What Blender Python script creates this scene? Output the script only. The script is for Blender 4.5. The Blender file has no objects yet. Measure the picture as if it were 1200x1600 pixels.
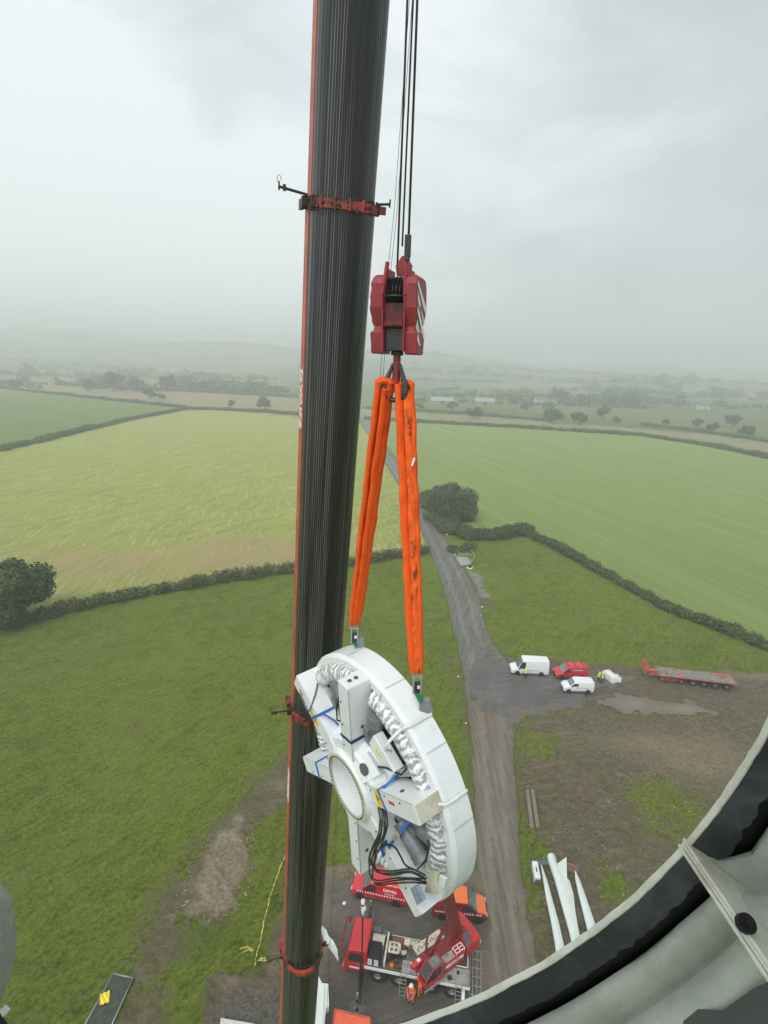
import bpy, bmesh, math, random
import numpy as np
from mathutils import Vector, Matrix, noise
R_ = math.radians
random.seed(7); rng = np.random.default_rng(7)
scene = bpy.context.scene
col = scene.collection

# ------------------------------------------------------------------ camera
FOC, PITCH, ROLL, CAM_H = 850.0, R_(15.5), R_(1.9), 45.0
CAM = np.array([0, 0, CAM_H])
FW = np.array([0, math.cos(PITCH), -math.sin(PITCH)])
_r0 = np.array([1., 0, 0]); _u0 = np.array([0, math.sin(PITCH), math.cos(PITCH)])
RT = math.cos(ROLL) * _r0 + math.sin(ROLL) * _u0
UP = -math.sin(ROLL) * _r0 + math.cos(ROLL) * _u0
cd = bpy.data.cameras.new('camera'); cam = bpy.data.objects.new('camera', cd); col.objects.link(cam)
m3 = Matrix((RT, UP, -FW)).transposed()
cam.matrix_world = Matrix.Translation(CAM) @ m3.to_4x4()
cd.sensor_fit = 'VERTICAL'; cd.sensor_height = 36; cd.lens = FOC / 1600 * 36
cd.clip_start = 0.05; cd.clip_end = 20000
scene.camera = cam
scene.render.resolution_x = 768; scene.render.resolution_y = 1024

# ------------------------------------------------------------------ world, sun, exposure
w = bpy.data.worlds.new('World'); scene.world = w; w.use_nodes = True
nt = w.node_tree; N = nt.nodes; L = nt.links; N.clear()
out = N.new('ShaderNodeOutputWorld'); bg = N.new('ShaderNodeBackground'); bg.inputs['Strength'].default_value = 0.132
sky = N.new('ShaderNodeTexSky'); sky.sky_type = 'NISHITA'; sky.sun_disc = False
SUN_EL, SUN_AZ = 52, 205
sky.sun_elevation = R_(SUN_EL); sky.sun_rotation = R_(SUN_AZ)
tc = N.new('ShaderNodeTexCoord')
def wn(scale, zs, loc, det, dist, ro=.5):
    mp = N.new('ShaderNodeMapping'); mp.inputs['Scale'].default_value = (1.0, 1.0, zs); mp.inputs['Location'].default_value = loc; L.new(tc.outputs['Generated'], mp.inputs['Vector'])
    n_ = N.new('ShaderNodeTexNoise'); n_.inputs['Scale'].default_value = scale; n_.inputs['Detail'].default_value = det; n_.inputs['Roughness'].default_value = ro; n_.inputs['Distortion'].default_value = dist
    L.new(mp.outputs[0], n_.inputs['Vector']); return n_.outputs['Fac']
def wm(op, a, b):
    x = N.new('ShaderNodeMath'); x.operation = op
    for i, v in enumerate((a, b)):
        if isinstance(v, (int, float)): x.inputs[i].default_value = v
        else: L.new(v, x.inputs[i])
    return x.outputs[0]
big_cloud = wn(1.1, 1.7, (.45, .2, .3), 3, .2); small_cloud = wn(3.4, 2.2, (1.3, .4, .9), 6, .5, .55)
sep = N.new('ShaderNodeSeparateXYZ'); L.new(tc.outputs['Generated'], sep.inputs[0])   # direction of view: x east, z up
side = wm('MULTIPLY', sep.outputs[0], -.26)
v_ = wm('ADD', wm('ADD', wm('MULTIPLY', big_cloud, .70), wm('MULTIPLY', small_cloud, .46)), side)
cr = N.new('ShaderNodeValToRGB'); e = cr.color_ramp.elements
e[0].position = .36; e[0].color = (2.62, 2.92, 3.02, 1); e[1].position = .74; e[1].color = (5.25, 5.55, 5.6, 1)
em = cr.color_ramp.elements.new(.56); em.color = (3.50, 3.82, 3.93, 1)
L.new(v_, cr.inputs[0])
mx = N.new('ShaderNodeMix'); mx.data_type = 'RGBA'; mx.inputs['Factor'].default_value = .93
L.new(sky.outputs[0], mx.inputs['A']); L.new(cr.outputs[0], mx.inputs['B'])
L.new(mx.outputs['Result'], bg.inputs['Color']); L.new(bg.outputs[0], out.inputs['Surface'])
sl = bpy.data.lights.new('sun', 'SUN'); sl.energy = 1.5; sl.angle = R_(38); sl.color = (1, .97, .93)
so = bpy.data.objects.new('sun', sl); col.objects.link(so)
_sd = Vector((math.sin(R_(SUN_AZ)) * math.cos(R_(SUN_EL)), math.cos(R_(SUN_AZ)) * math.cos(R_(SUN_EL)), math.sin(R_(SUN_EL))))
so.rotation_euler = _sd.to_track_quat('Z', 'Y').to_euler()
so.location = (0, 0, 300)
vs = scene.view_settings; vs.view_transform = 'Standard'; vs.look = 'None'; vs.gamma = 1; vs.exposure = 0.52; vs.use_curve_mapping = False
scene.render.engine = 'CYCLES'
scene.cycles.volume_bounces = 3

# ------------------------------------------------------------------ projection helpers (photo survey -> world points)
def ray(x, y): return FW + RT * (x - 600) / FOC - UP * (y - 800) / FOC
def G(x, y, z=0.0):
    r = ray(x, y); return CAM + r * ((z - CAM_H) / r[2])
def atY(x, y, Y):
    r = ray(x, y); return CAM + r * (Y / r[1])
def pj(P):
    d = np.asarray(P, float) - CAM; z = d @ FW
    return np.stack([600 + FOC * (d @ RT) / z, 800 - FOC * (d @ UP) / z], -1)

# ------------------------------------------------------------------ materials
MATS = {}
def mat(name, colr, rough=.6, metal=0, var=.15, vscale=6, bump=0, bscale=30, col2=None, spec=.5, coat=0, stretch=None, trans=0, detail=4, c2range=(.45, .6)):
    if name in MATS: return MATS[name]
    m = bpy.data.materials.new(name); m.use_nodes = True; nt = m.node_tree; N = nt.nodes; L = nt.links
    b = N['Principled BSDF']; b.inputs['Roughness'].default_value = rough; b.inputs['Metallic'].default_value = metal
    b.inputs['Specular IOR Level'].default_value = spec; b.inputs['Coat Weight'].default_value = coat
    if trans: b.inputs['Transmission Weight'].default_value = trans
    tc = N.new('ShaderNodeTexCoord'); vec = tc.outputs['Object']
    if stretch:
        mp = N.new('ShaderNodeMapping'); mp.inputs['Scale'].default_value = stretch; L.new(vec, mp.inputs[0]); vec = mp.outputs[0]
    no = N.new('ShaderNodeTexNoise'); no.inputs['Scale'].default_value = vscale; no.inputs['Detail'].default_value = detail; no.inputs['Roughness'].default_value = .65
    L.new(vec, no.inputs['Vector'])
    r = N.new('ShaderNodeValToRGB'); e = r.color_ramp.elements
    c = np.array(colr); lo = c * (1 - var); hi = np.minimum(c * (1 + var), 1)
    e[0].position = .3; e[1].position = .7; e[0].color = (*lo, 1); e[1].color = (*hi, 1)
    L.new(no.outputs['Fac'], r.inputs[0]); src = r.outputs[0]
    if col2 is not None:
        n2 = N.new('ShaderNodeTexNoise'); n2.inputs['Scale'].default_value = vscale * .45; n2.inputs['Detail'].default_value = 8; n2.inputs['Roughness'].default_value = .7
        L.new(vec, n2.inputs['Vector'])
        mr = N.new('ShaderNodeMapRange'); mr.inputs[1].default_value = c2range[0]; mr.inputs[2].default_value = c2range[1]; L.new(n2.outputs['Fac'], mr.inputs[0])
        mx = N.new('ShaderNodeMix'); mx.data_type = 'RGBA'; L.new(mr.outputs[0], mx.inputs['Factor']); L.new(src, mx.inputs['A']); mx.inputs['B'].default_value = (*col2, 1)
        src = mx.outputs['Result']
    L.new(src, b.inputs['Base Color'])
    if bump:
        n3 = N.new('ShaderNodeTexNoise'); n3.inputs['Scale'].default_value = bscale; n3.inputs['Detail'].default_value = 5; L.new(vec, n3.inputs['Vector'])
        bp = N.new('ShaderNodeBump'); bp.inputs['Strength'].default_value = bump; bp.inputs['Distance'].default_value = .02
        L.new(n3.outputs['Fac'], bp.inputs['Height']); L.new(bp.outputs[0], b.inputs['Normal'])
    MATS[name] = m; return m

RED = mat('crane_red', (.50, .016, .022), .36, var=.15, vscale=2, col2=(.27, .02, .02), c2range=(.5, .8), coat=.15)
HRED = mat('hook_block_red', (.27, .022, .028), .5, var=.25, vscale=4, col2=(.13, .03, .022), c2range=(.5, .72), bump=.2)
RUSTR = mat('rusty_red', (.13, .014, .012), .65, var=.4, vscale=9, col2=(.02, .013, .01), c2range=(.48, .56), bump=.5)
DRED = mat('dark_red', (.25, .02, .02), .45, var=.25, vscale=3, col2=(.06, .02, .016), c2range=(.5, .7), bump=.2)
VRED = mat('van_red', (.60, .014, .03), .25, var=.05, coat=.5)
VORG = mat('van_orange', (.80, .16, .03), .3, var=.05, coat=.5)
WHITE = mat('white_paint', (.78, .80, .80), .35, var=.04, vscale=2, coat=.3)
CREAM = mat('cream_deck', (.58, .53, .42), .6, var=.15, vscale=4, col2=(.25, .22, .17), c2range=(.5, .7))
GREYD = mat('grey_deck', (.33, .32, .29), .7, var=.2, vscale=2.5, col2=(.15, .13, .11), c2range=(.5, .65))
BLACK = mat('black_rubber', (.012, .012, .013), .6, var=.3, vscale=8, bump=.2)
TYRE = mat('tyre_rubber', (.016, .016, .016), .7, var=.3, vscale=5, col2=(.04, .036, .03))
HUB = mat('wheel_rim', (.24, .235, .23), .5, metal=.3, var=.2)
GLASS = mat('dark_glass', (.02, .035, .035), .08, var=.2, vscale=1.2, coat=.4)
GLASSL = mat('pale_windscreen', (.13, .18, .18), .08, var=.45, vscale=2.5, coat=.5)
STEEL = mat('galvanised_steel', (.42, .44, .44), .4, metal=.6, var=.2)
DSTEEL = mat('dark_steel', (.045, .045, .045), .45, metal=.4, var=.4, vscale=12, bump=.3)
ROPE = mat('wire_rope', (.05, .055, .06), .4, metal=.5, var=.3, vscale=60)
ORANGE = mat('orange_sling', (.82, .105, .010), .75, var=.16, vscale=9, col2=(.50, .055, .012), c2range=(.54, .72), bump=.9, bscale=16, stretch=(1, 1, .35), spec=.2)
ORD = mat('orange_sling_worn', (.78, .12, .02), .8, var=.3, vscale=14, col2=(.20, .045, .02), c2range=(.54, .62), bump=1, bscale=20, stretch=(1, 1, .45), spec=.2)
SALMON = mat('faded_orange_paint', (.46, .10, .055), .5, var=.25, vscale=3, col2=(.26, .075, .05), c2range=(.45, .7))
COLLAR = mat('orange_collar', (.36, .055, .032), .5, var=.3, vscale=5, col2=(.05, .022, .015), c2range=(.44, .56), bump=.6)
HIVIS = mat('hi_vis_yellow', (.62, .80, .03), .7, var=.1)
HORG = mat('orange_overall', (.95, .14, .015), .8, var=.15)
NAVY = mat('dark_trousers', (.02, .022, .035), .9)
SKIN = mat('skin', (.5, .28, .2), .6)
HAT = mat('helmet_white', (.8, .8, .76), .35)
GEN = mat('generator_paint', (.76, .79, .79), .34, var=.05, vscale=3, col2=(.60, .62, .57), c2range=(.56, .78), coat=.25)
GENI = mat('generator_grey', (.36, .38, .39), .45, var=.15, vscale=5)
GENM = mat('motor_grey', (.20, .21, .22), .4, metal=.2, var=.3, vscale=5)
GENDK = mat('generator_dark', (.09, .095, .10), .5, var=.4, vscale=9, bump=.4)
CREAMP = mat('stained_cream_plate', (.58, .56, .44), .6, var=.12, vscale=4, col2=(.36, .33, .22), c2range=(.48, .66), stretch=(1, 1, 1))
WARN = mat('warning_yellow', (.90, .52, .01), .5, var=.04)
MARK = mat('label_mark', (.12, .07, .02), .6)
REDL = mat('red_label', (.62, .08, .09), .5)
BLUE = mat('blue_webbing', (.03, .16, .48), .7, var=.25, vscale=30, bump=.4)
NAVYS = mat('navy_webbing', (.015, .03, .12), .7, var=.2, vscale=30)
YELT = mat('dirty_yellow_tape', (.62, .50, .12), .6, var=.3, vscale=6)
YEL = mat('yellow_tape', (.85, .68, .05), .6, var=.1)
WOOD = mat('grey_timber', (.20, .165, .13), .85, var=.35, vscale=9, stretch=(5, .6, 5), bump=.5)
BLADE = mat('blade_gelcoat', (.66, .72, .68), .35, var=.05, vscale=1, col2=(.54, .6, .55), c2range=(.5, .8))
PLASTIC = mat('white_plastic_sheet', (.74, .76, .74), .35, var=.15, vscale=6, bump=.8, bscale=9)
STRAPG = mat('plastic_box_grey', (.25, .3, .35), .5)

# ------------------------------------------------------------------ mesh builder
class MB:
    def __init__(s): s.v = []; s.f = []; s.m = []; s.sm = []
    def add(s, vs, fs, mi=0, smooth=False):
        o = len(s.v); s.v += [tuple(map(float, v)) for v in vs]
        for f in fs: s.f.append([i + o for i in f]); s.m.append(mi); s.sm.append(smooth)
        return s
    def box(s, c, sz, mi=0, rot=None):
        c = np.array(c, float); h = np.array(sz) / 2.
        vs = []
        for x in (-1, 1):
            for y in (-1, 1):
                for z in (-1, 1):
                    v = h * (x, y, z)
                    if rot is not None: v = np.array(rot) @ v
                    vs.append(c + v)
        return s.add(vs, [(0, 1, 3, 2), (4, 6, 7, 5), (0, 4, 5, 1), (2, 3, 7, 6), (0, 2, 6, 4), (1, 5, 7, 3)], mi)
    def bar(s, p0, p1, wx, wz, mi=0, up=(0, 0, 1)):
        p0 = Vector(p0); p1 = Vector(p1); d = (p1 - p0); l = d.length; d.normalize()
        u = Vector(up); sd = d.cross(u)
        if sd.length < 1e-4: sd = d.cross(Vector((1, 0, 0)))
        sd.normalize(); u = sd.cross(d)
        vs = []
        for p in (p0, p1):
            for a, b in ((-1, -1), (1, -1), (1, 1), (-1, 1)): vs.append(p + sd * (a * wx / 2) + u * (b * wz / 2))
        return s.add(vs, [(0, 1, 2, 3), (7, 6, 5, 4), (0, 4, 5, 1), (1, 5, 6, 2), (2, 6, 7, 3), (3, 7, 4, 0)], mi)
    def tube(s, pts, r, n=8, mi=0, cap=True, flat=1.0, up=(0, 0, 1), smooth=True):
        pts = [Vector(p) for p in pts]; k = len(pts); rr = r if hasattr(r, '__len__') else [r] * k
        t0 = (pts[1] - pts[0]).normalized(); u = Vector(up)
        if abs(t0.dot(u)) > .98: u = Vector((1, 0, 0))
        vs = []; fs = []
        for i, p in enumerate(pts):
            t = (pts[min(i + 1, k - 1)] - pts[max(i - 1, 0)]).normalized()
            sd = t.cross(u); 
            if sd.length < 1e-5: sd = t.cross(Vector((0, 1, 0)))
            sd.normalize(); u2 = sd.cross(t).normalized(); u = u2
            for j in range(n):
                a = 2 * math.pi * j / n
                vs.append(p + sd * (math.cos(a) * rr[i]) + u2 * (math.sin(a) * rr[i] * flat))
        for i in range(k - 1):
            for j in range(n):
                a = i * n + j; b = i * n + (j + 1) % n; fs.append((a, b, b + n, a + n))
        s.add(vs, fs, mi, smooth)
        if cap:
            o = len(s.v) - k * n
            s.f.append([o + j for j in range(n)][::-1]); s.m.append(mi); s.sm.append(False)
            s.f.append([o + (k - 1) * n + j for j in range(n)]); s.m.append(mi); s.sm.append(False)
        return s
    def cyl(s, p0, p1, r0, r1=None, n=20, mi=0, smooth=True): return s.tube([p0, p1], [r0, r0 if r1 is None else r1], n, mi, True, smooth=smooth)
    def prism(s, poly, c, ax, ay, az, t, mi=0):
        """poly (x,y) in plane c + x ax + y ay, thickness t centred along az"""
        c, ax, ay, az = (np.array(q, float) for q in (c, ax, ay, az)); n = len(poly)
        vs = [c + ax * x + ay * y - az * t / 2 for x, y in poly] + [c + ax * x + ay * y + az * t / 2 for x, y in poly]
        return s.add(vs, [list(range(n))[::-1], list(range(n, 2 * n))] + [(i, (i + 1) % n, (i + 1) % n + n, i + n) for i in range(n)], mi)
    def loft(s, rings, mi=0, cap=True, smooth=False, closed=True):
        n = len(rings[0]); vs = [v for r in rings for v in r]; fs = []
        for i in range(len(rings) - 1):
            for j in range(n if closed else n - 1):
                a = i * n + j; b = i * n + (j + 1) % n; fs.append((a, b, b + n, a + n))
        if cap: fs += [list(range(n))[::-1], [len(vs) - n + j for j in range(n)]]
        return s.add(vs, fs, mi, smooth)
    def lathe(s, prof, n=48, mi=0, a0=0, a1=2 * math.pi, smooth=True, close=True):
        """prof: (r, z); axis local z; closed profile"""
        full = abs(a1 - a0 - 2 * math.pi) < 1e-6; k = len(prof); m_ = n if full else n + 1
        vs = [(r * math.cos(a0 + (a1 - a0) * i / n), r * math.sin(a0 + (a1 - a0) * i / n), z) for i in range(m_) for r, z in prof]
        fs = []
        for i in range(n):
            i2 = (i + 1) % m_
            for j in range(k if close else k - 1):
                j2 = (j + 1) % k; fs.append((i * k + j, i2 * k + j, i2 * k + j2, i * k + j2))
        if not full and close: fs += [list(range(k))[::-1], [n * k + j for j in range(k)]]
        return s.add(vs, fs, mi, smooth)
    def build(s, name, mats, parent=None, xf=None, world=False, bevel=0, sharp=35, seg=2):
        me = bpy.data.meshes.new(name)
        V = s.v
        if xf is not None: V = [tuple(xf @ Vector(v)) for v in V]
        if world and parent is not None:
            inv = parent.matrix_basis.inverted(); V = [tuple(inv @ Vector(v)) for v in V]
        me.from_pydata(V, [], s.f)
        if not isinstance(mats, (list, tuple)): mats = [mats]
        for m in mats: me.materials.append(m)
        me.polygons.foreach_set('material_index', s.m); me.polygons.foreach_set('use_smooth', s.sm)
        bm = bmesh.new(); bm.from_mesh(me); bmesh.ops.recalc_face_normals(bm, faces=bm.faces)
        lim = R_(sharp)
        for ed in bm.edges:
            if len(ed.link_faces) == 2 and ed.calc_face_angle(0) > lim: ed.smooth = False
        bm.to_mesh(me); bm.free(); me.update()
        o = bpy.data.objects.new(name, me); col.objects.link(o)
        if parent: o.parent = parent
        if bevel:
            b = o.modifiers.new('bevel', 'BEVEL'); b.width = bevel; b.segments = seg; b.limit_method = 'ANGLE'; b.angle_limit = R_(40); b.harden_normals = False
        return o

def tag(o, label=None, cat=None, group=None, kind=None):
    if label: o['label'] = label
    if cat: o['category'] = cat
    if group: o['group'] = group
    if kind: o['kind'] = kind
    return o
def thing(name, label, cat, loc=(0, 0, 0), rz=0, group=None, mtx=None):
    o = bpy.data.objects.new(name, None); col.objects.link(o); o.empty_display_size = .3
    if mtx is not None: o.matrix_basis = mtx
    else:
        o.location = Vector(loc); o.rotation_euler = (0, 0, rz)
        o.matrix_basis = Matrix.Translation(Vector(loc)) @ Matrix.Rotation(rz, 4, 'Z')
    return tag(o, label, cat, group)
def copy_tree(o, parent=None):
    c = o.copy(); col.objects.link(c); c.parent = parent
    for ch in o.children: copy_tree(ch, c)
    return c
def text_mesh(name, txt, size, m, parent, mtx, ext=.004):
    cu = bpy.data.curves.new(name, 'FONT'); cu.body = txt; cu.size = size; cu.extrude = ext; cu.align_x = 'CENTER'; cu.align_y = 'CENTER'; cu.offset = size * .02
    t = bpy.data.objects.new(name, cu); col.objects.link(t)
    dg = bpy.context.evaluated_depsgraph_get(); me = bpy.data.meshes.new_from_object(t.evaluated_get(dg))
    bpy.data.objects.remove(t); me.materials.clear(); me.materials.append(m)
    o = bpy.data.objects.new(name, me); col.objects.link(o); o.parent = parent; o.matrix_basis = mtx
    return o
def fnoise(x, y, s, seed=0): return noise.noise(Vector((x * s + seed * 7.1, y * s - seed * 3.3, seed * 1.7)))

# ------------------------------------------------------------------ GROUND
def in_poly(X, Y, poly):
    c = np.zeros(X.shape, bool); n = len(poly)
    for i in range(n):
        x1, y1 = poly[i]; x2, y2 = poly[(i + 1) % n]
        if y1 == y2: continue
        c ^= ((y1 > Y) != (y2 > Y)) & (X < (x2 - x1) * (Y - y1) / (y2 - y1) + x1)
    return c
def seg_dist(X, Y, pl, closed=False):
    d = np.full(X.shape, 1e9); n = len(pl)
    for i in range(n if closed else n - 1):
        x1, y1 = pl[i]; x2, y2 = pl[(i + 1) % n]; dx, dy = x2 - x1, y2 - y1
        t = np.clip(((X - x1) * dx + (Y - y1) * dy) / (dx * dx + dy * dy + 1e-9), 0, 1)
        d = np.minimum(d, np.hypot(X - x1 - t * dx, Y - y1 - t * dy))
    return d
def sdf(X, Y, poly): d = seg_dist(X, Y, poly, True); return np.where(in_poly(X, Y, poly), -d, d)
def P2(pts): return [tuple(G(x, y)[:2]) for x, y in pts]
def sstep(a, b, x): t = np.clip((x - a) / (b - a), 0, 1); return t * t * (3 - 2 * t)

def axis(lo, hi, step, far, g):
    a = list(np.arange(lo, hi, step)); st = step; x = a[-1]
    while x < far: st *= g; x += st; a.append(x)
    st = step; x = lo; b = []
    while x > -far: st *= g; x -= st; b.append(x)
    return np.array(b[::-1] + a)
GX = axis(-46, 66, .42, 5200, 1.045)
GYv = list(np.arange(-6, 112, .42)); st = .42; y_ = GYv[-1]
while y_ < 5600: st *= 1.03; y_ += min(st, 40); GYv.append(y_)
GY = np.array([-60, -20, -10] + GYv)
XX, YY = np.meshgrid(GX, GY)
def terr(x, y):
    x = np.asarray(x, float); y = np.asarray(y, float)
    ang = x / np.maximum(y, 1)
    base = 40 + 46 * sstep(.25, -.35, ang) - 22 * sstep(.35, .7, ang)
    und = 14 * np.sin(x / 310. + 1.2) + 9 * np.sin(x / 150. - y / 400.) + 10 * np.sin(y / 260. + x / 500.)
    r1 = sstep(950, 1500, y); r2 = sstep(1500, 2700, y)
    return r1 * (18 + und * .5) + r2 * (base + und * .8)
ZZ = terr(XX, YY)
def vnoise(X, Y, s, seed, octv=3):
    """cheap smooth value noise in numpy"""
    out = np.zeros(X.shape); amp = 1; tot = 0
    for k in range(octv):
        r = np.random.default_rng(seed + k); T = r.random((256, 256))
        u = X * s * 2 ** k + 37.7 * k; v = Y * s * 2 ** k - 11.3 * k
        iu = np.floor(u).astype(int); iv = np.floor(v).astype(int); fu = u - iu; fv = v - iv
        fu = fu * fu * (3 - 2 * fu); fv = fv * fv * (3 - 2 * fv)
        a = T[iv % 256, iu % 256]; b = T[iv % 256, (iu + 1) % 256]; c = T[(iv + 1) % 256, iu % 256]; d = T[(iv + 1) % 256, (iu + 1) % 256]
        out += amp * ((a * (1 - fu) + b * fu) * (1 - fv) + (c * (1 - fu) + d * fu) * fv); tot += amp; amp *= .5
    return out / tot
NZ = vnoise(XX, YY, .35, 1); NZ2 = vnoise(XX, YY, .06, 5); NZ3 = vnoise(XX, YY, .012, 9)

F_yel = P2([(-60, 712), (100, 682), (200, 657), (290, 641), (345, 640), (470, 652), (562, 660), (590, 700), (640, 790), (668, 855), (600, 872), (462, 893), (330, 912), (200, 935), (80, 960), (-60, 995)])
F_lg = P2([(-60, 608), (130, 622), (290, 639), (200, 655), (100, 680), (-60, 712)])
F_rt = P2([(575, 655), (800, 668), (1000, 680), (1100, 695), (1300, 735), (1400, 1060), (1200, 1015), (1050, 955), (950, 900), (860, 850), (820, 833), (770, 838), (720, 838), (690, 812), (640, 740), (600, 690)])
F_tan1 = P2([(-60, 596), (140, 603), (300, 612), (470, 620), (470, 650), (345, 640), (290, 638), (130, 621), (-60, 606)])
F_tan2 = P2([(560, 640), (700, 648), (900, 662), (1100, 678), (1300, 700), (1300, 735), (1100, 695), (1000, 680), (800, 668), (650, 660), (560, 655)])
NEAR = (.155, .205, .016)
FC = np.zeros(XX.shape + (3,)); FC[:] = NEAR
# distant patchwork of fields
cs = np.random.default_rng(3)
cell = np.stack([cs.uniform(-2600, 2600, 900), cs.uniform(420, 4600, 900)], 1)
pal = np.array([(.12, .15, .045), (.16, .19, .065), (.10, .14, .035), (.24, .21, .11), (.19, .21, .09), (.11, .15, .05), (.30, .27, .15), (.14, .19, .05)])
cpal = cs.integers(0, len(pal), 900)
fm = YY > 380
fx, fy = XX[fm], YY[fm]; idx = np.zeros(fx.shape, int)
for i in range(0, len(fx), 20000):
    dd = (fx[i:i + 20000, None] * .8 - cell[None, :, 0] * .8) ** 2 + ((fy[i:i + 20000, None] - cell[None, :, 1]) * 1.0) ** 2
    idx[i:i + 20000] = dd.argmin(1)
FC[fm] = pal[cpal[idx]]
for poly, c in ((F_lg, (.165, .25, .055)), (F_tan1, (.34, .27, .15)), (F_tan2, (.32, .29, .16)), (F_yel, (.335, .385, .085)), (F_rt, (.235, .325, .085))):
    FC[in_poly(XX, YY, poly)] = c
inY = in_poly(XX, YY, F_yel); inR = in_poly(XX, YY, F_rt)
straw = np.zeros(XX.shape)
def blob(px, py, rx, ry=None):
    c = G(px, py); ry = ry or rx
    return np.exp(-(((XX - c[0]) / rx) ** 2 + ((YY - c[1]) / ry) ** 2))
straw += inY * (.02 + .30 * sstep(.5, .75, NZ2) + 1.2 * blob(400, 858, 16, 10) + .6 * blob(300, 880, 45, 9) + .45 * blob(390, 655, 70, 60) + .4 * blob(60, 900, 30, 10)) + inR * .16 * NZ2
# bare earth
dirt = np.zeros(XX.shape)
E1 = P2([(800, 1122), (830, 1108), (940, 1100), (1100, 1108), (1160, 1066), (1260, 1050), (1500, 1120), (1500, 1700), (840, 1640), (822, 1480), (808, 1300)])
dirt = np.maximum(dirt, sstep(3.0, -3.5, sdf(XX, YY, E1) + (NZ - .5) * 6) * (.74 + .3 * NZ2))
rut = vnoise(XX * .25 + YY * .9, YY * .25 - XX * .9, .9, 21); dirt *= (.86 + .34 * rut)
for b_, k in ((blob(838, 1158, 2.3, 2.6), 1.1), (blob(1065, 1280, 5.5, 5.5), .58), (blob(965, 1395, 1.8, 2.6), .7), (blob(835, 1330, .9, 3), .5), (blob(1010, 1235, 5, 2), .35), (blob(1130, 1200, 5, 3), .25)):
    dirt -= b_ * k * (.6 + .8 * NZ)
# muddy strip north of the hardstanding, by the vans and the trailer
M1 = P2([(770, 1005), (800, 1026), (1000, 1042), (1260, 1056), (1260, 1120), (1000, 1115), (730, 1110), (722, 1040)])
dirt = np.maximum(dirt, sstep(1.8, -1.5, sdf(XX, YY, M1) + (NZ - .5) * 3.5) * .95)
# verge of the track on its left, mud patches on the left
def path(px, wd, k, soft=1.6):
    global dirt
    d = seg_dist(XX, YY, P2(px)) + (NZ - .5) * 2.4
    dirt = np.maximum(dirt, k * sstep(wd + soft, wd - soft, d) * (.55 + .8 * NZ))
path([(690, 1000), (722, 1090), (738, 1200), (742, 1330)], 1.2, .62, 2)
path([(455, 1190), (400, 1250), (330, 1330), (270, 1420), (225, 1540), (190, 1700)], 2.6, .72, 3.4)
path([(470, 1330), (440, 1330), (420, 1300)], .8, .5, 1.2); path([(400, 1440), (380, 1480), (330, 1500)], .7, .45, 1.4)
path([(450, 1225), (425, 1262)], .9, .7, 1.4)
SO = P2([(372, 1262), (396, 1280), (385, 1330), (392, 1360), (372, 1415), (350, 1440), (292, 1432), (284, 1400), (310, 1345), (335, 1300)])
dirt = np.maximum(dirt, sstep(.7, -.9, sdf(XX, YY, SO) + (NZ - .5) * 4.2) * .98)
path([(470, 1225), (400, 1275), (350, 1330), (325, 1420)], .9, .95, 1.2)
path([(420, 1500), (436, 1420), (455, 1340), (470, 1300)], .45, .85, .5)
path([(440, 1440), (420, 1530), (380, 1600)], 1.0, .75, 1.)
path([(700, 1330), (560, 1362), (500, 1368)], 1.2, .9, 1.)
path([(640, 880), (620, 800), (605, 740)], 2.5, .35, 2)
path([(760, 945), (745, 925), (735, 905)], 1.6, .7, 1)
path([(790, 1000), (800, 905), (850, 940)], 1, .25, 1.5)
H2L = P2([(300, 1640), (318, 1525), (345, 1512), (400, 1525), (470, 1505), (500, 1380), (505, 1368), (600, 1368), (745, 1365), (820, 1480), (860, 1700), (300, 1700)])
dirt = np.maximum(dirt, sstep(.8, -.9, sdf(XX, YY, H2L) + (NZ - .5) * 1.6))
pale = np.clip(1.2 * sstep(.2, -1.0, sdf(XX, YY, SO) + (NZ - .5) * 4.0 + .2) + .8 * blob(345, 1320, .8, 1.6) + .5 * blob(440, 1225, 1.6, 1.2) + .8 * blob(520, 1362, 2.2, .8) + .5 * blob(600, 1362, 2.5, .6) + .6 * blob(1100, 1190, 7, 4) + .5 * blob(1010, 1160, 8, 2) + .6 * blob(1180, 1055, 8, 1.5) + .5 * blob(430, 1510, .8, 1.2) + .5 * blob(355, 1535, .9, .5), 0, 1) * (.5 + .8 * NZ)
grav = np.clip(.85 * sstep(.5, -.8, sdf(XX, YY, P2([(318, 1640), (335, 1555), (400, 1540), (470, 1520), (500, 1700), (318, 1700)]))) + .3 * sstep(1, -2, sdf(XX, YY, M1)), 0, 1)
ZZ = ZZ + (YY < 115) * (np.abs(XX) < 70) * (.16 * (NZ - .5) * sstep(.2, .7, dirt) + .05 * (NZ2 - .5))
c_ = G(338, 1372); ZZ += sstep(.2, -1.2, sdf(XX, YY, SO)) * .5 * (vnoise(XX, YY, 1.1, 31) - .35)
c_ = G(338, 1372); ZZ += .28 * np.exp(-(((XX - c_[0]) / .9) ** 2 + ((YY - c_[1]) / 1.9) ** 2)) * (.4 + NZ)
tr = seg_dist(XX, YY, P2([(412, 1515), (428, 1440), (452, 1345), (470, 1300)]))
ZZ -= .35 * sstep(.42, .15, tr) * (YY < 60)
ZZ -= .12 * sstep(.5, -.8, sdf(XX, YY, H2L)) 
MOUND = P2([(322, 1600), (325, 1530), (350, 1515), (405, 1527), (432, 1545)])
ZZ += .42 * sstep(.6, .0, seg_dist(XX, YY, MOUND)) * (.3 + NZ)

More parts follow.
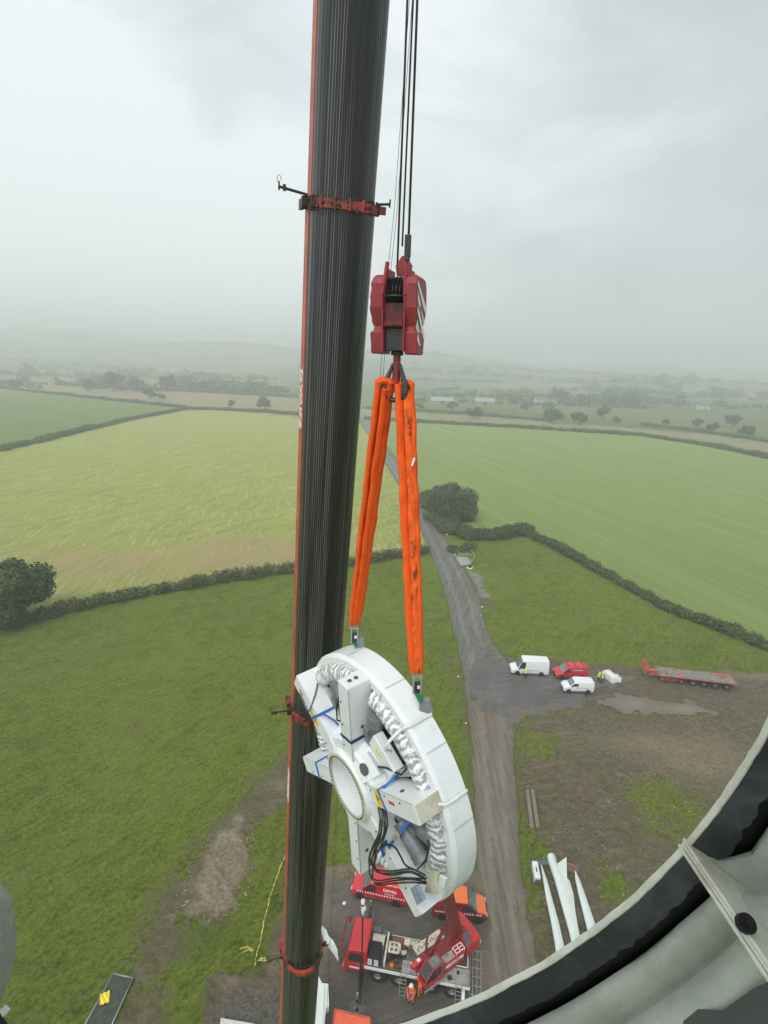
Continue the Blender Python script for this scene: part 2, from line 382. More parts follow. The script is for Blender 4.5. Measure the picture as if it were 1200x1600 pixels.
gm = bpy.data.meshes.new('ground')
ny, nx = XX.shape
gm.vertices.add(nx * ny)
gm.vertices.foreach_set('co', np.stack([XX, YY, ZZ], -1).astype(np.float32).ravel())
ii = np.arange(nx * ny).reshape(ny, nx)
q = np.stack([ii[:-1, :-1], ii[:-1, 1:], ii[1:, 1:], ii[1:, :-1]], -1).reshape(-1, 4)
gm.loops.add(q.size); gm.loops.foreach_set('vertex_index', q.ravel().astype(np.int32))
gm.polygons.add(len(q)); gm.polygons.foreach_set('loop_start', np.arange(0, q.size, 4, dtype=np.int32)); gm.polygons.foreach_set('loop_total', np.full(len(q), 4, np.int32))
gm.polygons.foreach_set('use_smooth', np.ones(len(q), bool)); gm.update(calc_edges=True); gm.validate()
def fattr(n, A): a = gm.attributes.new(n, 'FLOAT', 'POINT'); a.data.foreach_set('value', A.astype(np.float32).ravel())
fattr('dirt', np.clip(dirt, 0, 1)); fattr('straw', np.clip(straw, 0, 1)); fattr('pale', np.clip(pale, 0, 1)); fattr('grav', grav)
fattr('swL', inY.astype(float)); fattr('swR', inR.astype(float))
a = gm.attributes.new('fc', 'FLOAT_COLOR', 'POINT'); a.data.foreach_set('color', np.concatenate([FC, np.ones(FC.shape[:2] + (1,))], -1).astype(np.float32).ravel())
ground = bpy.data.objects.new('ground', gm); col.objects.link(ground); tag(ground, kind='structure')

class NG:
    """small node-graph helper"""
    def __init__(s, name):
        s.m = bpy.data.materials.new(name); s.m.use_nodes = True; s.t = s.m.node_tree; s.b = s.t.nodes['Principled BSDF']
        s.tc = s.t.nodes.new('ShaderNodeTexCoord').outputs['Object']
    def n(s, t): return s.t.nodes.new(t)
    def l(s, a, b): s.t.links.new(a, b)
    def noise(s, sc, det=4, rot=0, scl=(1, 1, 1), ro=.6):
        mp = s.n('ShaderNodeMapping'); mp.inputs['Rotation'].default_value = (0, 0, rot); s.l(s.tc, mp.inputs[0])
        m2 = s.n('ShaderNodeMapping'); m2.inputs['Scale'].default_value = scl; s.l(mp.outputs[0], m2.inputs[0])
        x = s.n('ShaderNodeTexNoise'); x.inputs['Scale'].default_value = sc; x.inputs['Detail'].default_value = det; x.inputs['Roughness'].default_value = ro; s.l(m2.outputs[0], x.inputs['Vector']); return x.outputs['Fac']
    def math(s, op, a, b=None, c=None):
        x = s.n('ShaderNodeMath'); x.operation = op
        for i, v in enumerate((a, b, c)):
            if v is None: continue
            if isinstance(v, (int, float)): x.inputs[i].default_value = v
            else: s.l(v, x.inputs[i])
        return x.outputs[0]
    def mr(s, v, a, b, c=0, d=1):
        x = s.n('ShaderNodeMapRange'); s.l(v, x.inputs[0])
        for i, k in enumerate((a, b, c, d)): x.inputs[i + 1].default_value = k
        return x.outputs[0]
    def mix(s, f, a, b, mode='MIX'):
        x = s.n('ShaderNodeMix'); x.data_type = 'RGBA'; x.blend_type = mode
        for k, v in (('Factor', f), ('A', a), ('B', b)):
            if isinstance(v, (int, float)): x.inputs[k].default_value = v
            elif isinstance(v, tuple): x.inputs[k].default_value = (*v, 1)
            else: s.l(v, x.inputs[k])
        return x.outputs['Result']
    def attr(s, n, colr=False): x = s.n('ShaderNodeAttribute'); x.attribute_name = n; return x.outputs['Color' if colr else 'Fac']
    def grey(s, v):
        x = s.n('ShaderNodeCombineColor'); [s.l(v, x.inputs[i]) for i in range(3)]; return x.outputs[0]
    def bump(s, h, st, dist):
        x = s.n('ShaderNodeBump'); x.inputs['Strength'].default_value = st; x.inputs['Distance'].default_value = dist; s.l(h, x.inputs['Height']); s.l(x.outputs[0], s.b.inputs['Normal'])

def dirA(a, b): A = G(*a); B = G(*b); return math.atan2(B[1] - A[1], B[0] - A[0])
g = NG('ground_cover')
aR = dirA((700, 680), (1150, 830)); aL = dirA((80, 850), (420, 700))
fine = g.noise(2.6, 6, ro=.78); med = g.noise(.45, 4, ro=.65); big = g.noise(.05, 3); clod = g.noise(1.3, 6, ro=.7)
stN = g.noise(1.0, 6, rot=-R_(52), scl=(.5, 1.9, 1), ro=.76)
stR = g.noise(1.0, 6, rot=-aR, scl=(.010, .75, 1), ro=.72); stL = g.noise(1.0, 6, rot=-aL, scl=(.035, 1.3, 1), ro=.75)
stR2 = g.noise(1.0, 3, rot=-aR, scl=(.006, .16, 1)); stL2 = g.noise(1.0, 5, rot=-aL + .5, scl=(.05, .35, 1), ro=.75)
swL = g.attr('swL'); swR = g.attr('swR')
gv = g.math('ADD', g.mr(fine, .34, .66, .48, 1.50), g.mr(med, .3, .7, -.20, .20))
gv = g.math('ADD', gv, g.mr(stN, .3, .7, -.40, .40))
gv = g.math('ADD', gv, g.mr(big, .3, .7, -.14, .14))
rowR = g.math('ADD', g.mr(stR, .35, .65, .86, 1.16), g.mr(stR2, .35, .65, -.07, .07))
rowL = g.math('ADD', g.math('ADD', g.mr(stL, .35, .65, .80, 1.20), g.mr(stN, .3, .7, -.10, .10)), g.mr(stL2, .35, .65, -.16, .16))
grass = g.mix(1, g.attr('fc', True), g.grey(gv), 'MULTIPLY')
gy = g.mix(g.mr(med, .42, .68, 0, .7), grass, (.165, .18, .040))
worn = g.noise(.16, 5, rot=-R_(50), scl=(.6, 1.5, 1), ro=.7)
grass = g.mix(g.mr(big, .35, .65, .1, .7), grass, gy)
grass = g.mix(g.mr(worn, .52, .68, 0, .55), grass, (.20, .19, .07)); grass = g.mix(g.mr(worn, .46, .34, 0, .45), grass, (.075, .115, .016))
g2 = g.mix(swR, grass, g.mix(1, g.attr('fc', True), g.grey(rowR), 'MULTIPLY'))
g3 = g.mix(swL, g2, g.mix(1, g.attr('fc', True), g.grey(rowL), 'MULTIPLY'))
sf = g.math('MULTIPLY', g.attr('straw'), g.mr(stL, .38, .66, .1, 1.5)); sf = g.math('MINIMUM', sf, 1)
strk = g.noise(1.0, 5, rot=-aL - .35, scl=(.09, 1.1, 1), ro=.75); strk2 = g.noise(1.0, 5, rot=-aL + .75, scl=(.12, 1.3, 1), ro=.75)
sm = g.math('MULTIPLY', g.math('MAXIMUM', g.mr(strk, .54, .64), g.mr(strk2, .56, .66)), g.math('MULTIPLY', swL, g.mr(big, .35, .6, .5, 1.0)))
g3 = g.mix(sm, g3, (.60, .52, .26))
g4 = g.mix(sf, g3, (.46, .33, .17))
dcol = g.mix(g.mr(clod, .35, .65), (.135, .103, .066), (.265, .208, .142))
dcol = g.mix(g.mr(fine, .55, .75, 0, .6), dcol, (.29, .235, .17))
dcol = g.mix(g.mr(med, .35, .65, 0, .65), dcol, (.125, .125, .050))
rutn = g.noise(1, 6, rot=R_(35), scl=(.35, 1.6, 1), ro=.75); rut2 = g.noise(1, 5, rot=-R_(15), scl=(.2, 1.4, 1), ro=.7)
dcol = g.mix(g.mr(rutn, .52, .66, 0, .6), dcol, (.055, .042, .028)); dcol = g.mix(g.mr(rut2, .54, .68, 0, .55), dcol, (.31, .25, .175))
dcol = g.mix(g.attr('grav'), dcol, g.mix(g.mr(fine, .35, .65), (.075, .068, .058), (.24, .22, .19)))
dcol = g.mix(g.attr('pale'), dcol, g.mix(g.mr(g.math('ADD', g.math('MULTIPLY', fine, .5), g.math('MULTIPLY', rutn, .5)), .38, .62), (.16, .12, .075), (.50, .42, .29)))
dm = g.math('ADD', g.attr('dirt'), g.math('ADD', g.mr(clod, .25, .75, -.30, .30), g.mr(med, .25, .75, -.28, .28)))
dmask = g.mr(dm, .36, .66)
g.l(g.mix(dmask, g4, dcol), g.b.inputs['Base Color']); g.b.inputs['Roughness'].default_value = .92; g.b.inputs['Specular IOR Level'].default_value = .2
g.bump(g.math('ADD', g.math('ADD', fine, g.math('MULTIPLY', stN, .8)), clod), 1.0, .30)
gm.materials.append(g.m)

# --- track and hardstandings: sheets a little above the ground
def sheet(name, polyw, z, m, rag=.25, step=.34):
    """grid sheet clipped to a ragged outline, with the distance to its edge kept for the verge"""
    P = np.array(polyw); gx = np.arange(P[:, 0].min() - 1.5, P[:, 0].max() + 1.5, step); gy_ = np.arange(max(P[:, 1].min() - 1.5, 2), P[:, 1].max() + 1.5, step)
    X, Y = np.meshgrid(gx, gy_); S = sdf(X, Y, polyw) + (vnoise(X, Y, .5, 41) - .5) * rag * 7 + (vnoise(X, Y, 1.8, 43) - .5) * rag * 2.5
    ny_, nx_ = X.shape; keep = (S[:-1, :-1] < 0) & (S[1:, :-1] < 0) & (S[:-1, 1:] < 0) & (S[1:, 1:] < 0)
    ii_ = np.arange(nx_ * ny_).reshape(ny_, nx_); q = np.stack([ii_[:-1, :-1], ii_[:-1, 1:], ii_[1:, 1:], ii_[1:, :-1]], -1)[keep]
    used = np.unique(q); re = np.full(nx_ * ny_, -1); re[used] = np.arange(len(used)); q = re[q]
    me = bpy.data.meshes.new(name); me.from_pydata([(float(X.flat[i]), float(Y.flat[i]), 0.) for i in used], [], q.tolist())
    at = me.attributes.new('edge', 'FLOAT', 'POINT'); at.data.foreach_set('value', (-S.ravel()[used]).astype(np.float32)); me.materials.append(m)
    o = bpy.data.objects.new(name, me); col.objects.link(o); o.location.z = z; tag(o, kind='structure'); return o

def track_mat(name, c1, c2, c3, rot, fade=1.6):
    t = NG(name)
    f = t.noise(4, 6, ro=.75); cl = t.noise(.8, 6, ro=.7); rut = t.noise(1, 4, rot=rot, scl=(.12, 1.9, 1), ro=.65); bg_ = t.noise(.16, 4, ro=.6)
    c = t.mix(t.mr(f, .3, .7), c1, c2); c = t.mix(t.mr(cl, .45, .72, 0, .7), c, c3); c = t.mix(t.mr(rut, .5, .68, 0, .6), c, c2)
    c = t.mix(t.mr(rut, .48, .3, 0, .5), c, tuple(x * .55 for x in c1)); c = t.mix(t.mr(bg_, .4, .65, 0, .45), c, tuple(x * .6 for x in c1))
    eg = t.math('ADD', t.attr('edge'), t.math('ADD', t.mr(cl, .3, .7, -.8, .8), t.mr(f, .3, .7, -.4, .4))); c = t.mix(t.mr(eg, fade, .1), c, t.mix(t.mr(f, .3, .7), (.115, .09, .06), (.20, .16, .11)))
    t.l(c, t.b.inputs['Base Color']); t.l(t.mr(cl, .4, .62, .35, .9), t.b.inputs['Roughness']); t.b.inputs['Specular IOR Level'].default_value = .35
    t.bump(t.math('ADD', f, t.math('MULTIPLY', rut, 1.5)), .7, .07); return t.m
TR_L = [(560, 648), (566, 660), (586, 700), (607, 732), (636, 775), (652, 812), (668, 848), (684, 890), (701, 940), (714, 1000), (724, 1050), (733, 1108)]
TR_R = [(570, 648), (578, 660), (601, 700), (626, 732), (655, 775), (676, 812), (700, 848), (724, 890), (748, 940), (764, 1000), (790, 1034), (800, 1120)]
def ribbon(name, Lp, Rp, z, c1, c2, verge, rot, mud=0.):
    A = [np.array(p) for p in P2(Lp)]; B = [np.array(p) for p in P2(Rp)]; rows = []; nc = 22
    for i in range(len(A) - 1):
        k = max(2, int(np.hypot(*(A[i + 1] - A[i])) / .5))
        for j in range(k): t_ = j / k; rows.append((A[i] * (1 - t_) + A[i + 1] * t_, B[i] * (1 - t_) + B[i + 1] * t_))
    rows.append((A[-1], B[-1])); vs = []; us = []
    for a_, b_ in rows:
        wv = (b_ - a_); e0 = .06 * (1 + 1.1 * fnoise(a_[0], a_[1], .5, 2)); e1 = .06 * (1 + 1.1 * fnoise(b_[0], b_[1], .5, 4))
        for j in range(nc): u = -e0 + (1 + e0 + e1) * j / (nc - 1); p = a_ + wv * u; vs.append((p[0], p[1], 0)); us.append(j / (nc - 1))
    fs = [(i * nc + j, i * nc + j + 1, (i + 1) * nc + j + 1, (i + 1) * nc + j) for i in range(len(rows) - 1) for j in range(nc - 1)]
    me = bpy.data.meshes.new(name); me.from_pydata(vs, [], fs); at = me.attributes.new('across', 'FLOAT', 'POINT'); at.data.foreach_set('value', np.array(us, np.float32))
    bm = bmesh.new(); bm.from_mesh(me); bmesh.ops.recalc_face_normals(bm, faces=bm.faces)
    if bm.faces[0].normal.z < 0: bmesh.ops.reverse_faces(bm, faces=bm.faces)
    bm.to_mesh(me); bm.free()
    t = NG(name + '_surface'); u = t.attr('across'); f = t.noise(3.5, 6, ro=.78); cl = t.noise(.9, 6, ro=.72); st = t.noise(1, 5, rot=rot, scl=(.10, 2.2, 1), ro=.7); lo_ = t.noise(.14, 4)
    uu = t.math('ADD', u, t.mr(cl, .3, .7, -.035, .035))
    d1 = t.math('ABSOLUTE', t.math('SUBTRACT', uu, .30)); d2 = t.math('ABSOLUTE', t.math('SUBTRACT', uu, .68)); rutm = t.mr(t.math('MINIMUM', d1, d2), .03, .11, 1, 0)
    c = t.mix(t.mr(f, .32, .68), c1, c2); c = t.mix(t.mr(st, .46, .66, 0, .6), c, tuple(x * 1.25 for x in c2)); c = t.mix(t.mr(st, .52, .36, 0, .6), c, tuple(x * .6 for x in c1))
    c = t.mix(t.math('MULTIPLY', rutm, .45), c, tuple(x * 1.2 for x in c2)); c = t.mix(t.math('MULTIPLY', t.mr(lo_, .45, .62), .5), c, verge)
    ed = t.mr(t.math('ABSOLUTE', t.math('SUBTRACT', uu, .5)), .34, .47); c = t.mix(t.math('MULTIPLY', ed, t.mr(cl, .3, .6, .45, 1)), c, verge)
    ed2 = t.mr(t.math('ADD', t.math('ABSOLUTE', t.math('SUBTRACT', uu, .5)), t.mr(f, .3, .7, -.035, .035)), .455, .475); c = t.mix(ed2, c, (.075, .095, .018))
    t.l(c, t.b.inputs['Base Color']); t.l(t.math('SUBTRACT', t.mr(cl, .4, .62, .5, .95), t.math('MULTIPLY', rutm, .2)), t.b.inputs['Roughness']); t.b.inputs['Specular IOR Level'].default_value = .35
    t.bump(t.math('ADD', t.math('ADD', f, st), t.math('MULTIPLY', rutm, -.8)), .9, .10); me.materials.append(t.m)
    o = bpy.data.objects.new(name, me); col.objects.link(o); o.location.z = z; tag(o, kind='structure'); return o
ribbon('track', TR_L, TR_R, .03, (.095, .092, .084), (.185, .18, .165), (.14, .13, .085), -R_(75))
TL2 = [(733, 1104), (741, 1200), (745, 1300), (748, 1400), (750, 1480), (755, 1700)]; TR2 = [(800, 1118), (803, 1200), (808, 1300), (818, 1400), (832, 1490), (862, 1700)]
ribbon('haul_road', TL2, TR2, .04, (.125, .10, .078), (.215, .18, .145), (.14, .115, .08), -R_(90))
sheet('hardstanding', P2([(728, 1046), (764, 998), (778, 1026), (800, 1036), (860, 1046), (930, 1054), (1005, 1058), (960, 1074), (925, 1086), (922, 1112), (830, 1116), (800, 1128), (735, 1112)]), .05, track_mat('grey_stone', (.088, .086, .082), (.165, .16, .152), (.14, .128, .112), -R_(10)), .5)
sheet('concrete_strip', P2([(920, 1087), (965, 1080), (1010, 1088), (1080, 1098), (1120, 1114), (1080, 1124), (1000, 1116), (935, 1110), (915, 1102)]), .056, track_mat('pale_concrete', (.17, .16, .14), (.31, .295, .26), (.15, .13, .105), -R_(12), 2.6), .5)
sheet('crane_pad', P2([(506, 1372), (560, 1374), (640, 1366), (746, 1366), (765, 1440), (770, 1700), (430, 1700), (470, 1560), (496, 1450)]), .045, track_mat('dark_stone', (.070, .063, .053), (.145, .13, .11), (.12, .105, .08), -R_(20)), .3)
sheet('turning_patch', P2([(728, 890), (738, 893), (752, 897), (768, 935), (750, 940)]), .036, track_mat('patch_stone', (.17, .165, .15), (.33, .32, .28), (.18, .16, .12), 0), .3)

# ------------------------------------------------------------------ vegetation
def leaf_mat(name, c, var=.45):
    m = NG(name); f = m.noise(1.3, 3); f2 = m.noise(6, 2)
    cc = m.mix(m.mr(f, .3, .7), tuple(x * (1 - var) for x in c), tuple(x * (1 + var) for x in c)); cc = m.mix(m.mr(f2, .5, .7, 0, .5), cc, tuple(x * 1.7 for x in c))
    m.l(cc, m.b.inputs['Base Color']); m.b.inputs['Roughness'].default_value = .7; m.b.inputs['Specular IOR Level'].default_value = .25; return m.m
LEAF = leaf_mat('leaves_oak', (.060, .085, .026), .6); LEAFH = leaf_mat('leaves_hedge', (.078, .102, .032), .65); LEAFP = leaf_mat('leaves_pale', (.075, .102, .036), .6)
BARK = mat('bark', (.09, .07, .05), .9, var=.3)
def leaves(cs, rs, n, size, r, lo=.55):
    """leaf-cluster quads on the shells of ellipsoids; cs centres, rs radii (k,3)"""
    k = len(cs); w_ = (rs.prod(1)) ** (2 / 3); pick = r.choice(k, n, p=w_ / w_.sum())
    d = r.normal(size=(n, 3)); d /= np.linalg.norm(d, axis=1)[:, None]
    p = cs[pick] + d * rs[pick] * r.uniform(lo, 1.06, (n, 1))
    nr = d + r.normal(size=(n, 3)) * .55; nr /= np.linalg.norm(nr, axis=1)[:, None]
    t = np.cross(nr, r.normal(size=(n, 3))); t /= np.linalg.norm(t, axis=1)[:, None]; b = np.cross(nr, t)
    s = size * r.uniform(.5, 1.25, (n, 1))
    V = np.stack([p - t * s, p - b * s * .7, p + t * s, p + b * s * .7], 1)
    return V.reshape(-1, 3)
def quads_obj(name, V, m, parent=None):
    me = bpy.data.meshes.new(name); n = len(V) // 4; me.vertices.add(len(V)); me.vertices.foreach_set('co', V.astype(np.float32).ravel())
    me.loops.add(n * 4); me.loops.foreach_set('vertex_index', np.arange(n * 4, dtype=np.int32)); me.polygons.add(n)
    me.polygons.foreach_set('loop_start', np.arange(0, n * 4, 4, dtype=np.int32)); me.polygons.foreach_set('loop_total', np.full(n, 4, np.int32))
    me.update(calc_edges=True); me.materials.append(m); o = bpy.data.objects.new(name, me); col.objects.link(o)
    if parent: o.parent = parent
    return o
def make_tree(label, loc, H, W, seed, group=None, nleaf=5000, lsize=.3, m=LEAF, flat=.78, name='broadleaf_tree', lean=(0, 0), low=.38, k=16):
    r = np.random.default_rng(seed)
    t = thing(name, label, 'tree', loc, 0, group)
    cs = []; rs = []
    for i in range(k):
        a = r.uniform(0, 6.28); rad = math.sqrt(r.random()) * W * .34; zz = H * r.uniform(low, .82) * (1 - .28 * (rad / (W * .5)) ** 2)
        cs.append((rad * math.cos(a) + lean[0] * zz / H, rad * math.sin(a) + lean[1] * zz / H, zz)); q = W * r.uniform(.12, .22); rs.append((q, q, q * flat))
    cs = np.array(cs); rs = np.array(rs)
    quads_obj('crown', leaves(cs, rs, nleaf, lsize, r, .35), m, t)
    mb = MB(); mb.tube([(0, 0, -.2), (.1, 0, H * .2), (0, .1, H * .45)], [W * .04, W * .03, W * .02], 7)
    for c in cs[:7]: mb.tube([(0, .05, H * .28), tuple(c * .55 + np.array([0, 0, H * .16])), tuple(c)], [W * .018, W * .011, W * .004], 5)
    mb.build('trunk', BARK, t); return t

make_tree('large oak with dense dark crown, cut by the left edge of the view', (*G(22, 968)[:2], 0), 12.0, 14.5, 1, nleaf=42000, lsize=.30, low=.20, k=26)
make_tree('lopsided round oak at the bend of the track, right of the orange slings', (*G(703, 808)[:2], 0), 11.0, 17.0, 12, nleaf=36000, lsize=.30, m=LEAFP, low=.18, k=34)

def hedge(label, px, wd, ht, seed, dens=60, m=LEAFH, ls=.22):
    P = [np.array(G(x, y)[:2]) for x, y in px]; r = np.random.default_rng(seed)
    L_ = [np.hypot(*(P[i + 1] - P[i])) for i in range(len(P) - 1)]; tot = sum(L_)
    t = thing('hedge', label, 'hedge', (*P[0], 0)); cs = []; rs = []
    for i in range(len(P) - 1):
        k = max(1, int(L_[i] / (wd * .24)))
        for j in range(k):
            p = P[i] + (P[i + 1] - P[i]) * ((j + r.random()) / k); p = p + r.normal(size=2) * wd * .12
            h = ht * r.uniform(.72, 1.02) * (1 + .35 * fnoise(p[0], p[1], .05, seed)); q = wd * r.uniform(.36, .50)
            cs.append((*(p - P[0]), h * .5)); rs.append((q, q, h * .55))
    quads_obj('foliage', leaves(np.array(cs), np.array(rs), min(int(tot * dens), 60000), ls, r, .5), m, t)
    mb = MB()
    for c in cs[::3]: mb.tube([(c[0], c[1], -.1), (c[0] + r.normal() * .2, c[1] + r.normal() * .2, c[2] * 1.3)], [.07, .02], 5)
    tag(mb.build('stems', BARK, t), kind='stuff'); return t
hedge('thick trimmed hedge between yellow mown field and dark green near field, left of the boom', [(-70, 990), (0, 984), (80, 962), (200, 936), (330, 912), (462, 892)], 3.0, 2.4, 11, 260, ls=.2)
hedge('hedge stub between the boom and the track, behind the orange slings', [(545, 884), (600, 874), (640, 868), (668, 862)], 3.4, 2.0, 12, 240, ls=.2)
hedge('bushy hedge bordering the far left light green field and the yellow mown field', [(-60, 712), (0, 705), (100, 681), (200, 657), (290, 640), (345, 641)], 6, 2.8, 13, 120, ls=.35)
hedge('thin far hedge above the light green field at the left', [(-60, 600), (0, 607), (130, 621), (290, 638)], 7, 3.0, 14, 70, ls=.5)
hedge('far hedge at the top of the yellow mown field, meeting the boom', [(345, 641), (420, 645), (480, 650)], 7, 2.8, 15, 110, ls=.4)
hedge('long far hedge along the top of the big right hand field', [(570, 655), (650, 660), (800, 668), (1000, 681), (1100, 696), (1260, 728)], 7, 2.8, 16, 90, ls=.45)
hedge('hedge running diagonally from the track oak down to the right edge above the trailer', [(820, 835), (860, 852), (950, 902), (1050, 956), (1200, 1014), (1290, 1050)], 3.4, 2.0, 17, 220, ls=.22)
hedge('dark shrubby hedge between the track oak and the white post', [(706, 830), (735, 842), (770, 842), (805, 836), (830, 832)], 6, 3.2, 18, 420, ls=.28, m=LEAF)
hedge('overgrown scrub beside the track beneath the oak', [(668, 775), (690, 815), (712, 838)], 7, 3.0, 19, 420, ls=.3, m=LEAFP)
hedge('low bramble scrub in the field corner next to the track gate', [(702, 862), (722, 860), (740, 855)], 4, 1.2, 20, 220, ls=.2, m=LEAFP)
hedge('far hedge crossing the tan stubble strip at the right', [(1000, 664), (1100, 676), (1260, 700)], 8, 2.6, 21, 50, ls=.5)
hedge('far hedge below the line of distant trees at the left', [(180, 606), (330, 614), (470, 622)], 8, 3.0, 22, 60, ls=.55)
hedge('far hedge behind the tan strip, right of the slings', [(570, 638), (700, 645), (860, 658)], 8, 2.6, 23, 50, ls=.5)

def far_tree(lab, x, y, wpx, k, asp=.85, m=LEAFP):
    p = G(x, y); Z = (p - CAM) @ FW; W = wpx * Z / FOC * 1.1
    return make_tree(lab, (p[0], p[1], 0), W * asp, W, 40 + k, 'distant hedgerow trees', 1500, W * .045, m, .8, 'hedgerow_tree')
for k, (x, y, w_, lab) in enumerate([
    (27, 610, 24, 'lone far round tree nearest the left edge of the view'), (138, 612, 26, 'leftmost tree of the far clump left of the tall one'),
    (178, 612, 32, 'tallest rounded tree in the far clump at the left'), (215, 612, 26, 'far tree just right of the tallest in the left clump'),
    (262, 612, 32, 'broad far tree in the middle of the left skyline row'), (300, 613, 20, 'small far tree right of the broad one in the left row'),
    (322, 612, 22, 'rightmost small far tree of the left row'), (235, 624, 24, 'tree in front of the left far row on the tan strip'),
    (253, 626, 14, 'little tree touching the one in front of the left far row'), (362, 638, 14, 'narrow ivy clad tree at the top of the yellow field'),
    (414, 640, 26, 'spreading tree at the top of the yellow field nearest the boom'), (655, 642, 16, 'small far tree directly right of the orange slings'),
    (707, 643, 20, 'far tree second right of the slings, behind the tan strip'), (740, 655, 26, 'dark tree on the hedge third right of the slings'),
    (862, 661, 34, 'largest flat topped tree in the far hedge of the right field'), (905, 665, 27, 'dome shaped tree right of the flat topped tree'),
    (942, 654, 24, 'paler tree behind and right of the dome shaped tree'), (963, 662, 14, 'small thin tree beside the paler one'),
    (1040, 666, 14, 'tiny far tree midway along the right skyline'), (1088, 668, 18, 'rounded far tree left of the bushy pair at the right'),
    (1110, 676, 20, 'rounded tree of the bushy pair near the right edge'), (1143, 668, 24, 'tall tree behind the bushy pair near the right edge'),
    (1165, 683, 30, 'wide low tree closest to the right edge of the view')]):
    far_tree(lab, x, y, w_, k, .95 if k in (2, 9) else (.78 if k not in (14, 22) else .62), LEAF if k in (13, 14, 15, 19, 20, 22) else LEAFP)

# far-off woods and hedgerows on plain and hills: one mass nobody could count
r = np.random.default_rng(5); cs = []; rs = []
for i in range(170):
    yy = math.exp(r.uniform(math.log(640), math.log(3600))); xx = r.uniform(-.85, .85) * yy
    ln = r.uniform(60, 330) * (yy / 1200) ** .5; an = r.normal() * .25 + (r.random() < .18) * 1.4
    big_ = r.random() < .25; k = int(ln / 9)
    for j in range(k):
        u = (j / k - .5) * ln; px_, py_ = xx + math.cos(an) * u + r.normal() * (14 if big_ else 2), yy + math.sin(an) * u + r.normal() * (22 if big_ else 2)
        h = r.uniform(2.5, 5) * (1.7 if big_ else 1) * (2 if r.random() < .12 else 1)
        p_ = pj((px_, py_, 0))
        if p_[1] > 640: continue
        cs.append((px_, py_, float(terr(px_, py_)) + h * .5)); q = h * r.uniform(.7, 1.1) + 2; rs.append((q, q, h * .7))
cs = np.array(cs); rs = np.array(rs)
wo = quads_obj('woodland', leaves(cs, rs, len(cs) * 34, 2.0, r, .5), LEAF); tag(wo, 'far off woods and hedgerows fading into the mist across the plain and hills', 'woodland', kind='stuff')

# distant farm buildings
def house(label, x, y, L_, D_, H_, rot, wallc, roofc, name='farmhouse', nwin=3):
    p = G(x, y); zt = float(terr(p[0], p[1])); t = thing(name, label, 'house' if name == 'farmhouse' else 'barn', (p[0], p[1], zt - .3), rot)
    mb = MB(); hh = H_
    mb.prism([(-D_ / 2, 0), (D_ / 2, 0), (D_ / 2, hh), (0, hh + D_ * .32), (-D_ / 2, hh)], (0, 0, 0), (0, 1, 0), (0, 0, 1), (1, 0, 0), L_); mb.build('wall', wallc, t)
    mb = MB(); rr = .35
    for s_ in (-1, 1):
        mb.add([(-L_ / 2 - rr, s_ * (D_ / 2 + rr), hh - .1), (L_ / 2 + rr, s_ * (D_ / 2 + rr), hh - .1), (L_ / 2 + rr, 0, hh + D_ * .32 + .12), (-L_ / 2 - rr, 0, hh + D_ * .32 + .12),
                (-L_ / 2 - rr, s_ * (D_ / 2 + rr), hh + .08), (L_ / 2 + rr, s_ * (D_ / 2 + rr), hh + .08), (L_ / 2 + rr, 0, hh + D_ * .32 + .3), (-L_ / 2 - rr, 0, hh + D_ * .32 + .3)],
               [(0, 1, 2, 3), (4, 5, 6, 7), (0, 1, 5, 4), (1, 2, 6, 5), (0, 3, 7, 4)])
    rf = mb.build('roof', roofc, t)
    if name == 'farmhouse':
        MB().box((L_ * .42, 0, hh + D_ * .32 + .6), (.9, .7, 1.6)).build('chimney', roofc, rf)
        for i in range(nwin):
            for zz in (1.5, 4.0):
                if zz < hh - .6: MB().box(((i - (nwin - 1) / 2) * L_ / (nwin + .4), -D_ / 2 - .03, zz), (1.1, .1, 1.2)).build('window', GLASS, t)
        MB().box((L_ * .16, -D_ / 2 - .04, 1.1), (1.0, .12, 2.1)).build('door', DSTEEL, t)
    else: MB().box((0, -D_ / 2 - .05, 1.8), (4, .12, 3.5)).build('door', DSTEEL, t)
SLATE = mat('slate', (.14, .15, .17), .6); SHEETR = mat('barn_roof', (.34, .36, .36), .5); RENDER = mat('house_render', (.55, .55, .52), .8)
house('white far house left of the centre of the right plain, with slate roof', 845, 630, 15, 8, 5.2, .2, RENDER, SLATE)
house('white far cottage immediately right of the white house', 862, 632, 11, 7, 4.6, -.3, RENDER, SLATE)
house('pale low barn seen just right of the orange slings', 690, 630, 26, 12, 3.2, .05, GREYD, SHEETR, 'barn')
house('grey roofed barn beyond the second tree right of the slings', 757, 632, 22, 11, 4, -.05, GREYD, SHEETR, 'barn')
house('white far farmhouse among woods at the far right', 1098, 640, 14, 8, 5, -.2, RENDER, SLATE)
house('white far cottage on the plain at the left between the tree rows', 120, 598, 16, 8, 5, .1, RENDER, SLATE)

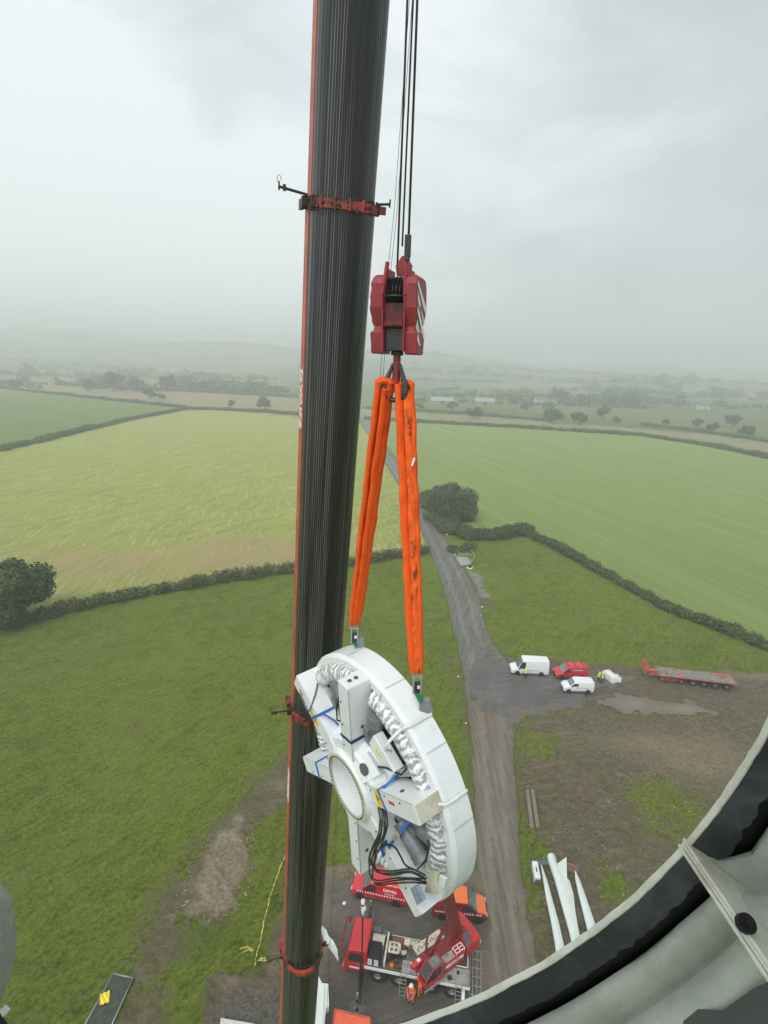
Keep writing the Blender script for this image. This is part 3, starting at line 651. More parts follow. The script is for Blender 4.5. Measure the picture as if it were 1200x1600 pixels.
# ------------------------------------------------------------------ TELESCOPIC BOOM of the big crane
BA = np.array([-.62, 9.11, 49.78]); BB = np.array([-2.22, 13.02, 24.6]); bd = (BB - BA) / np.linalg.norm(BB - BA)  # pointing down
boom_foot = BB + bd * (22.6 / abs(bd[2]))
bz = Vector(-bd)                                     # boom axis upward
vtow = Vector((.0, -1, 0)); vtow = (vtow - bz * vtow.dot(bz)).normalized()
vtow = Matrix.Rotation(R_(18), 3, bz) @ vtow         # turned a little so the painted left flank shows
su = bz.cross(vtow).normalized()                     # across
if su.x < 0: su = -su
BM = Matrix((su, vtow, bz)).transposed().to_4x4(); BM.translation = Vector(boom_foot)
def boom_t(py):  # height along boom (local z) seen at photo row py
    lo, hi = 0, 60
    for _ in range(50):
        m_ = (lo + hi) / 2; P = np.array(BM @ Vector((0, 0, m_)))
        if pj(P)[1] > py: lo = m_
        else: hi = m_
    return lo
bt = thing('crane_boom', 'huge dark ribbed telescopic crane boom with orange flank and collars, rising through the whole view', 'crane boom', mtx=BM)
g = NG('greasy_boom')
# longitudinal wear and grease lines, dirt specks
across = g.n('ShaderNodeSeparateXYZ'); g.l(g.tc, across.inputs[0])
st1 = g.noise(1, 4, scl=(26, 26, .10), ro=.6); st2 = g.noise(1, 3, scl=(9, 9, .16), ro=.6); sp = g.noise(9, 5, scl=(1, 1, .8), ro=.75)
wv = g.n('ShaderNodeTexWave'); wv.bands_direction = 'X'; wv.inputs['Scale'].default_value = 8.5; wv.inputs['Distortion'].default_value = .9; wv.inputs['Detail'].default_value = 2
mpw = g.n('ShaderNodeMapping'); mpw.inputs['Scale'].default_value = (1, .6, .012); g.l(g.tc, mpw.inputs[0]); g.l(mpw.outputs[0], wv.inputs['Vector'])
lines = g.mr(wv.outputs['Fac'], .80, .99)
broken = g.mr(st2, .38, .58)
c = g.mix(g.mr(st1, .35, .68), (.004, .004, .004), (.018, .019, .018))
c = g.mix(g.math('MULTIPLY', lines, g.math('MULTIPLY', broken, .8)), c, (.30, .305, .28))
c = g.mix(g.mr(sp, .62, .78, 0, .5), c, (.10, .10, .09))
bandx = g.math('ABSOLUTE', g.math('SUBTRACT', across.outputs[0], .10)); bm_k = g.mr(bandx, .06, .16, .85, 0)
c = g.mix(bm_k, c, (.006, .006, .005)); edge = g.mr(g.math('ABSOLUTE', across.outputs[0]), .33, .52, 0, .5); c = g.mix(edge, c, (.06, .063, .062))  # darker lengthwise band; sides lightened in the colour as a wet grazing sheen
g.l(c, g.b.inputs['Base Color']); g.l(g.mr(st2, .3, .7, .16, .42), g.b.inputs['Roughness']); g.b.inputs['Specular IOR Level'].default_value = .5
g.bump(g.math('ADD', wv.outputs['Fac'], sp), .5, .012)
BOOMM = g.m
def boom_sec(name, z0, z1, W):
    """U-shaped profile: flat back, straight flanks, round belly towards the viewer (+y local)"""
    h = W / 2; prof = []
    prof += [(-h, -h * .95), (-h, -h * .25)]
    nb = 26
    for i in range(nb + 1):
        a = math.pi - math.pi * i / nb; prof.append((h * math.cos(a) * 1.0, -h * .22 + h * .80 * math.sin(a)))
    prof += [(h, -h * .25), (h, -h * .95)]
    mb = MB(); n = len(prof); 
    vs = [(x, y, z) for z in (z0, z1) for x, y in prof]
    fs = []; mi = []
    for j in range(n):
        j2 = (j + 1) % n; fs.append((j, j2, j2 + n, j + n)); mi.append(1 if (j in (0, n - 2, n - 1)) else 0)
    o = len(mb.v); mb.v += vs
    for f, m_ in zip(fs, mi): mb.f.append(list(f)); mb.m.append(m_); mb.sm.append(m_ == 0)
    mb.f += [list(range(n))[::-1], list(range(n, 2 * n))]; mb.m += [0, 0]; mb.sm += [False, False]
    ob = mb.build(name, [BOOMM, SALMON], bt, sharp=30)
    # weld strip where flank meets belly
    mb = MB()
    mb.box((-h - .008, -h * .6, (z0 + z1) / 2), (.016, h * .66, z1 - z0 - .1)); mb.build('flank_strip', SALMON, ob)
    return ob
zc = [boom_t(1492), boom_t(1112), boom_t(322)]
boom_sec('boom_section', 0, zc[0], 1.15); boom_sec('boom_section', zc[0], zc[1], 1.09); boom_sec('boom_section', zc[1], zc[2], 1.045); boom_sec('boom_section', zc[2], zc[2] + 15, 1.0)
def collar(z, W, hgt):
    h = W / 2 + .055; pr = []; dp_ = 1.06 if z < 30 else .84
    nb = 24
    pr += [(-h, -h * .95), (-h, -h * .25)] + [(h * math.cos(math.pi - math.pi * i / nb), -h * .22 + h * dp_ * math.sin(math.pi * i / nb)) for i in range(nb + 1)] + [(h, -h * .25), (h, -h * .95)]
    hi_ = (h - .10) if z < 30 else W / 2 - .03; pi_ = [(x * hi_ / h, y * hi_ / h) for x, y in pr]
    mb = MB(); n = len(pr)
    vs = [(x, y, z + (hgt / 2 if k else -hgt / 2)) for k in (0, 1) for x, y in pr] + [(x, y, z + (hgt / 2 if k else -hgt / 2)) for k in (0, 1) for x, y in pi_]
    fs = []
    for j in range(n - 1):
        fs += [(j, j + 1, j + 1 + n, j + n), (j + 2 * n, j + 1 + 2 * n, j + 1 + 3 * n, j + 3 * n), (j, j + 1, j + 1 + 2 * n, j + 2 * n), (j + n, j + 1 + n, j + 1 + 3 * n, j + 3 * n)]
    mb.add(vs, fs)
    for j in range(2, n - 3, 3):  # bolted lugs round the collar
        x, y = pr[j]; mb.cyl((x * 1.0, y * 1.0, z - hgt / 2 - .015), (x * 1.0, y * 1.0, z + hgt / 2 + .03), .022, n=8)
    mb.box((h + .05, -h * .2, z + .02), (.16, .07, hgt * .9)); mb.box((-h - .03, -h * .2, z + .02), (.1, .1, hgt)); mb.box((-h - .03, -h * .7, z - .01), (.06, .3, hgt * 1.2))
    co = mb.build('collar', COLLAR, bt, bevel=.006)
    # rope guide arms with little end fittings
    for s_, ln in ((-1, .44), (1, .16)):
        mb = MB()
        a = (s_ * h, -h * .1, z + .10 + .0); b = (s_ * (h + ln), -h * .1 + .05, z + .10 + ln * .12)
        mb.tube([a, b], .022, 6); mb.tube([(b[0], b[1], b[2] - .05), (b[0], b[1], b[2] + .07)], .014, 6)
        if ln > .3: mb.tube([(b[0] - s_ * .08, b[1], b[2] - .05), (b[0] - s_ * .08, b[1], b[2] + .04)], .026, 6); mb.tube([(b[0] + s_ * .03 * math.cos(q), b[1], b[2] + .1 + .05 * math.sin(q)) for q in np.linspace(-1.2, 3.5, 9)], .004, 4)
        mb.build('guide_arm', DSTEEL, co)
    # scuffed grease lumps
    r = np.random.default_rng(int(z * 10)); mb = MB()
    for i in range(42):
        a = r.uniform(.25, 2.9); x = h * math.cos(a) * .99; y = -h * .22 + h * .84 * math.sin(a) * .99
        q = r.uniform(.02, .045); p = np.array((x, y, z + r.uniform(-hgt * .6, hgt * .75)))
        mb.box(p, (q * 2, q, q * r.uniform(.6, 1.6)), rot=Matrix.Rotation(r.uniform(0, 3), 3, 'Y'))
    tag(mb.build('grease', DSTEEL, co, bevel=.01), kind='stuff')
collar(zc[2] - .01, 1.045, .13); collar(zc[1], 1.09, .17); collar(zc[0], 1.15, .19)
for py0, sz in ((632, .155), (1238, .15)):
    z_ = boom_t(py0); Wd = 1.045 if py0 < 1000 else 1.09
    mt = Matrix(((0, 0, -1), (-1, 0, 0), (0, 1, 0))).transposed()
    # lettering runs down the left flank: text x -> -z, text normal -> -x
    mtx = Matrix.Translation((-Wd / 2 - .022, -Wd * .30, z_)) @ Matrix(((0, 0, -1), (0, 1, 0), (-1, 0, 0))).transposed().to_4x4() if False else None
    X_ = Vector((0, 0, -1)); Z_ = Vector((-1, 0, 0)); Y_ = Z_.cross(X_)
    mtx = Matrix((X_, Y_, Z_)).transposed().to_4x4(); mtx.translation = (-Wd / 2 - .020, -Wd * .30, z_)
    text_mesh('lettering', 'DAVIES', .34, WHITE, bt, mtx)
# the foot of the boom below the frame
MB().box((0, -.1, -.4), (1.5, 1.6, 1.6)).build('boom_foot', RED, bt, bevel=.08)

# ------------------------------------------------------------------ HOIST ROPES
YB = 7.73
def line(name, label, pts, rad, m=ROPE, group=None, cat='rope', n=6):
    mb = MB(); o = pts[0]; mb.tube([tuple(np.array(p) - np.array(o)) for p in pts], rad, n); ob = mb.build(name, m); ob.location = Vector(o); return tag(ob, label, cat, group)
def ext(p, q, z): p, q = np.array(p), np.array(q); return q + (q - p) * ((z - q[2]) / (q[2] - p[2]))
for (a, b, lab, rad) in (((620.5, 425), (636.5, 0), 'leftmost thick wire rope running down into the red hook block', .015), ((628.5, 385), (645.5, 0), 'wire rope ending in the long dark socket above the hook block', .013), ((636.5, 425), (652, 0), 'rightmost thick wire rope running down into the red hook block', .017)):
    p = atY(*a, YB); q = atY(*b, YB); line('hoist_rope', lab, [p, ext(p, q, 62)], rad, group=None)
for i, (lab, dx, dz) in enumerate((('thin slack signal wire passing left of the hook block, the left of a pair', 0, 0), ('thin slack signal wire passing left of the hook block, the right of a pair', 4.5, .1))):
    pts = [atY(644 + dx, -60, 8.6), atY(616 + dx, 330, 8.7), atY(604 + dx, 440, 8.8), atY(594 + dx, 590, 9.0), atY(556 + dx * .8, 960, 10.6 + dz), atY(526 + dx * .6, 1240, 12.0 + dz), atY(517 + dx * .5, 1420, 12.8 + dz), atY(508, 1640, 14 + dz)]
    line('signal_wire', lab, pts, .0035, n=4, cat='wire')

# ------------------------------------------------------------------ HOOK BLOCK
hc = atY(623, 487, YB); S_ = 668.  # zoomed pixels per metre
hb = thing('hook_block', 'red multi sheave hook block with striped flank hanging above the orange slings', 'hook block', tuple(hc), R_(-17))
def hz(y): return (714 - y) / S_
for s_ in (-1, 1):
    mb = MB(); rings = []
    for z, xo, d in ((.435, .27, .17), (.40, .30, .22), (.32, .305, .27), (.03, .32, .26), (-.15, .305, .20), (-.20, .28, .18), (-.25, .28, .19), (-.27, .32, .21), (-.53, .32, .18), (-.55, .305, .17)):
        xi = .15
        rings.append([(s_ * xi, -d, z), (s_ * xo, -d, z), (s_ * xo, d, z), (s_ * xi, d, z)])
    mb.loft(rings); ch = mb.build('counterweight', HRED, hb, bevel=.012)
    # red and white chevrons on the outer face
    mb = MB()
    for i in range(5):
        z0 = .30 - i * .165; 
        for (za, d0) in ((z0, 1),):
            def dep(z): return float(np.interp(z, [-.55, -.27, -.2, -.15, .03, .32, .4], [.175, .21, .18, .195, .26, .265, .235]))
            def xo(z): return float(np.interp(z, [-.55, -.27, -.2, -.15, .03, .32, .4], [.308, .322, .282, .307, .322, .307, .30])) + .006
            q = []
            for (t_, zz) in ((-1, z0), (1, z0 - .34), (1, z0 - .26), (-1, z0 + .085)):
                zz = max(-.54, min(.36, zz)); q.append((s_ * xo(zz), t_ * dep(zz) * .97, zz))
            mb.add(q + [(a - s_ * .004, b, c_) for a, b, c_ in q], [(0, 1, 2, 3), (7, 6, 5, 4), (0, 1, 5, 4), (2, 3, 7, 6)])
    mb.build('chevron', WHITE, ch)
# front window: sheaves between cheek plates
mb = MB()
for s_ in (-1, 1):
    mb.prism([(-.20, .52), (.20, .52), (.23, .1), (.16, -.5), (-.16, -.5), (-.23, .1)], (s_ * .138, 0, 0), (0, 1, 0), (0, 0, 1), (1, 0, 0), .022)
    mb.bar((s_ * .115, -.20, hz(325)), (s_ * .150, -.265, hz(600)), .04, .045); mb.bar((s_ * .150, -.26, hz(600)), (s_ * .14, -.20, hz(1060)), .03, .05)
mb.build('cheek_plate', HRED, hb, bevel=.006)
mb = MB()
for i in range(5):
    x = (i - 2) * .050
    for r0, r1, x0, x1 in ((.215, .17, -.018, -.004), (.17, .215, .004, .018)): mb.cyl((x + x0, 0, .22), (x + x1, 0, .22), r0, r1, n=36)
    mb.cyl((x - .006, 0, .22), (x + .006, 0, .22), .172, n=36)
mb.build('sheave', DSTEEL, hb)
mb = MB(); mb.cyl((-.14, -.275, hz(600)), (.14, -.275, hz(600)), .013, n=8); mb.build('rope_guard', DSTEEL, hb)
mb = MB(); mb.box((0, -.02, hz(755)), (.25, .40, .30)); mb.box((0, -.23, hz(830)), (.25, .04, .05)); mb.build('crosshead', RUSTR, hb, bevel=.01)
mb = MB(); mb.box((0, -.01, hz(955)), (.25, .32, .29)); mb.cyl((0, 0, hz(1050)), (0, 0, hz(1090)), .085); mb.build('bearing_housing', DSTEEL, hb, bevel=.012)
mb = MB(); mb.prism([(-.09, hz(420)), (.095, hz(420)), (.11, hz(335)), (.03, hz(258)), (-.03, hz(258)), (-.11, hz(335))], (.05, 0, 0), (1, 0, 0), (0, 0, 1), (0, 1, 0), .05); mb.build('dead_end_plate', DRED, hb, bevel=.008)
mb = MB(); mb.box((.09, 0, hz(180)), (.075, .075, .27)); mb.cyl((.09, -.05, hz(285)), (.09, .05, hz(285)), .03, n=12); mb.build('rope_socket', DSTEEL, hb, bevel=.012)
# shank and ramshorn hook
mb = MB(); mb.tube([(0, 0, hz(1060)), (0, 0, hz(1230)), (0, 0, hz(1420))], [.05, .056, .062], 16); hk = mb.build('hook_shank', DRED, hb)
for s_ in (-1, 1):
    mb = MB(); mb.loft([[(s_ * (x - q), y - d_, z), (s_ * (x + q), y - d_, z), (s_ * (x + q), y + d_, z), (s_ * (x - q), y + d_, z)] for x, q, y, d_, z in ((.045, .020, -.01, .03, hz(1160)), (.075, .022, -.02, .035, hz(1215)), (.115, .030, -.04, .045, hz(1290)), (.150, .045, -.05, .05, hz(1345)), (.150, .040, -.06, .05, hz(1420)), (.125, .028, -.05, .04, hz(1480)))]); mb.build('horn', DSTEEL, hb, bevel=.012)
mb = MB(); mb.tube([(-.13, 0, hz(1440)), (-.06, 0, hz(1490)), (.06, 0, hz(1490)), (.13, 0, hz(1440))], .04, 10)
mb.build('hook_saddle', DSTEEL, hb)

# ------------------------------------------------------------------ GENERATOR (fitted to the photo: ring plane, six arms)
gC = Vector((-0.300, 7.732, 38.081)); gN = Vector((-.80182622, -.58636104, -.1151323)); ga = Vector((-.09293409, -.06796102, .99335017)); gb = Vector((-.590286341, .807193927, 0))
GM = Matrix((ga, gb, gN)).transposed().to_4x4(); GM.translation = gC
gt = thing('generator', 'white six armed ring generator of a wind turbine hanging in orange slings', 'generator', mtx=GM)
P0 = .05086; RA = 2.09; WF = .153; AD = .45; AW = .29
def ang(k): return -(P0 + k * math.pi / 3)
def pol(an, r, w_, t=0): return Vector((math.cos(an) * r - math.sin(an) * t, math.sin(an) * r + math.cos(an) * t, w_))
# outer ring: broad painted band with flange seams
mb = MB(); mb.lathe([(2.14, -.32), (2.14, -.70), (2.06, -.74), (1.84, -.74), (1.84, -.70), (2.02, -.68), (2.02, -.34), (1.93, -.33), (1.93, -.26), (2.08, -.26)], 96)
ring = mb.build('outer_ring', GEN, gt, sharp=38)
mb = MB()
for i in range(12):
    a = ang(0) + math.pi / 6 * i + .3
    mb.bar(pol(a, 2.146, -.32), pol(a, 2.146, -.69), .014, .01, up=pol(a, 1, 0)); mb.bar(pol(a, 1.95, -.255), pol(a, 2.07, -.255), .012, .008)
tag(mb.build('seam', mat('seam_line', (.48, .51, .50), .5), ring), kind='stuff')
# stator annulus and inner housing
mb = MB(); mb.lathe([(1.93, -.36), (1.93, -.62), (1.66, -.62), (1.62, -.40)], 84); st_ = mb.build('stator', GENDK, gt)
mb = MB()
for i in range(84):
    a = 2 * math.pi * i / 84; mb.box(pol(a, 1.78, -.34), (.24, .055, .06), rot=Matrix.Rotation(a, 3, 'Z'))
mb.build('coil', GENDK, st_, bevel=.012)
mb = MB(); mb.lathe([(1.64, -.42), (1.64, -.60), (1.54, -.60), (1.54, -.42)], 84)
for k in range(6):
    a = ang(k) + math.pi / 6; mb.box(pol(a, 1.25, -.5), (.62, .5, .16), rot=Matrix.Rotation(a, 3, 'Z'))
mb.build('inner_rim', mat('inner_dark', (.13, .135, .14), .5, var=.4, vscale=7), gt, bevel=.008)
# star body
mb = MB(); 
hexv = []
for k in range(6):
    a = ang(k); hexv += [(a + .30, .86), (a - .30, .86)]
hp = [(math.cos(a) * r_, math.sin(a) * r_) for a, r_ in sorted(hexv)]
mb.loft([[(x * 1.16, y * 1.16, -.30) for x, y in hp], [(x * 1.12, y * 1.12, -.10) for x, y in hp], [(x * .93, y * .93, .115) for x, y in hp], [(x * .70, y * .70, .13) for x, y in hp]], cap=False)
mb.lathe([(.60, .128), (.80, .122), (.84, .07), (.84, -.02), (.60, -.02)], 72); mb.lathe([(.485, .215), (.485, -.60), (.60, -.60), (.62, -.30), (.90, -.30), (.90, -.34), (.66, .10), (.60, .165), (.585, .215)], 72)
hub = mb.build('star_body', GEN, gt, sharp=30)
mb = MB(); mb.lathe([(.583, .2155), (.583, .232), (.487, .232), (.487, .2155)], 72, mi=0)
hubr = mb.build('hub_flange', CREAMP, gt)
bh = MB().cyl((0, 0, 0), (0, 0, .010), .013, n=8).build('bolt_hole', DSTEEL, hubr)
for i in range(60):
    q = bh if i == 0 else bh.copy()
    if i: col.objects.link(q)
    q.location = pol(2 * math.pi * i / 60, .53, .231)
MB().lathe([(.484, .20), (.484, -.55), (.478, -.55), (.478, .20)], 64).build('bore_liner', GEN, gt)
arms = []
for k in range(6):
    a = ang(k); rot = Matrix.Rotation(a, 3, 'Z'); mb = MB()
    ra = RA; r0 = .60; wA = AW if k != 2 else .33
    # hollow box arm: front plate, two flanks (with lightening holes left to trim), end plate
    t = .03
    mb.box(pol(a, (r0 + ra) / 2, WF - t / 2), (ra - r0, wA, t), rot=rot)
    for s_ in (-1, 1): mb.box(pol(a, (r0 + ra) / 2, WF - AD / 2, s_ * (wA / 2 - t / 2) * -1), (ra - r0, t, AD - .002), rot=rot)
    mb.box(pol(a, ra - t / 2 + .001, WF - AD / 2), (t, wA - .004, AD - .004), rot=rot)
    mb.box(pol(a, (r0 + ra) / 2, WF - AD + .02), (ra - r0 - .06, wA - .07, t), rot=rot)
    ar = mb.build('arm', GEN, gt, bevel=.008); arms.append(ar)
    # end plate, stained where it was bolted
    MB().box(pol(a, ra + .006, WF - AD / 2), (.012, wA - .02, AD - .03), rot=rot).build('end_plate', CREAMP if k in (1,) else GEN, ar, bevel=.003)
    mb = MB()
    for (q0, q1) in ((.08, .06), (.2, .06)): mb.cyl(pol(a, ra + .008, WF - q0 - .05, 0), pol(a, ra + .02, WF - q0 - .05, 0), .038, n=14)
    if k == 0: mb.build('lifting_hole', GENDK, ar)
    # oval opening in the web between arms
    if k == 0:
        r__ = lambda px, py, w_: GM.inverted() @ (Vector(CAM) + Vector(ray(px, py)) * (((gC + gN * w_) - Vector(CAM)).dot(gN) / Vector(ray(px, py)).dot(gN)))
        fc_ = [r__(553, 1194, .125), r__(577, 1174, -.06), r__(598, 1209, -.06), r__(571, 1224, .125)]
        nrm = (fc_[1] - fc_[0]).cross(fc_[3] - fc_[0]).normalized()
        if nrm.z < 0: nrm = -nrm
        cpt = sum(fc_, Vector()) / 4; mb = MB(); mb.add([p + nrm * .07 for p in fc_] + [p - nrm * .25 for p in fc_], [(0, 1, 2, 3), (7, 6, 5, 4), (0, 1, 5, 4), (1, 2, 6, 5), (2, 3, 7, 6), (3, 0, 4, 7)]); fp_ = mb.build('web_plate', GEN, gt, bevel=.01)
        ex = (fc_[1] - fc_[0]).normalized(); ey = nrm.cross(ex); ov = [(.070 * math.cos(q), .10 * math.sin(q)) for q in np.linspace(0, 6.283, 25)[:-1]]
        mb = MB(); mb.prism(ov, cpt + nrm * .085, ex, ey, nrm, .05); mb.build('access_hole', GENDK, fp_)
    # bolts on the front face
    mb = MB()
    for rr in (.82, 1.25, 1.7): mb.cyl(pol(a, rr, WF, .09), pol(a, rr, WF + .012, .09), .014, n=8)
    mb.build('bolt', DSTEEL, ar)
def sticker(k, rr, t, sx, sy, m, face='front', parent=None, mark=False):
    a = ang(k); rot = Matrix.Rotation(a, 3, 'Z'); 
    if face == 'front': c_ = pol(a, rr, WF + .004, t); o = MB().box(c_, (sx, sy, .004), rot=rot).build('warning_sticker' if m is WARN else 'label_sticker', m, arms[k])
    if mark:
        mb = MB(); p = [(-.05, -.04), (.05, -.04), (0, .05)]; ex = pol(a, 0, 0, 1); ey = pol(a, 1, 0) * 1
        q = [(-.042, -.036), (.042, -.036), (0, .042)]
        for i in range(3):
            A = q[i]; B = q[(i + 1) % 3]; mb.bar(c_ + ex * A[0] + ey * A[1] + Vector((0, 0, .004)), c_ + ex * B[0] + ey * B[1] + Vector((0, 0, .004)), .009, .003, up=(0, 0, 1))
        mb.bar(c_ + ey * .015 + Vector((0, 0, .004)), c_ - ey * .012 + Vector((0, 0, .004)), .009, .003, up=(0, 0, 1))
        mb.build('hazard_mark', MARK, o)
for k in range(6):
    a = ang(k); mb = MB()
    for s_ in (-1, 1): mb.bar(pol(a, .66, WF + .001, s_ * AW * .5), pol(a, 2.06, WF + .001, s_ * AW * .5), .009, .005, up=(0, 0, 1))
    tag(mb.build('weld_seam', mat('seam_line', (.48, .51, .50), .5), arms[k]), kind='stuff')
    MB().cyl(pol(a, 1.55, WF - .16, AW / 2), pol(a, 1.55, WF - .16, AW / 2 + .012), .035, n=16).build('hole_plug', GENDK, arms[k]); MB().cyl(pol(a, 1.25, WF - .22, -AW / 2 - .012), pol(a, 1.25, WF - .22, -AW / 2), .03, n=16).build('hole_plug', GENDK, arms[k])
mb = MB().cyl((0, 0, 0), (0, 0, .012), .014, n=6, smooth=False).build('ring_bolt', STEEL, ring)
for i in range(48):
    q = mb if i == 0 else mb.copy()
    if i: col.objects.link(q)
    q.location = pol(2 * math.pi * i / 48, 1.985, -.258)
sticker(5, 1.28, .03, .27, .17, WARN, mark=True); sticker(1, 1.0, .0, .17, .25, WARN, mark=True); sticker(1, 1.42, .02, .17, .05, REDL); sticker(5, 1.82, .02, .14, .05, REDL)
# boxes and motors hung in the gaps
def gapbox(k, f, rr, w_, size, m, name, tilt=0, bev=.01):
    a = ang(k) - math.pi / 3 * f; return MB().box(pol(a, rr, w_), size, rot=Matrix.Rotation(a + tilt, 3, 'Z')).build(name, m, gt, bevel=bev)
cb = gapbox(0, .55, 1.22, -.16, (.30, .62, .18), GEN, 'control_box', .1)
a = ang(0) - math.pi / 3 * .55
MB().box(pol(a, 1.18, -.066, .08), (.07, .14, .004), rot=Matrix.Rotation(a + .1, 3, 'Z')).build('yellow_label', YEL, cb)
for k, f, rr, w_, ln, tl in ((0, .22, 1.30, -.22, .62, 0), (1, .36, 1.42, -.22, .72, 0), (5, .45, 1.35, -.24, .7, 0), (3, .5, 1.25, -.25, .5, 0), (4, .5, 1.25, -.25, .5, 0), (2, .5, 1.3, -.25, .5, 0)):
    a = ang(k) - math.pi / 3 * f; mb = MB(); p = pol(a, rr - ln / 2, w_); q_ = pol(a, rr + ln / 2, w_)
    mb.cyl(p, q_, .145, n=24); mb.cyl(pol(a, rr - ln / 2 - .08, w_), p, .09, n=18); mb.cyl(pol(a, rr + .12, w_), pol(a, rr + .15, w_), .155, n=24); mb.cyl(pol(a, rr - .12, w_), pol(a, rr - .09, w_), .155, n=24)
    mb.box(pol(a, rr, w_ + .15), (.2, .12, .09), rot=Matrix.Rotation(a, 3, 'Z')); mb.build('pitch_motor', GENM, gt, bevel=.006)
for k, f in ((0, .8), (1, .75), (5, .15), (3, .2)):
    a = ang(k) - math.pi / 3 * f; MB().box(pol(a, 1.2, -.30), (.8, .12, .22), rot=Matrix.Rotation(a, 3, 'Z')).build('bracket', GENI, gt, bevel=.006)
for k in (5, 0, 1, 2):
    a = ang(k); mb = MB(); mb.lathe([(.95, -.37), (1.66, -.37), (1.66, -.40), (.95, -.40)], 16, a0=a - math.pi / 3 + .04, a1=a - .04); mb.build('gap_dark_sheet', GENDK, gt)  # dark sheets added behind the arm gaps to deepen their darkness
def gp(px, py, w_):
    r_ = Vector(ray(px, py)); o_ = Vector(CAM); n_ = gN; return GM.inverted() @ (o_ + r_ * (((gC + gN * w_) - o_).dot(n_) / r_.dot(n_)))
for (p_, q__, rad) in (((628, 1282, -.12), (662, 1345, -.12), .15),):
    A = gp(*p_); B = gp(*q__); dv_ = (B - A).normalized(); mb = MB(); mb.cyl(A, B, rad, n=28); mb.cyl(A - dv_ * .1, A, rad * .6, n=20); mb.cyl(A + dv_ * .1, A + dv_ * .13, rad * 1.06, n=28); mb.cyl(B - dv_ * .14, B - dv_ * .11, rad * 1.06, n=28); mb.build('pitch_motor', GENM, gt, bevel=.006)
# crinkled plastic wrapping over the coil heads
def wrap(a0, a1, rc, wc, rr, seed, name, m):
    r = np.random.default_rng(seed); n = int(abs(a1 - a0) * 190); k = 18; rings = []
    for i in range(n):
        a = a0 + (a1 - a0) * i / (n - 1); ring_ = []
        for j in range(k):
            b_ = 2 * math.pi * j / k
            q = rr * (1 + .02 * math.sin(a * 130 + 2.2 * noise.noise(Vector((a * 9, b_, seed)))) + .14 * noise.noise(Vector((a * 12 + seed, b_ * 1.0, 0))) + .05 * noise.noise(Vector((a * 50, b_ * 2, seed))))
            ring_.append(pol(a, rc + q * math.cos(b_), wc + q * .75 * math.sin(b_)))
        rings.append(ring_)
    mb = MB(); mb.loft(rings, smooth=True); return mb.build(name, m, gt, sharp=60)
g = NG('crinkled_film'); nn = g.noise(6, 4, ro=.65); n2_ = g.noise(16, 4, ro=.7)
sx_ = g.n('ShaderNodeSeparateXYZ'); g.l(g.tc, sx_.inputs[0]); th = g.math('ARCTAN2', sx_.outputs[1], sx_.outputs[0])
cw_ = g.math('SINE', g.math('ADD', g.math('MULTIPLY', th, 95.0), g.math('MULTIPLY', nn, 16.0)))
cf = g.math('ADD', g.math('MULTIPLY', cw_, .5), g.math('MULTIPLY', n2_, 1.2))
g.l(g.mix(g.mr(cf, .15, .95), (.30, .31, .32), (.86, .88, .88)), g.b.inputs['Base Color']); g.b.inputs['Roughness'].default_value = .12; g.b.inputs['Specular IOR Level'].default_value = .9; g.b.inputs['Coat Weight'].default_value = .8; g.b.inputs['Coat Roughness'].default_value = .06  # shade of the film's creases painted into the colour as darker bands
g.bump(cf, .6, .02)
FILM = g.m
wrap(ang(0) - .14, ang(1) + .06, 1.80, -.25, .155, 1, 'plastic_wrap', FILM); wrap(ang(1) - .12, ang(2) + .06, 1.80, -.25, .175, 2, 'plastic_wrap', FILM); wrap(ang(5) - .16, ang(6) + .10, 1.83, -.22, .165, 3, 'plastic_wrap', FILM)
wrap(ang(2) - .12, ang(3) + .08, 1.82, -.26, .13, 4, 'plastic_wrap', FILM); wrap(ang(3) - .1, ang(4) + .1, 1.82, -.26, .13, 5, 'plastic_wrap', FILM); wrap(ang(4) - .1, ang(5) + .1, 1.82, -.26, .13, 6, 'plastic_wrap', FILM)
def spline(P, k=7):
    P = [np.array(p, float) for p in P]; out_ = []
    for s_ in range(len(P) - 1):
        p0 = P[max(s_ - 1, 0)]; p1 = P[s_]; p2 = P[s_ + 1]; p3 = P[min(s_ + 2, len(P) - 1)]
        for u in np.linspace(0, 1, k, endpoint=False): out_.append(.5 * (2 * p1 + (p2 - p0) * u + (2 * p0 - 5 * p1 + 4 * p2 - p3) * u * u + (3 * p1 - p0 - 3 * p2 + p3) * u ** 3))
    return out_ + [P[-1]]
# white cloth ties round the ring
for k, f in ((0, .52), (1, .03)):
    a = ang(k) - math.pi / 3 * f; pts = [pol(a - .05, 1.50, -.14), pol(a - .02, 1.62, -.02), pol(a, 1.84, .0), pol(a + .02, 2.0, -.18), pol(a + .01, 2.12, -.25), pol(a, 2.165, -.34), pol(a, 2.165, -.70)]
    MB().tube(spline(pts, 5), [.018 + .010 * math.sin(i * 1.9) ** 2 for i in range(len(pts) * 5 - 4)], 8).build('cloth_tie', PLASTIC, gt)
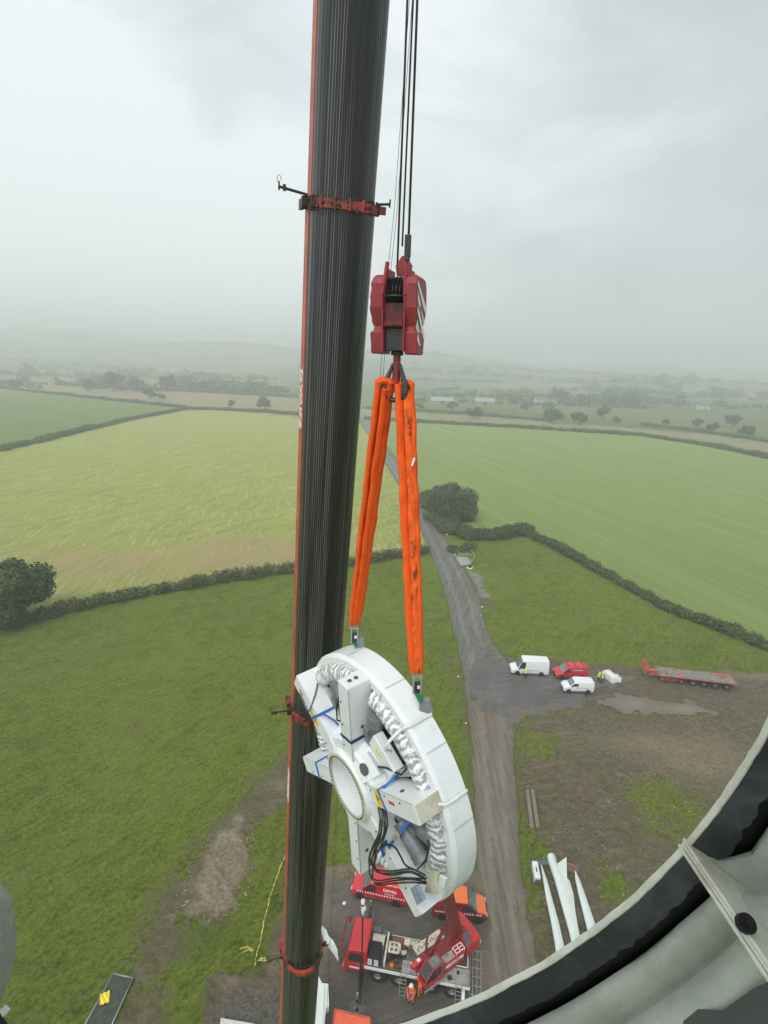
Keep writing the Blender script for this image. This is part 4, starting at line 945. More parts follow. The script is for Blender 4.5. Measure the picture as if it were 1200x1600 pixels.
# black cables leaving the hub in a bundle, turning in two rows to the coil end
CABLE = mat('cable_black', (.022, .022, .024), .32, var=.3, vscale=10, spec=.7)
def gp(px, py, w_):
    r_ = Vector(ray(px, py)); o_ = Vector(CAM); n_ = gN; return GM.inverted() @ (o_ + r_ * (((gC + gN * w_) - o_).dot(n_) / r_.dot(n_)))
r = np.random.default_rng(4)
top_ = [(597, 1262, .10), (599, 1284, .20), (597, 1304, .24), (588, 1322, .26), (582, 1340, .26)]
rowA = [(582, 1354, .26), (592, 1362, .26), (613, 1363, .26), (641, 1361, .24), (664, 1370, .05)]; rowB = [(579, 1360, .28), (582, 1374, .28), (593, 1380, .28), (616, 1378, .27), (643, 1376, .24), (666, 1378, .02)]
for i in range(6):
    row = rowA if i % 2 else rowB; ox = (i - 2.5) * 2.3; P = []
    for j, (x, y, w_) in enumerate(top_ + row):
        u = min(1, max(0, (j - 4) / 3.)); P.append(gp(x + ox * (1 - u) + r.normal() * .8, y + ox * u * .8 + r.normal() * .8, w_ + r.normal() * .012))
    MB().tube(spline(P), .0125, 8).build('power_cable', CABLE, gt)
MB().tube(spline([gp(590, 1330, .2), gp(601, 1320, .24), (gp(616, 1323, .24)), gp(626, 1338, .22), gp(634, 1352, .2), gp(652, 1361, .12), gp(662, 1366, .0)]), .014, 7).build('power_cable', BLACK, gt)
MB().tube(spline([gp(668, 1312, .0), gp(670, 1325, .04), gp(664, 1345, .05), gp(652, 1358, .0)]), .012, 7).build('cable', BLACK, gt)
def gquad(name, px, w_, th, m, par):
    P = [gp(x, y, w_) for x, y in px]; n_ = len(P); mb = MB(); mb.add(P + [p - Vector((0, 0, th)) for p in P], [list(range(n_)), list(range(n_, 2 * n_))[::-1]] + [(i, (i + 1) % n_, (i + 1) % n_ + n_, i + n_) for i in range(n_)]); return mb.build(name, m, par, bevel=.004)
gquad('foam_pad', [(671, 1362), (684, 1366), (683, 1378), (688, 1396), (683, 1399), (663, 1394), (668, 1377)], .02, .05, CREAMP, gt)
gquad('foam_pad', [(686, 1368), (697, 1374), (693, 1390), (685, 1380)], .03, .04, PLASTIC, gt)
gquad('junction_box', [(641, 1389), (650, 1384), (661, 1408), (651, 1415)], WF + .05, .06, STRAPG, arms[2])
for k, f, s in ((0, .7, 1), (5, .5, 2), (1, .5, 3)):
    a = ang(k) - math.pi / 3 * f
    MB().tube([pol(a, .9, -.2), pol(a + .08, 1.05, -.02), pol(a + .02, 1.25, -.05), pol(a - .1, 1.5, -.12), pol(a - .05, 1.65, -.2)], .016, 6).build('cable', BLACK, gt)
# camera-side eye bolt and hose on the upper-left arm
a = ang(5); MB().tube([pol(a, 1.86, .16, .1), pol(a, 1.5, .20, .06), pol(a, 1.42, .2, -.05), pol(a, 1.46, .16, -.14), pol(a, 1.62, 0, -.17), pol(a, 1.80, -.15, -.16)], .014, 6).build('hose', GENDK, arms[5])

def strap(label, k, rr, m, slant=0, wdt=.055, buckle=False, tail=None):
    """webbing loop tight round an arm of the generator"""
    a = ang(k); h = AW / 2 + .012 + (.02 if k == 2 else 0); t = thing('ratchet_strap', label, 'strap', mtx=Matrix.Translation(GM @ pol(a, rr, 0))); mb = MB()
    c4 = [(-h, WF + .012, -1), (h, WF + .012, 1), (h, WF - AD - .012, 1), (-h, WF - AD - .012, -1)]
    ps = [pol(a, rr + s_ * slant, w_, t_) for t_, w_, s_ in c4]
    er = pol(a, 1, 0)
    for i in range(4):
        A, B = ps[i], ps[(i + 1) % 4]; mid = (A + B) / 2; nrm = (mid - pol(a, rr, WF - AD / 2)).normalized()
        mb.bar(A - (B - A).normalized() * .004, B + (B - A).normalized() * .004, wdt, .007, up=nrm)
    o = mb.build('webbing', m, t, xf=GM, world=True)
    if tail: MB().tube([GM @ pol(a, rr + q[0], q[1], q[2]) for q in tail], .022, 6, flat=.25).build('loose_tail', m, t, world=True)
    if buckle:
        A = pol(a, rr, WF - AD * .45, h + .02 if k != 2 else -h - .02); q = MB(); rot = (GM.to_3x3() @ Matrix.Rotation(a, 3, 'Z')); q.box(GM @ A, (.09, .045, .16), rot=rot); q.box(GM @ (A + Vector((0, 0, .1))), (.07, .06, .03), rot=rot); q.build('ratchet', STEEL, t, world=True, bevel=.005)
strap('light blue strap round the upper left arm of the generator', 5, 1.30, BLUE, .05, .05, tail=[(0, WF + .02, -.1), (-.1, .05, -.22), (-.3, -.05, -.26), (-.42, -.1, -.2)])
strap('navy strap across the middle of the upright top arm', 0, 1.02, NAVYS, -.03, .05)
strap('blue strap round the left pointing arm', 4, 1.40, BLUE, .03, .05, tail=[(0, WF + .02, .1), (-.06, .1, .17), (-.1, -.05, .2)])
strap('blue strap round the lower right arm beside the orange warning sticker', 1, 1.12, BLUE, -.04, .04, tail=[(0, WF + .01, .1), (.05, .0, .19), (.1, -.2, .24), (.02, -.3, .2)])
# long strap from lower beam across the motor, with ratchet
a2 = ang(2); a1_ = ang(1)
t = thing('ratchet_strap', 'long blue strap with metal ratchet crossing the gap above the lowest arm', 'strap', mtx=Matrix.Translation(GM @ pol(a2, 1.2, .1)))
A = pol(a2, 1.15, WF + .01, -.16); B = pol(a1_, 1.75, -.05, -.12); Mid = A.lerp(B, .48) + Vector((0, 0, .03))
MB().bar(A, Mid, .055, .008, up=(0, 0, 1)).bar(Mid, B, .05, .008, up=(0, 0, 1)).build('webbing', BLUE, t, xf=GM, world=True)
MB().bar(Mid - (B - A) * .05 + Vector((0, 0, .02)), Mid + (B - A) * .07 + Vector((0, 0, .02)), .07, .035).build('ratchet', mat('brass_ratchet', (.55, .5, .3), .4, metal=.5), t, xf=GM, world=True, bevel=.005)
MB().tube([A, A.lerp(B, .12) + Vector((.1, .02, .06)), A.lerp(B, .2) + Vector((.16, .0, .03)), A.lerp(B, .22) + Vector((.06, 0, .05))], .03, 7, flat=.3).build('loose_tail', BLUE, t, xf=GM, world=True)

# ------------------------------------------------------------------ SLINGS and SHACKLES
def ringpt(px, py, w_=-.5, R0=2.14):
    best = min(((np.hypot(*(pj(np.array(GM @ pol(a, R0, w_))) - (px, py))), a) for a in np.linspace(0, 6.283, 720)), key=lambda t: t[0]); return GM @ pol(best[1], R0, w_)
lugL = ringpt(556, 1016, -.6); lugR = ringpt(664, 1108, -.6)
top = Vector(hc) + Vector((0, 0, hz(1450)))
topW = {-1: atY(601, 600, YB), 1: atY(633, 604, YB)}
for s_, lug, lab in ((-1, lugL, 'left'), (1, lugR, 'right')):
    bx, by = ((553.5, 975), (652, 1050))[s_ > 0]
    bot = atY(bx, by, lug.y); T = topW[s_]
    sg = thing('round_sling', ('thick orange round sling leading down left to the top of the generator' if s_ < 0 else 'scuffed thick orange round sling with white tag leading down right to the generator'), 'sling', tuple(bot))
    nS = 46
    for q_i, (ox, oy, rad, mm) in enumerate(((-.088, -.03, .078, ORANGE), (.0, .05, .070, ORD if s_ > 0 else ORANGE), (.092, -.01, .070, ORANGE), (.028, -.060, .062, ORD if s_ > 0 else ORANGE))):
        pts = []; rr = []
        for i in range(nS + 1):
            u = i / nS; p = np.array(T) * (1 - u) + np.array(bot) * u
            spread = (1 - u) * .95 + u * .62 + .12 * math.sin(3.1 * u)
            wob = .004 * math.sin(u * 21 + q_i * 2 + s_) + .004 * math.sin(u * 47 + q_i)
            p = p + np.array((ox * spread + wob, oy * spread, (.03 if q_i in (0, 2) else .0) * (1 - u)))
            p[2] -= (q_i in (1, 3)) * .06 * (u < .02); pts.append(p); rr.append(rad * (1.03 + .045 * math.sin(u * 33 + q_i * 1.7) + .02 * math.sin(u * 71 + q_i)) * 1.0 * (1 if u < .97 else 1 - (u - .97) * 12))
        MB().tube(pts, rr, 14, flat=.55).build('strand', mm, sg, world=True)
    # over-the-horn bend
    pts = [np.array(T) + np.array((s_ * .015 + .075 * math.cos(q), .06 * math.sin(q), -.02 + .07 * math.sin(abs(q)))) for q in np.linspace(-.1, 3.24, 12)]
    MB().tube([np.array(T) + np.array((.088 * math.cos(q), -.02 * math.cos(q), .045 * math.sin(q) + .0)) for q in np.linspace(0, math.pi, 12)], [.066 + .0 * i for i in range(12)], 12, flat=.85).build('top_bend', ORANGE, sg, world=True)
    if s_ > 0: MB().box(np.array(T) * .74 + np.array(bot) * .26 + np.array((.06, -.1, .05)), (.028, .012, .12), rot=Matrix.Rotation(.25, 3, 'Y')).build('tag', PLASTIC, sg, world=True)
    # shackle + lifting clamp
    sh = thing('lifting_shackle', ('steel lifting shackle and green clamp at the foot of the left sling' if s_ < 0 else 'steel lifting shackle and green clamp at the foot of the right sling'), 'shackle', tuple(lug))
    b = np.array(bot); lz = np.array(lug)
    mb = MB(); mb.tube([b + np.array((.05 * math.cos(q), 0, -.03 + .07 * math.sin(q))) for q in np.linspace(-.6, 3.74, 12)], .018, 8); mb.cyl(b + (-.08, 0, -.08), b + (.08, 0, -.08), .02, n=10); mb.build('bow', STEEL, sh, world=True)
    mid = b + np.array((.01, 0, -.23)); mb = MB()
    for sx in (-.055, .055): mb.box(mid + (sx, 0, .02), (.022, .07, .30))
    mb.box(mid + (0, 0, .16), (.13, .07, .03)); mb.build('link', STEEL, sh, world=True, bevel=.006)
    MB().box(mid + (.0, .0, -.02), (.085, .06, .16)).build('load_cell', DSTEEL, sh, world=True, bevel=.008)
    MB().box(mid + (.02, -.035, .0), (.04, .01, .05)).build('data_plate', WHITE, sh, world=True)
    GRN = mat('green_shackle', (.02, .22, .09), .4, var=.3)
    low = lz * .75 + mid * .25
    MB().tube([mid + (0, 0, -.12), mid + (.02, 0, -.17), low + (.01, 0, .05)], .042, 8).build('pin', GRN, sh, world=True)
    mb = MB(); mb.prism([(-.09, .12), (.06, .14), (.10, -.02), (.10, -.26), (-.02, -.26), (-.10, -.04)], lz + (.06, .03, .06), (1, 0, 0), (0, 0, 1), (0, 1, 0), .09); mb.build('lifting_lug', mat('lug_grey', (.20, .22, .22), .5, var=.2), sh, world=True, bevel=.012)

# ------------------------------------------------------------------ hanging hook and chain below the generator
YH = 7.9
tp = atY(571, 1330, YH); hz_ = lambda y: atY(567, y, YH)[2]
xx_ = atY(567, 1420, YH)[0]
t = thing('chain_sling', 'long dark chain sling with small red and white striped hook hanging plumb below the generator', 'chain sling', (xx_, YH, hz_(1420)))
MB().tube([(xx_, YH, hz_(1300)), (xx_, YH, hz_(1406))], .004, 5).build('wire', ROPE, t, world=True)
mb = MB(); mb.lathe([(.0, 0), (.035, -.005), (.04, -.03), (.042, -.06), (.04, -.08), (.0, -.08)][::-1], 20, close=False); mb.v = [(x + xx_, y + YH, z + hz_(1406)) for x, y, z in mb.v]
mb.tube([(xx_, YH, hz_(1406) - .11), (xx_ - .01, YH, hz_(1406) - .17)], .03, 8, mi=1)
hkb = mb.build('hook_body', [WHITE, DSTEEL], t, world=True)
mb = MB(); mb.tube([(xx_, YH, hz_(1406) - .14), (xx_ + .02, YH, hz_(1406) - .20), (xx_ + .0, YH, hz_(1406) - .28), (xx_ + .01, YH, hz_(1406) - .38)], [.044, .052, .034, .010], 12); h2_ = mb.build('striped_hook', WHITE, t, world=True)
mb = MB()
for i in range(3): mb.bar((xx_ - .04, YH - .036 + i * .006, hz_(1406) - .16 - i * .055), (xx_ + .04, YH - .040 + i * .006, hz_(1406) - .11 - i * .055), .02, .012, up=(0, -1, 0))
mb.build('stripe', RED, h2_, world=True)
mb = MB(); mb.tube([(xx_, YH, hz_(1434)), (xx_ + .01, YH, hz_(1500)), (xx_ - .005, YH, hz_(1510))], .016, 6); mb.tube([(xx_ - .01, YH, hz_(1508)), (xx_ - .0, YH, hz_(1520)), (xx_ - .005, YH, hz_(1538)), (xx_, YH, hz_(1545))], [.02, .05, .045, .015], 8)
mb.tube([(xx_ - .02, YH, hz_(1540)), (xx_ - .035, YH, hz_(1570))], .009, 5); mb.tube([(xx_ + .02, YH, hz_(1540)), (xx_ - .0, YH, hz_(1570))], .009, 5); mb.build('chain', DSTEEL, t, world=True)

# ------------------------------------------------------------------ VEHICLES
def wheel(mbT, x, y, r_, wd, side, parent, rimm=HUB):
    mb = MB(); rk = .46 if r_ > .45 else .60
    pr = [(r_ * rk, -wd / 2), (r_ * .93, -wd / 2), (r_, -wd * .38), (r_, wd * .38), (r_ * .93, wd / 2), (r_ * rk, wd / 2)]
    rot = Matrix.Translation((x, y, r_)) @ Matrix.Rotation(R_(90), 4, 'X')
    wt = MB(); wt.lathe(pr, 28); o = wt.build('wheel', TYRE, parent, xf=rot)
    rm = MB(); q = side
    rm.lathe([(0.0, -wd * .36), (r_ * .2, -wd * .38), (r_ * .28, -wd * .2), (r_ * (rk - .1), -wd * .2), (r_ * rk, -wd * .42), (r_ * rk, wd * .42), (r_ * (rk - .1), wd * .2), (r_ * .28, wd * .2), (r_ * .2, wd * .38), (0, wd * .36)], 24, close=False)
    for i in range(8):
        a = i * math.pi / 4; 
        for sz in (-1, 1): rm.cyl((r_ * .31 * math.cos(a), r_ * .31 * math.sin(a), sz * wd * .2), (r_ * .31 * math.cos(a), r_ * .31 * math.sin(a), sz * wd * .27), r_ * .05, n=6)
    rm.build('rim', rimm, o, xf=rot); return o

def van(name, label, front, rear, L_, W_, H_, bon, paint, ws=.9, roof=None, deco=None, scr=GLASSL, cat='van', wr=.33, text=None, wb=(.17, .80), flip=False):
    """front/rear: ground points under the wheels on the side that faces the camera"""
    f = np.array(G(*front)[:2]); b = np.array(G(*rear)[:2]); d = (f - b) / np.hypot(*(f - b)); nrm = np.array([-d[1], d[0]])
    if nrm[1] < 0: nrm = -nrm                        # away from the camera
    mid = (f + b) / 2 + nrm * (W_ / 2 - .1); rz = math.atan2(d[1], d[0]); t = thing(name, label, cat, (*mid, .06), rz)
    hx = L_ / 2; zb = .28; hw = W_ / 2
    fx = hx - L_ * wb[0]; rx = hx - L_ * wb[1]
    st_ = [  # x, z bottom, belt z, roof z, half width belt, half width top
        (hx, .38, .62, .66, hw * .78, hw * .70), (hx - .10, .28, .80, .86, hw * .92, hw * .80), (hx - bon * .5, zb, .95, 1.02, hw * .98, hw * .84), (hx - bon, zb, 1.05, 1.12, hw, hw * .86),
        (hx - bon - ws, zb, 1.10, H_ - .05, hw, hw * .80), (hx - bon - ws - .35, zb, 1.12, H_, hw, hw * .82), (-hx + .3, zb, 1.12, H_ - .01, hw, hw * .83), (-hx + .04, .32, 1.10, H_ - .07, hw * .98, hw * .80), (-hx, .40, 1.05, H_ - .25, hw * .95, hw * .78)]
    rings = []
    for x, z0, zbelt, zt, wbt, wt in st_:
        zs = zt - .10 if zt > 1.3 else zt - .02
        rings.append([(x, -wbt * .96, z0), (x, -wbt, z0 + .12), (x, -wbt, zbelt), (x, -wt * 1.03, zs), (x, -wt * .90, zt), (x, 0, zt + .03), (x, wt * .90, zt), (x, wt * 1.03, zs), (x, wbt, zbelt), (x, wbt, z0 + .12), (x, wbt * .96, z0)])
    mb = MB(); mb.loft(rings, smooth=True)
    if roof:  # two-tone: roof and bonnet tops take slot 1
        for i, fc in enumerate(mb.f):
            zc_ = np.mean([mb.v[j][2] for j in fc]); ys = [abs(mb.v[j][1]) for j in fc]
            if len(fc) == 4 and zc_ > H_ - .16 and max(ys) < hw * .93: mb.m[i] = 1
            elif len(fc) == 4 and zc_ > .8 and np.mean([mb.v[j][0] for j in fc]) > hx - bon - .05 and max(ys) < hw * .9: mb.m[i] = 1
    body = mb.build('body', [paint, roof or paint], t, bevel=.02, sharp=28)
    # windscreen
    x0, x1 = hx - bon + .02, hx - bon - ws + .10; z0, z1 = 1.13, H_ - .14
    def band(x0, x1, z0, z1, y0, y1, off=.012):
        n_ = Vector((z1 - z0, 0, x0 - x1)).normalized() * off; p = [Vector((x0, -y0, z0)), Vector((x0, y0, z0)), Vector((x1, y1, z1)), Vector((x1, -y1, z1))]
        return [q + n_ for q in p] + [q - n_ * 3 for q in p]
    mb = MB(); mb.add(band(x0, x1, z0, z1, hw * .84, hw * .74, .03), [(0, 1, 2, 3), (7, 6, 5, 4), (0, 1, 5, 4), (1, 2, 6, 5), (2, 3, 7, 6), (3, 0, 4, 7)]); mb.build('windscreen', scr, t, bevel=.01)
    # side door windows
    for s_ in (-1, 1):
        def sy(z): return s_ * (hw + (hw * .81 * 1.03 - hw) * max(0, (z - 1.1)) / (H_ - .1 - 1.1) + .012)
        xa, xb_, xc = hx - bon - .12, hx - bon - ws * .82, hx - bon - ws - .42
        poly = [(xa, 1.14), (xc, 1.14), (xc, H_ - .30), (xb_, H_ - .30)]
        mb = MB(); mb.add([(x, sy(z), z) for x, z in poly] + [(x, sy(z) - s_ * .05, z) for x, z in poly], [(0, 1, 2, 3), (7, 6, 5, 4), (0, 1, 5, 4), (1, 2, 6, 5), (2, 3, 7, 6), (3, 0, 4, 7)]); mb.build('side_window', GLASS, t)
        MB().box((hx - bon - .22, s_ * (hw + .10), 1.18), (.10, .18, .2)).build('mirror', BLACK, t, bevel=.02)
        MB().box((hx - .12, s_ * hw * .68, .74), (.20, hw * .36, .12)).build('headlight', mat('lamp_glass', (.7, .7, .68), .15), t, bevel=.02)
        MB().box((-hx + .0, s_ * hw * .86, .95), (.05, .10, .4)).build('tail_light', REDL, t, bevel=.01)
        mb = MB()
        for xx in (hx - bon - .12, hx - bon - ws - .46, -hx + .9): mb.box((xx, s_ * (hw + .0015), .82), (.012, .006, .66))
        mb.box((-.35, s_ * (hw + .006), .92), (L_ * .42, .012, .035)); mb.box((0, s_ * (hw + .004), .42), (L_ * .42, .02, .09)); mb.build('door_trim', mat('shut_line', (.08, .08, .08), .6), t)
    for s_ in (-1, 1):
        for x in (fx, rx): 
            MB().cyl((x, s_ * (hw - .26), wr + .02), (x, s_ * (hw + .004), wr + .02), wr + .07, n=28).build('wheel_arch', BLACK, t); wheel(None, x, s_ * (hw - .09), wr, .21, s_, t)
    MB().box((hx - .02, 0, .5), (.10, hw * 1.3, .16)).build('grille', BLACK, t, bevel=.02)
    return t, hx, hw, H_
van('panel_van', 'long high roofed white panel van at the left end of the parked row, door open', (809, 1055), (845.5, 1057), 5.6, 2.0, 2.45, .95, WHITE, .75)
rv, rhx, rhw, rH = van('panel_van', 'red van with roof bars parked between the two white vans', (877, 1062), (909, 1061.5), 4.8, 1.95, 1.95, .95, VRED, .75)
van('small_van', 'small white van parked nearest the camera in front of the red one', (890.5, 1083.5), (916.5, 1084.5), 4.3, 1.8, 1.82, .90, WHITE, .7, wr=.31)
MB().bar((-1.9, -.75, rH + .05), (-1.9, .75, rH + .05), .05, .05).bar((-.6, -.75, rH + .05), (-.6, .75, rH + .05), .05, .05).bar((.5, -.72, rH + .05), (.5, .72, rH + .05), .05, .05).build('roof_bar', BLACK, rv)
def side_text(t, txt, size, x, z, hw_, lean_, s_=1, m=WHITE):
    # s_=+1 : left flank (+y), -1 right flank
    Zv = Vector((0, s_ * math.cos(lean_), math.sin(lean_))); Xv = Vector((-s_, 0, 0)); Yv = Zv.cross(Xv); M_ = Matrix((Xv, Yv, Zv)).transposed().to_4x4(); M_.translation = (x, s_ * hw_, z); text_mesh('lettering', txt, size, m, t, M_, .004)
mb = MB(); mb.box((-.7, rhw - .07, 1.50), (2.2, .02, .30)); mb.build('side_glass', GLASSL, rv)
side_text(rv, 'CRANE HIRE', .25, -.8, 1.50, rhw - .055, .3); side_text(rv, 'CRANE HIRE', .25, -.8, 1.50, rhw - .055, .3, -1)
def checks(t, L_, hw_, z=.92, n=18):
    mb = MB()
    for s_ in (-1, 1):
        for i in range(n):
            x = -L_ / 2 + .3 + i * (L_ - .7) / n; mb.box((x, s_ * (hw_ + .008), z + .0), (L_ / n * .5, .012, .15), rot=Matrix.Rotation(.45, 3, 'Y'))
    mb.build('chequer_stripe', WHITE, t)
v1, a_, b_, c_ = van('branded_van', 'red van with white lettering and chequer stripe behind the generator, facing left', (566, 1405), (617, 1416), 5.0, 1.95, 2.0, 1.0, VRED, .8, scr=GLASSL)
checks(v1, 5.0, b_); 
for s_ in (1, -1): side_text(v1, 'DAVIES', .36, -.95, 1.48, b_ - .06, .3, s_); side_text(v1, 'CRANE HIRE', .15, -.95, 1.18, b_ + .012, .12, s_)
v2, a_, b_, c_ = van('branded_van', 'orange roofed red van with chequer stripe, facing right behind the generator', (742, 1442), (693, 1437), 4.6, 1.9, 1.95, .9, DRED, .8, roof=VORG, scr=GLASSL)
checks(v2, 4.6, b_)
for s_ in (1, -1): side_text(v2, 'DAVIES', .32, -.85, 1.44, b_ - .06, .3, s_); side_text(v2, 'CRANE HIRE', .14, -.85, 1.17, b_ + .012, .12, s_)

# ------------------------------------------------------------------ RED MOBILE CRANE
A0 = np.array(G(589, 1537)[:2]); A3 = np.array(G(701, 1561)[:2]); d = (A0 - A3) / np.hypot(*(A0 - A3)); nrm = np.array([-d[1], d[0]]); nrm = nrm if nrm[1] > 0 else -nrm
HW = 1.32; org = A0 + nrm * HW; rz = math.atan2(d[1], d[0])   # local x forward (towards its cab), local y: +y is ...
ct = thing('mobile_crane', 'red and white four axle mobile crane with raised red boom on the dark stone pad', 'crane', (*org, .05), rz)
ys = 1 if (Matrix.Rotation(rz, 2) @ Vector((0, 1))).y > 0 else -1   # ys: local y sign pointing away from the camera
AX = [0, -1.6, -4.0, -5.55]
mb = MB(); mb.box((-2.1, 0, 1.12), (8.4, 1.9, .55)); mb.box((-2.6, 0, 1.45), (8.4, 2.60, .10), 1); mb.build('chassis', [mat('chassis_grey', (.10, .10, .095), .6, var=.2), mat('deck_dark', (.115, .115, .11), .7, var=.3, vscale=2.5, col2=(.05, .045, .04), c2range=(.45, .6))], ct, bevel=.02)
mb = MB()
for s_ in (-1, 1): mb.box((-2.9, s_ * 1.32, 1.36), (7.8, .05, .26))
mb.box((-6.78, 0, 1.36), (.05, 2.6, .26)); mb.build('deck_edge', WHITE, ct, bevel=.01)
for x in AX:
    for s_ in (-1, 1): wheel(None, x, s_ * 1.08, .64, .44, s_, ct)
mb = MB()
for s_ in (-1, 1):
    for x in AX:
        pts = [(x + .86 * math.cos(q), s_ * 1.08, .62 + .80 * math.sin(q)) for q in np.linspace(.5, math.pi - .5, 9)]
        mb.tube(pts, .24, 4, flat=.12, up=(0, 1, 0))
tag(mb.build('mudguard', BLACK, ct), kind='stuff')
# driver's cab, full width, low
mb = MB(); w_ = 1.27
prof = [(2.55, .65), (2.62, 1.15), (2.52, 1.85), (2.32, 2.55), (2.22, 2.72), (.95, 2.80), (.85, 2.7), (.80, .75)]
mb.prism(prof, (0, 0, 0), (1, 0, 0), (0, 0, 1), (0, 1, 0), 2 * w_); cabm = mb.build('driver_cab', [RED], ct, bevel=.06)
mb = MB(); mb.add([(2.585, -w_ + .12, 1.62), (2.585, w_ - .12, 1.62), (2.36, w_ - .2, 2.50), (2.36, -w_ + .2, 2.50), (2.5, -w_ + .12, 1.6), (2.5, w_ - .12, 1.6), (2.28, w_ - .2, 2.48), (2.28, -w_ + .2, 2.48)], [(0, 1, 2, 3), (7, 6, 5, 4), (0, 1, 5, 4), (1, 2, 6, 5), (2, 3, 7, 6), (3, 0, 4, 7)]); mb.build('windscreen', GLASS, cabm)
for s_ in (-1, 1):
    MB().prism([(2.30, 1.65), (2.16, 2.45), (1.15, 2.5), (1.1, 1.65)], (0, s_ * (w_ + .004), 0), (1, 0, 0), (0, 0, 1), (0, 1, 0), .02).build('side_window', GLASS, cabm)
    mb = MB(); mb.bar((2.3, s_ * w_, 2.2), (2.75, s_ * (w_ + .25), 2.2), .04, .04); mb.box((2.75, s_ * (w_ + .27), 1.95), (.08, .2, .5)); mb.build('mirror', DRED, cabm, bevel=.01)
    MB().box((2.64, s_ * .95, .86), (.06, .42, .2)).build('headlight', MATS['lamp_glass'], cabm, bevel=.02)
mb = MB(); mb.tube([(2.45, -w_, 2.72), (2.95, -w_, 2.45), (2.95, w_, 2.45), (2.45, w_, 2.72)], .05, 6); mb.bar((2.80, -w_ + .1, 2.55), (2.80, w_ - .1, 2.55), .12, .05); mb.build('visor_bar', DRED, ct)
MB().box((2.60, 0, .62), (.18, 2.5, .34)).build('bumper', RED, ct, bevel=.03)
mb = MB(); mb.box((2.705, -.0, .68), (.014, .8, .12)); mb.box((2.705, -.85, .62), (.014, .5, .14)); mb.box((1.7, w_ + .008, 1.05), (.9, .012, .16)); mb.box((1.7, -w_ - .008, 1.05), (.9, .012, .16)); mb.build('marking', WHITE, ct)
# deck equipment behind the cab
mb = MB(); mb.box((.35, -ys * .55, 1.88), (.85, 1.25, .75)); 
for i in range(9): mb.box((.35, -ys * (.0 + i * .13), 2.27), (.8, .03, .05))
mb.build('engine_cover', BLACK, ct, bevel=.02)
mb = MB()
for i in range(7):
    for x in (.15, .62): mb.box((x, -ys * 1.215, 1.56 + i * .09), (.34, .02, .035))
mb.build('louvre', WHITE, ct)
mb = MB(); mb.box((.25, ys * .45, 1.98), (.95, .75, .06)); mb.box((-.45, 0, 1.75), (.14, 2.3, .5)); mb.box((.25, ys * .45, 1.72), (.9, .7, .46)); mb.build('cream_cover', CREAM, ct, bevel=.02)
mb = MB(); mb.box((.45, ys * 1.05, 1.85), (.75, .42, .7)); mb.box((-.15, ys * 1.02, 1.75), (.4, .5, .5)); mb.cyl((.1, ys * 1.1, 2.0), (.1, ys * 1.1, 2.5), .08, n=12); mb.build('fuel_tank', mat('tank_grey', (.09, .10, .11), .45), ct, bevel=.03)
# boom rest with four openings
ov = [(-.45 + 0, -.42), (.30, -.42), (.45, -.3), (.5, 0), (.45, .3), (.30, .42), (-.45, .42)]
mb = MB(); mb.prism([(-x, y) for x, y in ov], (-1.05, 0, 2.05), (1, 0, 0), (0, 1, 0), (0, 0, 1), .08); br = mb.build('boom_rest', CREAM, ct, bevel=.01)
mb = MB()
for i in (-.16, .16):
    for j in (-.18, .18): mb.box((-1.02 + i, j, 2.093), (.2, .22, .012))
mb.build('opening', GENDK, br)
mb = MB(); mb.box((-1.05, 0, 1.75), (.3, .4, .5)); mb.box((-1.35, 0, 1.53), (1.2, 1.0, .05)); mb.build('rest_post', DSTEEL, ct)
MB().box((-1.2, ys * .80, 1.60), (.85, .55, .18)).build('rusty_tray', mat('rust_brown', (.19, .07, .05), .8, var=.3, vscale=5), ct, bevel=.01)
mb = MB(); mb.box((-1.95, ys * .85, 1.62), (.5, .5, .2)); mb.box((-2.5, ys * .9, 1.58), (.5, .4, .14)); mb.build('tool_locker', CREAM, ct, bevel=.015)
mb = MB(); mb.box((-1.15, -ys * .85, 1.53), (1.1, .8, .06)); mb.build('chain_tray', mat('tray_litter', (.16, .10, .05), .8, var=.7, vscale=16, col2=(.03, .03, .02)), ct)
MB().box((-2.35, -ys * .85, 1.56), (1.15, .85, .10)).build('deck_plate', GREYD, ct, bevel=.01); MB().box((-5.75, -ys * .75, 1.56), (2.0, 1.1, .10)).build('deck_plate', GREYD, ct, bevel=.01)
mb = MB(); mb.box((-5.9, ys * .55, 1.55), (1.4, 1.2, .08)); dk = mb.build('rear_hatch', mat('hatch_dark', (.07, .055, .05), .7, var=.4, vscale=4), ct)
mb = MB(); 
for p, q in (((-6.6, -.08), (-5.2, -.08)), ((-6.6, 1.15), (-5.2, 1.15)), ((-6.6, -.08), (-6.6, 1.15)), ((-5.2, -.08), (-5.2, 1.15))): mb.bar((p[0], ys * p[1], 1.62), (q[0], ys * q[1], 1.62), .06, .05)
mb.build('hatch_frame', WHITE, dk)
rr_ = np.random.default_rng(9)
for x, y, sx, sy, sz, mm in ((-1.75, .35, .3, .22, .25, DSTEEL), (-2.2, .5, .2, .35, .2, MATS['rust_brown']), (-1.0, -1.0, .25, .2, .16, HORG), (-1.4, -.7, .3, .16, .14, DSTEEL), (-2.6, -.55, .35, .2, .12, YEL), (-5.3, -1.05, .3, .25, .2, DSTEEL), (-4.6, -.9, .5, .16, .12, RED), (-5.9, -.6, .16, .16, .22, BLACK), (.0, 1.2, .2, .2, .4, STEEL), (-.62, .9, .1, .3, .5, DSTEEL)):
    MB().box((x, ys * y, 1.56 + sz / 2), (sx, sy, sz), rot=Matrix.Rotation(rr_.uniform(-.5, .5), 3, 'Z')).build('deck_gear', mm, ct, bevel=.015)
mb = MB()
